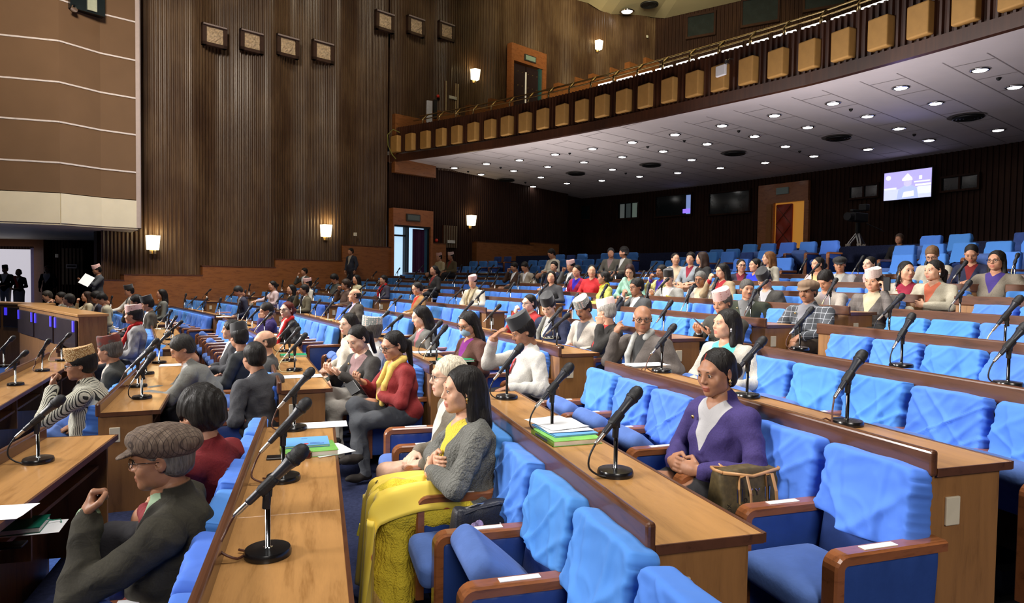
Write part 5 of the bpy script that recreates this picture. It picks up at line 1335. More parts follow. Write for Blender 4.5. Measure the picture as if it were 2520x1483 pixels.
    shirt_a = np.minimum(v*np.clip(u/vv, 0, 1.2)*.62-np.abs(V[:, 0]-axis), (V[:, 1]-(lean*np.clip(u/vv, 0, 1)+.02))*.5) if v > 0 else np.full(len(V), -.1)
    shirt_a = np.where(dT > dL+.01, -.1, shirt_a); shirt_a = np.where(dH < dT, .01, shirt_a)
    if v > 0: shirt_a = np.where((np.abs(V[:, 0]) > .12), -.05, shirt_a)
    at_ = {'a_skin': np.maximum(np.minimum(dT, dH)-dS, skin_v), 'a_low': low_s, 'a_shirt': shirt_a, 'a_lip': np.full(len(V), -.1), 'a_shoe': np.minimum(dL, dT)-dSh}
    if g == 'f' and 'saree' not in ex and v > 0:      # open neckline shows skin at its top
        pass
    parts = [(V, Fq)]; atts = [at_]
    # head
    HP = head_prims(g); hV, hF = sdf_mesh(HP+[(('c', V3(0, -.015, -.06), V3(0, -.03, -.13), .05 if g == 'm' else .044, .05 if g == 'm' else .044), 'skin', .02, 1)], hh)
    hp_ = Rz(rad(hyaw)) @ Rx(-rad(hp)) @ Ry(rad(hroll)); 
    lip = tag_dist(hV, HP, 'skin')-tag_dist(hV, HP, 'lip')
    lip = lip-.0012; lip = np.where((np.abs(hV[:, 0]) < .024) & (hV[:, 1] > .07) & (hV[:, 2] > -.085) & (hV[:, 2] < -.05), lip, -.1)
    if g == 'm': lip = np.minimum(lip, .001)
    hW = (hV @ hp_.T)+hd; m1 = np.ones(len(hW))
    parts.append((hW, hF)); atts.append({'a_skin': m1, 'a_low': -m1, 'a_shirt': -m1, 'a_lip': lip, 'a_shoe': -m1})
    for s, W__, fd, pn, cu, ps in hands:
        hpz = hand_prims(W__, fd, pn, s, cu); a_, b_ = sdf_mesh(hpz, hs); m1 = np.ones(len(a_))
        parts.append((a_, b_)); atts.append({'a_skin': m1, 'a_low': -m1, 'a_shirt': -m1, 'a_lip': -m1, 'a_shoe': -m1})
    attrs = {k_: np.concatenate([q[k_] for q in atts]) for k_ in atts[0]}
    me = np_mesh('body', parts, [person_mat(top, shirt, low, SKIN[skin], pat)], attrs)
    root = empty('person', (pos.x, pos.y, fz+hip), rz, lab, 'person')
    # shift so that the head, not the hips, meets the sight line
    off = Matrix.Rotation(rz, 3, 'Z') @ Vector((hd[0], hd[1], 0)); root.location = Vector((pos.x-off.x, pos.y-off.y, fz+hip))
    put('body', me, root)
    HM = Matrix.Translation(Vector(hd)) @ Matrix(hp_.tolist()).to_4x4()
    # hair
    def hsd(pr, mat, nm='hair', h_=None): 
        a_, b_ = sdf_mesh(pr, h_ or hh*1.2)
        if lv < 2:
            x, y, z = a_.T; a_ = a_*(1+(.014+.02*(hair == 'bushy'))*(np.sin(75*x+20*z+5*np.sin(30*y))*np.sin(60*y+25*z)+.4*np.sin(150*x+60*y)))[:, None]
        q = put(nm, np_mesh(nm, [(a_, b_)], [mat]), root, M=HM); return q
    hm = hair_mat(haircol)
    if hair != 'none':
        pr = []
        E = lambda c_, r, k_=.01, sg=1: pr.append((('e', c_, r, None), 'h', k_, sg)); C_ = lambda a_, b_, ra, rb, k_=.015: pr.append((('c', V3(*a_), V3(*b_), ra, rb), 'h', k_, 1))
        if hair in ('short', 'bushy', 'thin'):
            t_ = {'short': .010, 'bushy': .026, 'thin': .005}[hair]
            E((0, -.016, .034), (.078+t_, .095+t_, .086+t_*1.3), 0); E((0, -.045, -.02), (.070+t_*.6, .06+t_, .06), .02)
            E((0, .105, -.03), (.085, .085, .088), .01, -1); E((0, .03, -.13), (.12, .1, .085), .01, -1)
            for s in (-1, 1): E((s*.085, .012, -.035), (.03, .04, .045), .006, -1)
        elif hair == 'bald':
            E((0, -.02, .01), (.083, .098, .078), 0); E((0, .03, .1), (.12, .14, .075), .01, -1); E((0, .105, -.0), (.1, .1, .12), .01, -1); E((0, .03, -.13), (.12, .1, .085), .01, -1)
            for s in (-1, 1): E((s*.085, .012, -.035), (.03, .04, .045), .006, -1)
        else:
            tk = .005 if hair != 'long' else 0
            E((0, -.018, .034), (.085-tk, .104-tk, .094-tk), 0); E((0, -.05, -.03), (.074, .062, .07), .02)
            E((0, .112, -.018), (.080, .098, .106), .010, -1); pr.append((('c', V3(0, .07, .115), V3(0, -.03, .137), .010, .008), 'h', .006, -1))
            if hair != 'long':
                for s in (-1, 1): E((s*.09, .035, -.045), (.03, .05, .055), .008, -1)
                E((0, .02, -.115), (.12, .09, .075), .01, -1)

            for s in (-1, 1): E((s*.088, .01, -.04), (.02, .028, .035), .006, -1)
            if hair == 'bun': C_((0, -.10, -.01), (0, -.125, -.02), .045, .045, .012)
            if hair == 'pony': C_((0, -.10, .0), (0, -.14, -.03), .035, .03); C_((0, -.14, -.03), (0, -.13, -.22), .034, .018, .02)
            if hair == 'long':
                C_((0, -.07, -.02), (0, -.085, -.18), .072, .07, .03); C_((.03, -.07, -.16), (.03, -.12, -.34), .06, .035, .03); C_((-.03, -.07, -.16), (-.04, -.11, -.36), .06, .03, .03)
                for s in (-1, 1): C_((s*.07, -.02, .0), (s*.08, -.03, -.16), .025, .03, .02)
        hsd(pr, hm)
    if hat:
        kind, col_ = hat
        if kind == 'topi':
            m = MB(); n = 28 if lv < 2 else 14; rings = []
            for i, (z, rx, ry, pin) in enumerate([(-.004, .084, .104, 0), (.03, .085, .105, 0), (.075, .083, .103, 0), (.098, .080, .101, .2), (.106, .070, .096, .6), (.100, .02, .07, 1)]):
                for j in range(n):
                    q = 2*PI*j/n; x, y = rx*cos(q), ry*sin(q); zz = z+(.012*(abs(y)/.1)**2*(1 if y > 0 else .4))*(pin > 0 or z > .07)-.018*pin*(abs(x)/.08)
                    rings.append((x, y-.012, .052+zz))
            rings.append((0, -.012, .052+.103)); m.v = rings; R_ = len(rings)//n
            m.f = [(i*n+j, i*n+(j+1) % n, (i+1)*n+(j+1) % n, (i+1)*n+j) for i in range(R_-1) for j in range(n)]+[((R_-1)*n+j, (R_-1)*n+(j+1) % n, R_*n) for j in range(n)]; m.m = [0]*len(m.f)
            o = m.build('topi_hat', hat_mat(col_), None, smooth=True, sharp=50); o.parent = root; o.matrix_local = HM @ Matrix.Rotation(rad(-7), 4, 'X')
            o.scale.z *= 1.05 if col_ == 'black' else .92
        else:
            pr = [(('e', (0, -.012, .066), (.104, .132, .062), [[1, 0, 0], [0, cos(.12), -sin(.12)], [0, sin(.12), cos(.12)]]), 'h', 0, 1), (('e', (0, -.022, .05), (.090, .108, .06), None), 'h', .03, 1), (('e', (0, .090, .040), (.072, .066, .011), [[1, 0, 0], [0, cos(-.35), -sin(-.35)], [0, sin(-.35), cos(-.35)]]), 'h', .015, 1), (('e', (0, -.01, -.04), (.079, .093, .062), None), 'h', .006, -1)]
            hsd(pr, hat_mat(col_), 'flat_cap', hh*1.1)
    if lv < 2:
        for s in (-1, 1):
            put('eye', EYE, root, M=HM @ Matrix.Translation((s*.031, .0775, .001)))
            put('eyebrow', BROW[haircol[0] < .2], root, M=HM @ Matrix.Scale(s, 4, (1, 0, 0)))
            put('eyelid', LID, root, M=HM @ Matrix.Scale(s, 4, (1, 0, 0)))
    if 'glasses' in ex:
        m = MB()
        for s in (-1, 1):
            m.tube([(s*(.034+.024*cos(q*PI/6)), .100-abs(.024*cos(q*PI/6))*.12, -.002+.018*sin(q*PI/6)) for q in range(13)], .0014 if lv == 0 else .0022, 5, 0, False)
            m.tube([(s*.057, .097, .003), (s*.078, .06, .006), (s*.084, -.005, .004)], .0014 if lv == 0 else .0022, 5)
        m.tube([(-.011, .101, .002), (0, .105, .005), (.011, .101, .002)], .0015, 5)
        put('glasses', m.mesh('glasses', [M_BLACK], True), root, M=HM)
    if 'moustache' in ex:
        m = MB(); m.tube([(-.024, .088, -.056), (-.01, .1, -.049), (0, .102, -.048), (.01, .1, -.049), (.024, .088, -.056)], [.003, .0055, .005, .0055, .003], 7, 0, True, .9); put('moustache', m.mesh('moustache', [hm], True), root, M=HM)
    if 'bindi' in ex:
        m = MB(); m.lathe([(.003, 0), (.002, .001)], 8, (0, 0, 0), 0, Matrix.Translation((0, .087, .045)) @ Matrix.Rotation(-PI/2, 4, 'X')); put('bindi', m.mesh('bindi', [plain('bindi_red', (.5, .01, .01), .4)]), root, M=HM)
    if 'sindoor' in ex:
        m = MB(); m.tube([(0, .082, .078), (0, .060, .108)], .0016, 5); put('parting_mark', m.mesh('parting_mark', [plain('sindoor_red', (.55, .02, .01), .7)]), root, M=HM)
    if 'earring' in ex:
        for s in (-1, 1):
            m = MB(); m.lathe([(.001, .009), (.007, .005), (.008, 0), (.006, -.006), (.001, -.009), (.006, -.014), (.001, -.022)], 10, (s*.084, .002, -.036))
            put('earring', m.mesh('earring', [M_GOLD if 'pearl' not in ex else M_WHITE], True), root, M=HM)
    if 'mask' in ex:
        pr = [(('e', (0, .035, -.055), (.064, .075, .058), None), 'h', 0, 1), (('e', (0, -.05, -.05), (.1, .085, .1), None), 'h', .005, -1), (('e', (0, .09, .035), (.1, .06, .048), None), 'h', .005, -1)]
        hsd(pr, plain('mask_blue%d' % NP[0], (.35, .5, .68), .8), 'face_mask', max(hh, .006))
    def torso_child(nm, prims, mat, h_=None):
        a_, b_ = sdf_mesh(prims, h_ or hb*.9); return put(nm, np_mesh(nm, [(a_, b_)], [mat]), root)
    if 'badge' in ex:
        m = MB(); m.lathe([(.011, 0), (.010, .004), (.004, .006)], 12, (0, 0, 0), 0, Matrix.Translation(Vector((.085+side*.7, ch[1]+.118*fat, ch[2]+.07))) @ Matrix.Rotation(rad(-100), 4, 'X')); put('lapel_badge', m.mesh('lapel_badge', [M_GOLD], True), root)
    for q in ex:
        if isinstance(q, tuple) and q[0] == 'scarf':
            n0 = N_; pr = [(('c', n0+V3(.055, -.03, .02), n0+V3(.06, .05, -.03), .032, .03), 'h', .02, 1), (('c', n0+V3(-.055, -.03, .02), n0+V3(-.06, .05, -.03), .032, .03), 'h', .02, 1), (('c', n0+V3(.0, -.06, .02), n0+V3(-.055, -.03, .02), .03, .03), 'h', .02, 1), (('c', n0+V3(.0, -.06, .02), n0+V3(.055, -.03, .02), .03, .03), 'h', .02, 1)]
            for s in ((1, -1) if len(q) < 3 or q[2] == 2 else (q[2],)): pr += [(('c', n0+V3(s*.06, .05, -.03), be+V3(s*.06, .135*fat, .10), .030, .026), 'h', .02, 1), (('c', be+V3(s*.06, .135*fat, .10), be+V3(s*.04, .15*fat, -.06), .026, .024), 'h', .02, 1)]
            if q[2:3] == (0,): pr = pr[:4]
            torso_child('scarf', pr, plain('scarf%d' % NP[0], q[1], .85, 0, .2, 30))
        if isinstance(q, tuple) and q[0] == 'tie':
            m = MB(); m.tube([N_+V3(0, .06, -.035), ch*V3(1, 1, 1)+V3(0, .128*fat, .04), be+V3(0, .13*fat, .06)], [.011, .018, .022], 6, 0, True, .3); put('tie', m.mesh('tie', [plain('tie%d' % NP[0], q[1], .5)], True), root)
        if isinstance(q, tuple) and q[0] == 'sash':      # cloth over one shoulder
            n0 = N_; s = q[2]; pr = [(('c', n0+V3(s*.10, -.07, -.05), n0+V3(s*.10, .03, -.03), .05, .05), 'h', .03, 1), (('c', n0+V3(s*.10, .03, -.03), be+V3(-s*.05, .11*fat, .02), .055, .05), 'h', .03, 1), (('c', n0+V3(s*.10, -.07, -.05), be+V3(s*.08, -.10, .0), .05, .05), 'h', .03, 1)]
            torso_child('shawl', pr, plain('shawl%d' % NP[0], q[1], .8, 0, .3, 24))
    NP[0] += 1
    root['_h'] = 0; del root['_h']
    return root, HM, N_, hands, rz
def in_hand(root, hands, i, off=(0, 0, 0)):
    s, W_, fd, pn, cu, ps = hands[i]; fd = fd/np.linalg.norm(fd); M = root.matrix_basis
    return M @ (Vector(W_)+Vector(fd)*.09+Vector(off))
# ================================================================ the people, nearest first
MAR, DK, GRY = (.17, .012, .016), (.018, .017, .02), (.085, .085, .09)
BEI, WHT, NAV, OLV = (.34, .30, .24), (.62, .60, .54), (.012, .016, .045), (.045, .05, .03)
def PP_(*a, **k): return person(*a, **k)
r1 = PP_('man in a brown lattice flat cap and dark tweed jacket, hand raised to his mouth', 397, 1192, k=-1, hyaw=2, hp=4, pose=('clasp', 'fist'), hair='thin', haircol=(.12, .11, .10), hat=('flat', 'tweed'), top=(.034, .030, .020), shirt=(.30, .42, .28), low=(.14, .02, .015), skin=2, pat='plaid', ex=('glasses', 'cuff', 'collar'), width=1.18, lean=.05, v=.1)
PP_('person with thick black hair and a maroon jacket seen from behind', 492, 1068, k=-1, yaw=-22, hyaw=-18, hp=8, pose=('lap', 'clasp'), hair='bushy', top=MAR, shirt=MAR, low=DK, skin=1, width=1.05, ex=('collar',), v=0)
PP_('man in a dark grey suit turned away, seen from behind beside the desk', 625, 885, d=5.5, k=-1, yaw=-38, hyaw=-22, hp=6, pose=('clasp', 'lap'), hair='short', top=(.055, .055, .062), shirt=(.7, .7, .72), low=DK, skin=1, width=1.15, lean=.06, ex=('collar',))
PP_('balding man just behind the grey-suited man at the long desk', 650, 842, d=6.5, k=-1, hyaw=4, hair='bald', top=(.05, .05, .05), skin=0, haircol=(.06, .04, .03))
PP_('man in a black cap and charcoal suit turning away from the camera', 588, 838, d=7.2, k=-1, hyaw=-38, yaw=-25, hp=6, pose=('clasp', 'clasp'), hair='short', hat=('topi', 'black'), top=(.03, .033, .035), skin=1)
PP_('dark-haired man partly hidden behind the black cap', 568, 818, d=8.2, k=-1, hyaw=-5, hair='short', top=(.04, .04, .045), skin=0)
PP_('man in a grey blazer leaning forward to write on the desk', 448, 858, d=6.0, k=-1, hyaw=8, hp=28, pose=('desk', 'desk'), hair='short', haircol=(.03, .028, .025), top=(.16, .16, .145), shirt=(.5, .5, .5), low=DK, skin=1, lean=.26, width=1.05, ex=('cuff', 'collar'))
PP_('man in a striped cream shawl and tall knitted topi, chin on his fist', 196, 898, d=5.2, k=-2, hyaw=6, hp=5, pose=('lap', 'chin'), hair='short', hat=('topi', 'knit'), top=(.60, .58, .47), shirt=DK, low=DK, skin=2, pat='stripe', width=1.15, lean=.10, ex=('glasses', 'collar'), v=.12)
PP_('man in a dark patterned topi and charcoal coat behind the striped shawl', 268, 862, d=6.3, k=-2, hyaw=-20, hp=4, hair='short', hat=('topi', 'dark'), haircol=(.1, .09, .08), top=(.035, .036, .033), shirt=(.5, .45, .4), skin=1, ex=('collar',))
lady = PP_('woman in a grey knitted cardigan and yellow saree with long dark hair', 1140, 982, k=0, hyaw=6, hp=2, pose=('crossu', 'cross'), g='f', hair='long', top=(.155, .155, .14), shirt=(.72, .56, .06), low=(.74, .56, .04), skin=0, pat='knit', ex=('skirt', 'earring', 'bindi', 'collar'), lean=.03, width=1.16, v=.20)
PP_('elderly man with white hair and glasses behind the woman in yellow', 1106, 928, k=0, d=3.85, hyaw=2, hair='thin', haircol=(.62, .55, .42), top=(.17, .145, .11), shirt=(.6, .6, .55), low=(.13, .10, .06), skin=4, ex=('glasses', 'collar'), lean=.05)
PP_('woman in a maroon cardigan with a yellow scarf, legs crossed', 968, 872, k=0, d=5.55, yaw=12, hyaw=10, hp=14, pose=('phone', 'cross'), g='f', hair='pony', top=(.20, .015, .015), shirt=(.5, .4, .1), low=(.07, .075, .085), skin=1, ex=('legcross', 'glasses', ('scarf', (.72, .50, .12), 2)), lean=.07, width=1.12, v=.1)
PP_('young woman in a dark blazer and patterned blouse looking at a phone', 880, 848, k=0, d=6.1, yaw=26, hyaw=8, hp=26, pose=('phone', 'phone'), g='f', hair='pony', top=(.04, .036, .033), shirt=(.28, .17, .17), low=(.3, .28, .25), skin=4, lean=.08, ex=('legcross', 'badge'), v=.22)
PP_('man in a pale kurta and pink patterned topi tilting his head back', 912, 812, k=0, d=6.9, hyaw=-14, hp=-10, hair='short', hat=('topi', 'dhaka'), top=(.5, .48, .46), shirt=(.6, .6, .6), skin=4, width=1.1, haircol=(.08, .07, .06))
PP_('woman in a cream sweater with long hair looking towards the camera', 857, 797, k=0, d=7.4, yaw=10, hyaw=22, hp=2, pose=('lap', 'lap'), g='f', hair='long', top=(.55, .50, .42), low=(.05, .06, .05), skin=4, v=0)
PP_('woman in a purple blazer with clasped hands and hair in a bun', 1768, 982, k=1, yaw=10, hyaw=6, hp=9, pose=('clasp', 'clasp'), g='f', hair='bun', top=(.045, .030, .135), shirt=(.42, .41, .42), low=DK, skin=2, ex=('earring', 'sindoor', 'badge', 'collar'), lean=.03, width=1.05, v=.2)
PP_('woman in a beige blazer and turquoise blouse looking aside', 1788, 842, k=2, yaw=16, hyaw=-20, hp=-4, pose=('lap', 'rest'), g='f', hair='long', top=(.44, .41, .35), shirt=(.12, .55, .52), low=DK, skin=0, ex=('earring', 'pearl', 'badge', 'collar'), width=1.08, v=.26)
PP_('bald man with glasses in a grey-brown suit looking towards the camera', 1582, 806, k=2, d=5.9, yaw=22, hyaw=42, hp=4, pose=('shoulder', 'rest'), hair='bald', haircol=(.5, .5, .48), top=(.105, .088, .078), shirt=(.03, .03, .03), low=(.06, .05, .045), skin=2, ex=('glasses', 'collar', ('scarf', (.35, .35, .33), 1)), width=1.12, lean=.04)
PP_('man in a black suit and pale pink topi turned to his neighbour', 1492, 786, k=2, d=7.1, yaw=-12, hyaw=-48, hp=6, pose=('lap', 'cheek'), hair='short', haircol=(.3, .28, .25), hat=('topi', 'pale'), top=(.022, .02, .018), shirt=(.35, .02, .02), skin=0, width=1.2, ex=('collar',))
PP_('man with a moustache, cream jacket and red grey topi looking down', 1436, 768, k=2, d=7.7, yaw=12, hyaw=8, hp=26, pose=('clasp', 'lap'), hair='short', hat=('topi', 'dhaka'), top=(.45, .40, .34), shirt=(.12, .12, .13), low=DK, skin=2, ex=('moustache',), lean=.05, width=1.1)
PP_('man in a white coat and black topi with his hand on his forehead', 1288, 830, k=1, d=5.75, hyaw=-2, hp=22, pose=('fore', 'rest'), hair='short', hat=('topi', 'black'), top=(.50, .48, .44), shirt=(.6, .5, .52), low=DK, skin=2, ex=('cuff', ('tie', (.4, .02, .02)), 'collar'), width=1.12, v=.2)
PP_('woman in a brown jacket wearing a blue face mask', 1152, 815, k=1, d=6.6, yaw=14, hyaw=12, hp=18, pose=('lap', 'lap'), g='f', hair='long', top=(.085, .032, .022), shirt=(.16, .01, .16), low=DK, skin=1, ex=('mask', 'glasses'), width=1.05)
PP_('man in a navy jacket, grey scarf and black topi looking down', 1350, 770, k=2, d=8.3, yaw=22, hyaw=18, hp=30, pose=('lap', 'lap'), hair='short', hat=('topi', 'black'), top=NAV, shirt=(.5, .5, .5), skin=4, ex=('badge', ('scarf', (.22, .22, .2), 1)), width=1.1)
PP_('woman with glasses resting her chin on her hand behind the black topi', 1302, 752, k=2, d=9.2, yaw=5, hyaw=10, hp=4, pose=('chin', 'lap'), g='f', hair='bun', top=(.35, .02, .02), skin=4, ex=('glasses',), v=0)
PP_('woman in a grey blazer with long hair speaking into a microphone', 1035, 785, k=1, d=7.7, hyaw=2, hp=14, pose=('mic', 'lap'), g='f', hair='long', top=(.12, .12, .11), shirt=(.3, .12, .14), skin=4, lean=.06)
PP_('man in a dark suit and pink patterned topi holding up a phone', 1778, 765, k=3, d=6.9, yaw=8, hyaw=6, hp=14, pose=('phone', 'phone'), hair='short', haircol=(.1, .09, .08), hat=('topi', 'pink'), top=(.05, .046, .036), shirt=(.5, .5, .52), low=(.16, .17, .18), skin=1, ex=('cuff', 'collar'), width=1.15, lean=.06)
PP_('man in a dark green jacket with a stern face turned to the camera', 1838, 720, k=4, d=8.4, yaw=30, hyaw=38, hp=2, pose=('lap', 'rest'), hair='short', haircol=(.08, .075, .07), top=(.028, .033, .02), shirt=(.14, .14, .14), skin=1, ex=('badge', 'moustache', 'collar'), width=1.15, v=.2)
PP_('man in a checked grey jacket and brown flat cap with folded hands', 1988, 745, k=4, d=7.2, yaw=14, hyaw=4, hp=4, pose=('knee', 'knee'), hair='short', haircol=(.04, .035, .03), hat=('flat', 'tan'), top=(.07, .075, .085), shirt=(.2, .2, .22), low=(.07, .05, .035), skin=2, pat='check', ex=('moustache', 'badge', 'collar'), width=1.12, v=.2)
PP_('man in a tweed jacket and pink topi talking on a phone', 2148, 712, k=5, d=7.6, yaw=12, hyaw=4, hp=6, pose=('lap', 'ear'), hair='short', hat=('topi', 'brown'), top=(.16, .14, .13), shirt=(.5, .45, .3), low=(.05, .05, .05), skin=0, pat='plaid', ex=('cuff', 'collar'), width=1.12, v=.2)
PP_('man in a beige suit leaning down over the desk beside the tweed jacket', 2030, 712, k=5, d=8.3, yaw=8, hyaw=-4, hp=34, pose=('desk', 'desk'), hair='short', top=(.33, .29, .25), shirt=(.3, .25, .26), skin=1, lean=.18, ex=('collar',))
PP_('smiling woman in a light blazer and red blouse facing the camera', 2228, 678, k=6, d=8.1, yaw=34, hyaw=36, hp=0, pose=('lap', 'lap'), g='f', hair='pony', top=(.40, .37, .31), shirt=(.30, .02, .05), skin=0, ex=('badge', 'earring', 'collar'), width=1.12, v=.25)
PP_('woman in a pale beige coat with a ponytail looking left', 2296, 683, k=6, d=7.6, yaw=8, hyaw=-16, hp=2, pose=('lap', 'cross'), g='f', hair='pony', top=(.42, .38, .29), shirt=(.6, .15, .08), skin=0, ex=('earring', 'pearl', 'collar'), width=1.1)
PP_('woman with pale glasses in a grey-brown blazer, far right', 2448, 668, k=7, d=7.9, yaw=12, hyaw=-2, hp=0, pose=('lap', 'rest'), g='f', hair='long', top=(.20, .17, .13), shirt=(.05, .03, .18), skin=1, ex=('glasses', 'collar'), width=1.2, v=.2)
PP_('woman in a navy jacket reading behind the tall desk at the upper right', 2386, 646, k=8, d=9.0, yaw=18, hyaw=12, hp=28, g='f', hair='pony', top=NAV, shirt=(.15, .01, .01), skin=1, pose=('lap', 'desk'), v=.15)
PP_('person with short light-brown hair and glasses bending over, upper right', 2290, 652, k=8, d=9.6, yaw=10, hyaw=14, hp=30, hair='short', haircol=(.18, .10, .05), top=(.42, .38, .3), skin=0, ex=('glasses',))
PP_('woman with swept-back hair in a dark jacket behind the pink topi', 2137, 660, k=7, d=10.2, yaw=10, hyaw=-8, g='f', hair='pony', top=(.04, .03, .03), shirt=(.6, .35, .32), skin=4)
PP_('man in a grey coat and dark flat cap at the upper right', 2064, 660, k=7, d=10.6, yaw=20, hyaw=18, hp=8, hair='thin', hat=('flat', 'capblack'), top=(.34, .33, .33), shirt=(.5, .5, .45), skin=1, pose=('lap', 'lap'))
PP_('woman in a pink coat and peach scarf looking away to the left', 2010, 650, k=7, d=11.0, yaw=10, hyaw=-24, g='f', hair='bun', top=(.62, .46, .50), shirt=(.75, .45, .2), skin=0, v=.2)
PP_('man in a charcoal coat and black cap bent over his desk', 1880, 716, k=5, d=9.3, yaw=8, hyaw=10, hp=38, hair='short', hat=('topi', 'black'), top=(.05, .047, .042), shirt=(.4, .4, .42), skin=0, lean=.08)
PP_('woman in a bright blue shawl with dark hair tied back', 1856, 656, k=7, d=11.8, hyaw=-20, g='f', hair='pony', top=(.02, .04, .55), skin=0, v=0)
PP_('person with long light-brown hair in a cream coat', 1888, 652, k=8, d=12.0, hyaw=-30, yaw=-10, g='f', hair='long', haircol=(.16, .07, .025), top=(.45, .42, .34), skin=0, v=0)
PP_('woman with glasses in a dark jacket with a red flower', 1822, 662, k=7, d=12.3, yaw=34, hyaw=30, g='f', hair='pony', top=(.03, .024, .04), shirt=(.2, .02, .04), skin=0, ex=('glasses',))
PP_('grey-haired man with glasses in a light coat behind a microphone', 1722, 712, k=5, d=10.8, yaw=18, hyaw=10, hp=8, hair='short', haircol=(.15, .15, .14), top=(.33, .30, .27), shirt=(.6, .5, .35), skin=2, ex=('glasses', 'moustache'), pose=('lap', 'lap'), v=.2)
PP_('man in a grey coat and black topi holding a yellow sheet', 1644, 702, k=5, d=11.2, yaw=18, hyaw=16, hp=10, hair='thin', haircol=(.2, .2, .19), hat=('topi', 'black'), top=(.30, .30, .28), shirt=(.6, .6, .6), skin=4, pose=('paper', 'lap'), v=.2)
PP_('woman in a yellow and violet shawl with her hand at her mouth', 1626, 690, k=6, d=12.2, hyaw=8, g='f', hair='short', top=(.62, .56, .2), shirt=(.1, .05, .5), low=(.05, .03, .4), skin=2, pose=('chin', 'lap'), v=.2)
PP_('man with black hair and a dark suit, knuckles to his lips', 1566, 742, k=4, d=9.4, hyaw=2, hp=6, hair='short', top=(.06, .062, .065), shirt=(.6, .6, .6), skin=2, pose=('chin', 'lap'), ex=('glasses', 'cuff'))
PP_('woman in a pale green shawl bending over her desk', 1548, 692, k=6, d=12.0, yaw=24, hyaw=20, hp=26, g='f', hair='long', haircol=(.03, .012, .01), top=(.26, .48, .36), skin=0, v=0, ex=(('sash', (.3, .5, .4), 1),))
PP_('woman in a beige jacket with long wavy hair, hand at her chin', 1775, 686, k=6, d=10.6, hyaw=-6, hp=6, g='f', hair='long', top=(.33, .25, .15), shirt=(.35, .02, .03), skin=0, pose=('chin', 'lap'), v=.2)
PP_('smiling woman in a cream shawl under the balcony lights', 1660, 662, k=8, d=13.2, yaw=36, hyaw=34, g='f', hair='bun', top=(.60, .47, .33), skin=0, v=0)
PP_('woman in a grey waistcoat next to the cream shawl', 1697, 664, k=8, d=12.8, yaw=18, hyaw=16, g='f', hair='short', top=(.3, .33, .36), shirt=(.25, .02, .04), skin=0)
PP_('woman with long dark hair turned away to whisper', 1724, 664, k=8, d=12.5, yaw=-10, hyaw=-46, g='f', hair='long', haircol=(.03, .015, .01), top=(.02, .02, .02), skin=0, v=0)
PP_('laughing woman in a red shawl with dark hair', 1455, 702, k=6, d=12.7, yaw=30, hyaw=28, g='f', hair='pony', top=(.48, .02, .025), skin=0, v=0)
PP_('woman in red and violet looking down beside the red shawl', 1418, 704, k=6, d=13.2, yaw=16, hyaw=8, hp=14, g='f', hair='bun', top=(.32, .01, .05), shirt=(.04, .02, .45), skin=0, v=.2)
PP_('woman with cropped black hair in a yellow-green scarf, seen from behind', 1485, 712, k=5, d=11.8, yaw=-16, hyaw=-26, g='f', hair='bun', top=(.42, .44, .10), skin=2, v=0, ex=(('scarf', (.65, .6, .03), 0),))
PP_('woman in a charcoal coat whose face is crossed by a microphone', 1356, 708, k=5, d=13.0, yaw=24, hyaw=22, g='f', hair='long', top=(.05, .05, .055), skin=0, v=0)
PP_('man in a cream coat and beige scarf with a pink round-marked topi', 1163, 698, k=4, d=13.6, yaw=22, hyaw=16, hp=10, hair='short', hat=('topi', 'pink'), top=(.60, .54, .42), shirt=(.5, .42, .28), skin=0, ex=(('scarf', (.42, .34, .2), 2),), width=1.1)
PP_('man in a grey scarf and pink topi leaning his head on his hand', 1403, 664, k=7, d=15.2, hyaw=2, hp=4, hair='short', hat=('topi', 'pink'), top=(.12, .12, .12), skin=1, pose=('cheek', 'lap'))
PP_('man in a navy suit below the empty covered seats', 1362, 668, k=7, d=15.8, yaw=16, hyaw=12, hair='short', top=NAV, shirt=(.6, .6, .65), skin=0)
PP_('man in a cream kurta bending forward near the back tiers', 1355, 643, k=9, d=17.5, hyaw=-8, hp=24, hair='short', top=(.6, .56, .46), skin=1, v=0)
PP_('man in a beige jacket leaning down over his microphone', 1290, 668, k=7, d=17.0, yaw=6, hyaw=10, hp=30, hair='short', top=(.32, .28, .22), skin=1, lean=.1)
PP_('dark jacketed person next to the leaning beige man', 1264, 672, k=7, d=17.6, hp=20, hair='short', top=(.06, .03, .02), skin=1, pose=('cheek', 'lap'))
PP_('man in a brown suit with a tie in the upper tiers', 1501, 640, k=9, d=16.4, yaw=26, hyaw=24, hair='short', haircol=(.03, .03, .03), top=(.13, .12, .10), shirt=(.3, .2, .2), skin=1)
PP_('dark-haired person in a brown coat turned to the man with the tie', 1532, 643, k=9, d=16.0, hyaw=-26, hair='bushy', top=(.12, .11, .09), skin=1)
PP_('man in a cream kurta and pale pink topi far back by the exit door', 1079, 638, k=9, d=22.0, hyaw=6, hair='short', hat=('topi', 'pink'), top=(.62, .54, .34), skin=0, v=0)
PP_('man in an olive coat and pale topi far back by the exit door', 1108, 646, k=9, d=21.2, hyaw=2, hair='short', hat=('topi', 'pale'), top=(.14, .11, .06), shirt=(.3, .05, .04), skin=1)
PP_('woman in black with a gold brooch in the middle tiers', 1067, 684, k=6, d=16.2, hyaw=0, g='f', hair='pony', top=(.015, .013, .013), shirt=(.15, .01, .01), skin=1)
PP_('smiling person with a bright red scarf in the middle tiers', 943, 692, k=4, d=17.6, hyaw=2, hair='short', top=(.05, .045, .07), skin=0, ex=(('scarf', (.55, .01, .015), 2),))
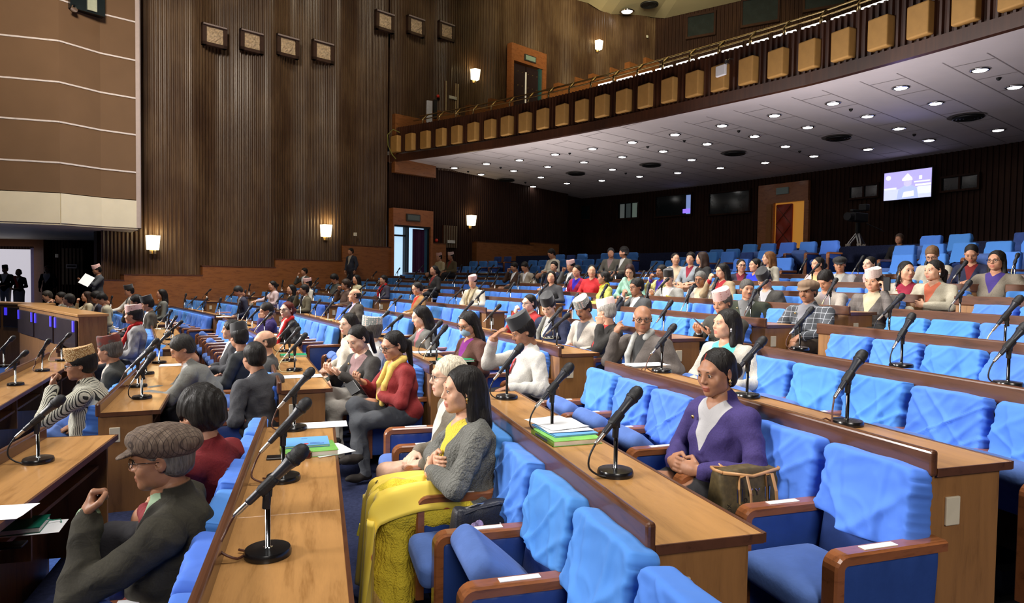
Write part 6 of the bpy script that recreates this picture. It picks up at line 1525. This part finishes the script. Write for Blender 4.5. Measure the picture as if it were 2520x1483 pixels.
PP_('balding man in a brown suit looking up to the left', 872, 738, k=2, d=11.6, hyaw=-6, hp=-4, hair='bald', haircol=(.02, .015, .012), top=(.055, .046, .036), shirt=(.4, .36, .45), skin=0, width=1.1)
PP_('woman with upswept black hair and an ochre jacket bowing her head', 1026, 724, k=3, d=12.6, hyaw=2, hp=18, g='f', hair='bun', top=(.28, .15, .05), shirt=(.5, .03, .02), skin=0, ex=('glasses',))
PP_('person in a brown jacket with cheek on hand in the middle tiers', 850, 708, k=3, d=16.0, hyaw=0, hair='bushy', haircol=(.03, .018, .012), top=(.10, .06, .045), skin=1, pose=('cheek', 'lap'), v=0)
PP_('woman in a cream top with long hair in the far middle tiers', 876, 694, k=4, d=18.0, hyaw=4, g='f', hair='long', top=(.5, .46, .28), skin=0, v=0)
PP_('person bent low over a far desk beside a microphone', 822, 690, k=4, d=18.8, hp=30, hair='bushy', top=(.06, .06, .05), skin=1, v=0)
PP_('man in a cream jacket and pink topi partly hidden in the far tiers', 756, 700, k=3, d=17.2, hyaw=-6, hair='short', hat=('topi', 'pink'), top=(.5, .47, .4), skin=1)
PP_('man in an olive jacket and dark cap resting his face on his hand', 748, 714, k=2, d=15.2, hp=6, hair='short', top=(.12, .10, .06), skin=2, pose=('cheek', 'lap'))
PP_('man with hand on his mouth at the far wall', 748, 668, k=4, d=22.0, hair='short', top=(.08, .08, .07), skin=1, pose=('chin', 'lap'))
PP_('smiling woman in black with long hair in the far left tiers', 716, 712, k=1, d=16.4, hyaw=6, g='f', hair='long', top=(.012, .012, .012), skin=0, v=0)
PP_('woman in a pale pink quilted jacket reading in the far left tiers', 670, 702, k=2, d=17.4, hp=12, g='f', hair='bun', top=(.55, .42, .42), skin=0, v=0, pose=('desk', 'lap'))
PP_('man in a navy jacket with his head bowed in the far left tiers', 586, 716, k=0, d=15.8, hp=40, hair='short', haircol=(.03, .03, .03), top=(.035, .035, .06), skin=1, lean=.1)
PP_('boy in a violet jacket covering his face with his hand', 655, 765, k=0, d=10.6, hyaw=6, hp=16, hair='short', haircol=(.02, .015, .012), top=(.035, .022, .12), skin=1, pose=('desk', 'cheek'), v=0)
PP_('woman with red-brown hair and a bright red scarf over black', 706, 762, k=0, d=9.7, yaw=16, hyaw=20, hp=0, g='f', hair='bun', haircol=(.10, .018, .01), top=(.014, .013, .014), skin=4, ex=('glasses', ('scarf', (.62, .02, .02), -1)), pose=('lap', 'rest'), width=1.05)
PP_('first of two young women side by side at the far left wall', 513, 692, k=1, d=21.5, g='f', hair='long', top=(.5, .5, .3), skin=0, v=0)
PP_('second young woman, in grey, of the pair at the far left wall', 529, 692, k=1, d=21.2, g='f', hair='bun', top=(.32, .29, .28), skin=0, v=0)
PP_('woman with long black hair in a grey patterned coat, far left', 396, 724, k=-1, d=15.4, g='f', hair='long', top=(.14, .14, .12), skin=1, v=0)
PP_('man in a grey suit, red scarf and pale pink topi at the left', 327, 775, k=-1, d=9.0, hyaw=-16, hair='short', haircol=(.02, .018, .016), hat=('topi', 'pink'), top=(.26, .25, .25), shirt=(.4, .4, .4), skin=1, ex=(('scarf', (.45, .01, .01), 2),), width=1.1)
PP_('man in an olive coat and black hat behind the grey suit', 362, 748, k=-1, d=12.4, hyaw=-10, hp=10, hair='short', hat=('topi', 'black'), top=(.07, .06, .045), skin=1, pose=('cheek', 'lap'))
PP_('dark-haired person beside the black hat at the left', 334, 742, k=-1, d=13.4, hp=10, hair='bushy', top=(.10, .08, .06), skin=1, pose=('chin', 'lap'))
PP_('man in a white coat and grey cap at the far left tiers', 317, 712, k=-1, d=16.5, hp=6, hair='short', hat=('topi', 'black'), top=(.6, .58, .54), shirt=(.2, .2, .2), skin=1, pose=('desk', 'lap'))
PP_('young woman with brown hair in a cream top before the speaker', 212, 722, k=-2, d=15.5, hyaw=0, g='f', hair='long', haircol=(.03, .015, .01), top=(.5, .44, .3), skin=0, v=0, pose=('chin', 'lap'))
PP_('person in a beige padded vest bowing beside the brown-haired woman', 250, 735, k=-2, d=14.2, hp=34, hair='short', top=(.42, .38, .27), skin=1, lean=.08)
PP_('dark-clothed person between the brown hair and the padded vest', 236, 724, k=-2, d=15.0, hp=20, hair='bushy', top=(.03, .03, .05), skin=1)
PP_('man in an olive-brown jacket looking up at the left', 168, 716, k=-2, d=13.6, hyaw=-30, hp=-4, hair='short', haircol=(.03, .025, .02), top=(.10, .085, .06), skin=1)
PP_('man with clasped hands before his mouth at the left', 148, 712, k=-2, d=14.6, yaw=6, hyaw=8, hair='short', top=(.14, .13, .10), skin=0, pose=('chin', 'chin'))
PP_('man in a black suit and white shirt reading at the left', 115, 712, k=-2, d=15.4, hyaw=4, hp=20, hair='short', haircol=(.04, .035, .03), top=(.02, .02, .024), shirt=(.7, .7, .7), skin=0, v=.25)
# standing people
PP_('standing man in grey with a pale pink topi reading from a sheet', 238, 664, k=-1, d=17.6, yaw=4, hyaw=0, hp=12, hair='short', hat=('topi', 'pink'), top=(.07, .075, .085), shirt=(.07, .075, .085), low=(.05, .05, .06), skin=2, stand=True, pose=('paper', 'mic'), v=0)
PP_('man in a navy suit standing at the side wall below the balcony', 862, 619, k=8, d=23.6, yaw=10, hyaw=0, hair='short', top=(.03, .036, .06), shirt=(.35, .33, .3), low=(.02, .02, .03), skin=1, stand=True, pose=('down', 'down'), v=.15)
PP_('usher in a black jacket and black topi before the white board', 12, 663, k=-3, d=23.0, fz=.5, yaw=40, hyaw=10, hair='short', hat=('topi', 'black'), top=(.015, .015, .018), shirt=(.7, .7, .75), low=(.6, .6, .6), skin=1, stand=True, pose=('lap', 'lap'), v=.2)
PP_('woman usher in a black jacket, white skirt and red sash', 45, 670, k=-3, d=23.0, fz=.5, yaw=40, hyaw=0, g='f', hair='bun', top=(.015, .015, .018), shirt=(.7, .7, .7), low=(.62, .56, .5), skin=1, stand=True, pose=('lap', 'lap'), ex=('skirt', ('sash', (.5, .01, .02), 1)), v=.1)
PP_('usher in a black suit standing in the dark doorway edge', 116, 662, k=-3, d=23.4, fz=.5, yaw=40, hyaw=0, hair='short', top=(.008, .008, .01), shirt=(.5, .5, .55), low=(.01, .01, .012), skin=2, stand=True, pose=('down', 'down'), v=.3)
PP_('man in black with a black topi standing in the exit doorway', 991, 606, k=8, d=26.2, yaw=20, hair='short', hat=('topi', 'black'), top=(.008, .008, .01), low=(.05, .05, .06), skin=2, stand=True, pose=('down', 'lap'), v=0)
PP_('person in shadow at the left edge of the exit doorway', 957, 614, k=8, d=26.6, yaw=-60, hair='short', top=(.005, .005, .006), low=(.005, .005, .006), skin=3, stand=True, pose=('down', 'down'), v=0)
PP_('person hidden behind the last seats near the video camera', 2208, 588, k=8, d=15.5, fz=ZC-.12, yaw=10, hair='short', haircol=(.05, .03, .02), top=(.012, .01, .01), skin=2, v=0)
print('people', NP[0])

# ================================================================ loose things
def slab(name, lab, cat, p, rz, sx, sy, sz, mat, parent=None, mats=None):
    m = MB(); m.rbox((0, 0, sz/2), (sx, sy, sz), min(sz*.3, .002), 1); o = m.build(name, mat, parent)
    if parent is None: o.location = p; o.rotation_euler = (0, 0, rz); tag(o, lab, cat)
    else: o.location = p; o.rotation_euler = (0, 0, rz)
    return o
M_BLUEB = plain('book_blue', (.16, .42, .80), .35, 0, .03); M_LIME = plain('book_lime', (.22, .55, .12), .4, 0, .25, 20); M_GREENB = plain('folder_green', (.01, .26, .11), .35); M_PAGES = plain('page_edges', (.75, .74, .68), .8)
M_PINK = plain('folder_pink', (.62, .25, .3), .5); M_INK = plain('print_ink', (.06, .12, .4), .6); M_RED = plain('print_red', (.6, .05, .04), .6)
def book(name, lab, x, y, k, rz, sx, sy, sz, mat, z0=0, cat='book'):
    p = at(x, y, Zk(k)-ZC); p.z = Zk(k)+.001+z0; t = empty(name, p, rz, lab, cat)
    m = MB(); m.box(-sx/2, sx/2, -sy/2, sy/2, 0, .0025); m.box(-sx/2, sx/2, -sy/2, sy/2, sz-.0025, sz); m.box(-sx/2, -sx/2+.003, -sy/2, sy/2, 0, sz); m.build('cover', mat, t)
    m = MB(); m.box(-sx/2+.003, sx/2-.004, -sy/2+.004, sy/2-.004, .0025, sz-.0025); m.build('pages', M_PAGES, t); return t
def sheet(lab, x, y, k, rz, sx=.21, sy=.297, mat=None, z0=0, cat='paper', name='paper_sheet'):
    p = at(x, y, Zk(k)-ZC); p.z = Zk(k)+.001+z0; m = MB(); n = 4
    vs = [((i/n-.5)*sx, (j/n-.5)*sy, .0015+.004*abs(sin(i*1.3+j*.9))*(i/n)) for j in range(n+1) for i in range(n+1)]
    m.add(vs, [(j*(n+1)+i, j*(n+1)+i+1, (j+1)*(n+1)+i+1, (j+1)*(n+1)+i) for j in range(n) for i in range(n)])
    m.add([(q[0], q[1], q[2]-.0012) for q in vs], [(j*(n+1)+i, (j+1)*(n+1)+i, (j+1)*(n+1)+i+1, j*(n+1)+i+1) for j in range(n) for i in range(n)])
    o = m.build(name, mat or M_WHITE, None, smooth=True); o.location = p; o.rotation_euler = (0, 0, rz); return tag(o, lab, cat)
RA = rowrz(0, 1)+PI/2         # across the desk
b1 = book('report_book', 'thick lime-green report lying under a blue booklet on the long desk', 760, 1112, 0, RA+.12, .27, .22, .028, M_LIME)
b2 = book('booklet', 'light blue booklet on top of the lime-green report', 752, 1104, 0, RA+.05, .235, .19, .012, M_BLUEB, .029)
m = MB(); m.box(.02, .09, -.07, -.062, .0122, .0126); m.box(.02, .07, -.05, -.044, .0122, .0126); m.box(-.02, .01, .05, .056, .0122, .0126); m.build('printed_title', M_INK, b2)
m = MB(); m.lathe([(.014, 0), (.013, .0004)], 16, (.0, -.062, .0122)); m.build('printed_emblem', M_RED, b2)
sheet('white sheet lying beneath the lime-green report corner', 810, 1108, 0, RA+.4, .2, .22)
sheet('white sheet on the long desk beside the third microphone', 792, 1046, 0, RA+.02, .30, .17)
sheet('open white leaflet on the desk corner beside the aisle', 745, 926, 0, rowrz(0, 2)+PI/2, .33, .20)
p = at(690, 1127, Zk(0)-ZC); p.z = Zk(0)+.002; slab('mobile_phone', 'black phone lying by the sunglasses on the long desk', 'phone', p, RA, .13, .065, .009, M_BLACK)
# sunglasses
p = at(738, 1130, Zk(0)-ZC); p.z = Zk(0)+.021; t = empty('sunglasses', p, RA+.25, 'brown-tinted aviator sunglasses beside the green report', 'sunglasses'); M_LENS = plain('brown_lens', (.06, .012, .01), .08, 0, .2, 9, 0, .8)
for s in (-1, 1):
    m = MB(); m.lathe([(.001, .003), (.018, .002), (.027, -.002), (.018, .0), (.001, .001)], 16, (0, 0, 0), 0, Matrix.Translation((s*.034, 0, 0)) @ Matrix.Rotation(rad(65), 4, 'X')); m.build('lens', M_LENS, t, smooth=True)
m = MB(); m.tube([(-.008, 0, .01), (.008, 0, .01)], .0015, 5)
for s in (-1, 1): m.tube([(s*.060, 0, .012), (s*.064, .06, -.004), (s*.05, .11, -.018)], .0018, 5)
m.build('frame_wire', M_GOLD, t)
# right desk: report with papers on it
RB_ = rowrz(1, 1)+PI/2
b3 = book('report_book', 'thick lime-green report under white papers on the right-hand desk', 1392, 1078, 1, RB_+.05, .26, .30, .026, M_LIME)
m = MB(); m.box(-.134, -.1345, -.08, .08, .008, .018); m.build('spine_print', M_INK, b3)
b4 = book('booklet', 'thin blue booklet between the green report and white papers', 1388, 1070, 1, RB_+.1, .24, .29, .008, M_BLUEB, .027)
sheet('stack of loose white papers on the right-hand desk', 1380, 1064, 1, RB_+.0, .24, .31, None, .037)
sheet('curled white paper over the right-hand desk books', 1368, 1060, 1, RB_+.2, .22, .30, None, .041)
sheet('white document beside the microphone in the sixth tier', 1590, 897, 2, rowrz(2, 1)+PI/2, .34, .2)
book('ring_folder', 'green folder on the desk corner before the masked woman', 1122, 888, 1, rowrz(1, 2)+PI/2+.05, .30, .22, .022, M_GREENB, cat='folder')
sheet('pale blue sheet on the desk left of the green folder', 1050, 866, 1, rowrz(1, 2)+PI/2, .3, .2, plain('blue_sheet', (.45, .62, .85), .6))
book('ring_folder', 'green folder behind the microphones on the aisle desk', 722, 876, 0, rowrz(0, 2)+PI/2, .28, .2, .02, M_GREENB, cat='folder')
book('ring_folder', 'pink folder on the far desk corner', 550, 770, 0, rowrz(0, 4)+PI/2, .30, .2, .02, M_PINK, cat='folder')
sheet('white sheet on the third block desk corner', 672, 824, 0, rowrz(0, 3)+PI/2, .3, .2)
sheet('open white notebook under the leaning man', 425, 898, -1, rowrz(-1, 2)+PI/2, .26, .2)
sheet('white paper on the third tier desk edge at the left margin', 6, 1262, -1, .2, .2, .2)
book('ring_folder', 'green folder before the lady in the middle blocks', 790, 758, 1, rowrz(1, 3)+PI/2, .34, .22, .02, M_GREENB, cat='folder')
rr_ = random.Random(3)
for i, (k, j) in enumerate([(-2, 3), (-1, 3), (0, 4), (1, 3), (1, 4), (2, 3), (2, 4), (3, 3), (3, 4), (4, 3), (5, 3), (6, 3), (-2, 4), (-1, 4)]):
    if (k, j) not in BLOCKS: continue
    o, e = BLOCKS[(k, j)]; t_ = (e-o).normalized(); n_ = Vector((t_.y, -t_.x)); p = o+t_*((e-o).length*rr_.random())+n_*.2
    m = MB(); m.rbox((0, 0, .004), (.3, .21, .008), .002, 1); q = m.build('paper_sheet', rr_.choice([M_WHITE, M_WHITE, plain('yellow_paper', (.75, .62, .25), .6)]), None); q.location = (p.x, p.y, Zk(k)+.001); q.rotation_euler = (0, 0, rr_.random())
    tag(q, 'papers on the desk of the %s tier, %s block from the camera' % (TIER[k], BLK[j]), 'paper', 'papers left on far desks')
# things on the shelf of the third tier desk at the lower left
o, e = BLOCKS[(-1, 1)]; t_ = (e-o).normalized(); n_ = Vector((t_.y, -t_.x)); zs = Zk(-1)-.18
p = at(50, 1290, zs+.02-ZC); t = empty('notebook', (p.x, p.y, zs+.001), rowrz(-1, 1)+PI/2+.1, 'dark green hardcover notebook sticking out of the lower-left desk shelf', 'book')
m = MB(); m.box(-.12, .10, -.09, .09, 0, .003); m.box(-.12, .10, -.09, .09, .024, .027); m.build('cover', plain('notebook_green', (.006, .11, .07), .35), t); m = MB(); m.box(-.115, .096, -.085, .085, .003, .024); m.build('pages', M_PAGES, t)
m = MB(); m.tube([(.10, .02, .025), (.12, .04, .012), (.15, .05, .01), (.16, .02, .004)], .0025, 5); m.build('ribbon', plain('green_ribbon', (.01, .2, .12), .5), t)
m = MB(); m.box(-.10, .16, -.10, .08, -.0008, .0); q = m.build('paper_sheet', M_WHITE); q.location = t.location+Vector((.02, .0, -.0002)); q.rotation_euler = t.rotation_euler; tag(q, 'white sheet under the dark green notebook on the shelf', 'paper')
p = at(12, 1335, zs+.02-ZC); slab('mobile_phone', 'black phone on the lower-left desk shelf', 'phone', (p.x, p.y, zs+.002), .3, .15, .075, .01, M_BLACK)
# handbags on the seats
SP = sorted(SEATPOS, key=lambda s: s[0].length)
def seat_of(k, j, i): return [s for s in SEATPOS if (s[1], s[2], s[3]) == (k, j, i)][0]
M_BAG = plain('printed_canvas', (.09, .062, .022), .6, 0, .35, 50); M_STRAP = plain('tan_leather', (.48, .25, .10), .4); 
p, k, j, i, rz = seat_of(1, 1, 1); t = empty('handbag', (p.x-.05, p.y, Fk(1)+.47), rz-PI/2, 'brown printed handbag with tan trim and silver lettered clasp on a seat', 'bag')
def bagfn(v): 
    u = (v.z+.11)/.22; return Vector((v.x*(1-.05*u), v.y*(1-.55*u)*(1+.1*cos(v.x*7)), v.z+.015*cos(v.x*9)*u))
m = MB(); m.rbox((0, 0, .11), (.34, .15, .22), .02, 3, nx=8, ny=3, nz=6, fn=bagfn); m.build('bag_body', M_BAG, t, smooth=True)
m = MB(); m.tube([(-.155, -.045, .225), (0, -.055, .20), (.155, -.045, .222), (.17, 0, .225), (.155, .045, .225), (0, .04, .212), (-.155, .045, .226), (-.17, 0, .228), (-.155, -.045, .225)], .008, 6); m.build('rim', M_STRAP, t, smooth=True)
for s in (-1, 1):
    for x in (-.075, .075):
        m = MB(); m.tube([(x, s*.062, .08), (x, s*.056, .15), (x*.95, s*.052, .20), (x*.9, s*.10, .22), (x*.9, s*.13, .15), (x*.92, s*.14, .07)], .008, 6, 0, True, .45)
        m.build('handle', M_STRAP, t)
    for x in (-.075, .075):
        m = MB(); m.box(x-.014, x+.014, s*.060-.004, s*.060+.004, .07, .078); m.box(x-.014, x-.011, s*.060-.004, s*.06+.004, .07, .15); m.box(x+.011, x+.014, s*.060-.004, s*.06+.004, .07, .15)
        m.build('buckle', M_CHROME, t)
def text(s, size, parent, M, mat, name='lettering', ext=.002):
    c = bpy.data.curves.new(name, 'FONT'); c.body = s; c.size = size; c.extrude = ext; c.align_x = 'CENTER'; c.align_y = 'CENTER'; c.resolution_u = 3; c.materials.append(mat)
    o = bpy.data.objects.new(name, c); COL.objects.link(o); bpy.context.view_layer.update(); me = bpy.data.meshes.new_from_object(o.evaluated_get(bpy.context.evaluated_depsgraph_get())); bpy.data.objects.remove(o); return put(name, me, parent, M=M)
text('K', .045, t, Matrix.Translation((-.018, -.068, .13)) @ Matrix.Rotation(PI/2-.2, 4, 'X'), M_CHROME, 'clasp_letters'); text('Y', .045, t, Matrix.Translation((.018, -.068, .13)) @ Matrix.Rotation(PI/2-.2, 4, 'X'), M_CHROME, 'clasp_letters')
for q in range(4): text(('CRUX', 'CRO', 'CRUX', 'RO')[q], .028, t, Matrix.Translation((-.13+.085*q, -.070, .05+.03*(q % 2))) @ Matrix.Rotation(PI/2-.1, 4, 'X') @ Matrix.Rotation(PI/2, 4, 'Z'), plain('bag_print', (.03, .02, .01), .6), 'printed_letters', .0005)
m = MB(); m.tube([(.155, .0, .226), (.19, -.01, .232), (.205, -.02, .225)], .004, 5); m.build('zip_pull', M_SILV, t)
# black bag with lettering
p, k, j, i, rz = seat_of(0, 1, 3); t = empty('handbag', (p.x-.0, p.y-.05, Fk(0)+.47), rz-PI/2+.12, 'black bag printed with white letters, a lilac flower and a heart on a seat', 'bag')
M_BB = plain('black_canvas', (.012, .013, .022), .45, 0, .3, 30, .2)
m = MB(); m.rbox((0, 0, .095), (.31, .13, .18), .03, 3, nx=8, ny=3, nz=5, fn=lambda v: Vector((v.x*(1-.12*(v.z+.08)/.16), v.y*(1-.4*(v.z+.08)/.16), v.z+.012*sin(v.x*22)))); m.build('bag_body', M_BB, t, smooth=True)
m = MB(); m.tube([(-.10, -.03, .16), (-.04, -.05, .185), (.06, -.04, .19), (.11, -.02, .17)], .012, 7, 0, True, .5); m.build('handle', M_BB, t); m = MB(); m.tube([(-.12, .0, .165), (-.03, .0, .185), (.08, .01, .18), (.12, .02, .165)], .004, 5); m.build('zip', M_SILV, t)
TM = lambda x, z, r=0: Matrix.Translation((x, -.0655, z)) @ Matrix.Rotation(PI/2-.22, 4, 'X') @ Matrix.Rotation(r, 4, 'Z')
text("it's", .062, t, TM(.055, .085), M_WHITE); text('W', .07, t, TM(-.115, .07, .3), M_WHITE)
def flat(poly, M, mat, nm):
    m = MB(); vs = [M @ Vector((x, y, 0)) for x, y in poly]+[M @ Vector((x, y, .004)) for x, y in poly]; n = len(poly); m.add(vs, [tuple(reversed(range(n))), tuple(range(n, 2*n))]+[(a_, (a_+1) % n, n+(a_+1) % n, n+a_) for a_ in range(n)]); m.build(nm, mat, t)
M_LIL = plain('lilac_glitter', (.45, .35, .6), .3, 0, .4, 120); M_HEART = plain('heart_red', (.45, .01, .03), .4)
for q, (dx, dy, r_) in enumerate(((-.018, .016, .02), (.004, .024, .02), (-.024, -.008, .018))): flat([(dx+r_*cos(a_*PI/7), dy+r_*sin(a_*PI/7)*1.1) for a_ in range(14)], TM(-.045, .09), M_LIL, 'flower_petal')
flat([(.016+.02*cos(a_*PI/7), -.008+.014*sin(a_*PI/7)) for a_ in range(14)], TM(-.045, .09), M_WHITE, 'bow')
flat([(.018*math.copysign(abs(sin(a_))**3, sin(a_)), .0014*(13*cos(a_)-5*cos(2*a_)-2*cos(3*a_)-cos(4*a_))) for a_ in [q*PI/10 for q in range(20)]], TM(.125, .085), M_HEART, 'heart')
# brown folder on the seat arm behind the masked woman
# phone and sheet held in hands are modelled with their owners' places
def near_pt(x, y, d): r_ = ray(x, y); r_ = r_*(d/r_.y); return Vector((r_.x, r_.y, ZC+r_.z))
p = near_pt(1722, 798, 6.35); o = slab('mobile_phone', 'black phone held up by the man in the pink patterned topi', 'phone', p, .9, .075, .15, .009, M_BLACK); o.rotation_euler = (.6, .5, .9)
p = near_pt(2182, 715, 7.35); o = slab('mobile_phone', 'black phone at the ear of the man in the tweed jacket', 'phone', p, .4, .014, .08, .15, M_BLACK)
p = near_pt(868, 955, 5.6); o = slab('mobile_phone', 'black phone in the lap of the young woman in the dark blazer', 'phone', p, .6, .08, .16, .01, M_BLACK); o.rotation_euler = (.5, -.5, .4)
p = near_pt(1653, 748, 10.7); o = slab('paper_sheet', 'yellow sheet held by the man in the black topi', 'paper', p, 0, .2, .28, .003, plain('yellow_sheet', (.7, .68, .08), .6)); o.rotation_euler = (1.1, .2, .5)
p = near_pt(213, 689, 17.1); o = slab('paper_sheet', 'white sheet held by the standing speaker', 'paper', p, 0, .24, .34, .003, M_WHITE); o.rotation_euler = (.9, .5, .4)
# yellow saree drape over the lap of the woman in grey
rt_, HMx, N_, hnds, rzz = lady
def drape(u, v_):       # u across (-1..1), v_ from waist over the knees to the hem
    x = u*(.20+.03*v_)*(1 if abs(u) < .8 else 1)
    if v_ < .45: k_ = v_/.45; y = .09+.37*k_; z = .135-.03*k_+.02*sin(k_*3)
    elif v_ < .58: k_ = (v_-.45)/.13; y = .46+.05*sin(k_*PI/2); z = .105-.07*k_*k_
    else: k_ = (v_-.58)/.42; y = .51+.03*k_; z = .035-.50*k_; x *= 1+.35*k_
    if v_ < .58: z -= .30*max(0, abs(u)-.55)**1.5+.02*cos(u*PI*2)*(v_/.58)
    f = .018*sin(u*8+3*v_)+.010*sin(u*19+v_*7)
    if v_ >= .5: y += f*(.4+v_)
    else: z += f*.6
    return (x, y, z)
m = MB(); nu, nv = 40, 40; vs = [drape(-1+2*i/nu, j/nv) for j in range(nv+1) for i in range(nu+1)]
m.add(vs, [(j*(nu+1)+i, j*(nu+1)+i+1, (j+1)*(nu+1)+i+1, (j+1)*(nu+1)+i) for j in range(nv) for i in range(nu)])
M_SAR, tt, bb = nt('yellow_saree'); vv_ = coords(tt, (1, 1, 1)); vo = N(tt, 'ShaderNodeTexVoronoi'); vo.inputs['Scale'].default_value = 7; tt.links.new(vv_, vo.inputs['Vector']); tt.links.new(ramp(tt, vo.outputs['Distance'], [(.16, (.40, .06, .02)), (.19, (.74, .52, .035)), (.6, (.78, .57, .06))]), bb.inputs['Base Color']); bb.inputs['Roughness'].default_value = .65; bb.inputs['Sheen Weight'].default_value = .2
sd = m.build('saree_drape', M_SAR, rt_, smooth=True); sm_ = sd.modifiers.new('thickness', 'SOLIDIFY'); sm_.thickness = .004
M_TAS = plain('tassel_red', (.5, .01, .03), .7)
for q in range(7):
    m = MB(); x_ = .17+.02*q; m.tube([(.235+.01*q, .54-.03*q, -.16+.03*(q % 3)), (.24+.01*q, .55-.03*q, -.22+.03*(q % 3))], [.010, .014], 7); m.build('tassel', M_TAS if q % 2 else plain('tassel_yellow%d' % q, (.7, .6, .05), .7), sd)

# ================================================================ front desks with lit panels at the far left
M_LED = emis('lit_nameplate', (.06, .04, .85), 3.4); M_BRON = plain('smoked_panel', (.06, .045, .05), .25, .3, .15, 5)
def front_desk(x, y, d_, L, rz, lab):
    p = Vector(((x-W/2)/F*d_, d_, 0)); zt = ZC+(hy(x)-y)/F*d_
    t = empty('front_desk', (p.x, p.y, zt), rz, lab, 'desk', 'front desks with screens')
    m = MB(); m.rbox((L/2, .18, -.02), (L+.04, .40, .04), .006, 1); m.build('top_board', M_TOP, t)
    m = MB(); m.box(0, L, .0, .03, -zt, -.04); m.box(L-.03, L, .03, .36, -zt, -.04); m.box(0, .03, .03, .36, -zt, -.04); m.build('carcass', M_PANEL, t)
    n = 3
    for i in range(n):
        x0 = L*i/n+.05; x1 = L*(i+1)/n-.05; m = MB(); m.rbox(((x0+x1)/2, -.02, -.30), (x1-x0, .03, .42), .01, 1); q = m.build('screen_panel', M_BRON, t)
        for xx in (x0+.05, x1-.13):
            m = MB(); m.box(xx, xx+.08, -.045, -.036, -.26, -.10); m.build('lit_nameplate', M_LED, q)
front_desk(46, 748, 12.2, 3.9, rad(-43.5), 'front bench with smoked panels and violet lit nameplates, nearer one')
front_desk(-150, 738, 14.8, 3.1, rad(-20), 'front bench with a violet lit nameplate at the left margin, farther one')
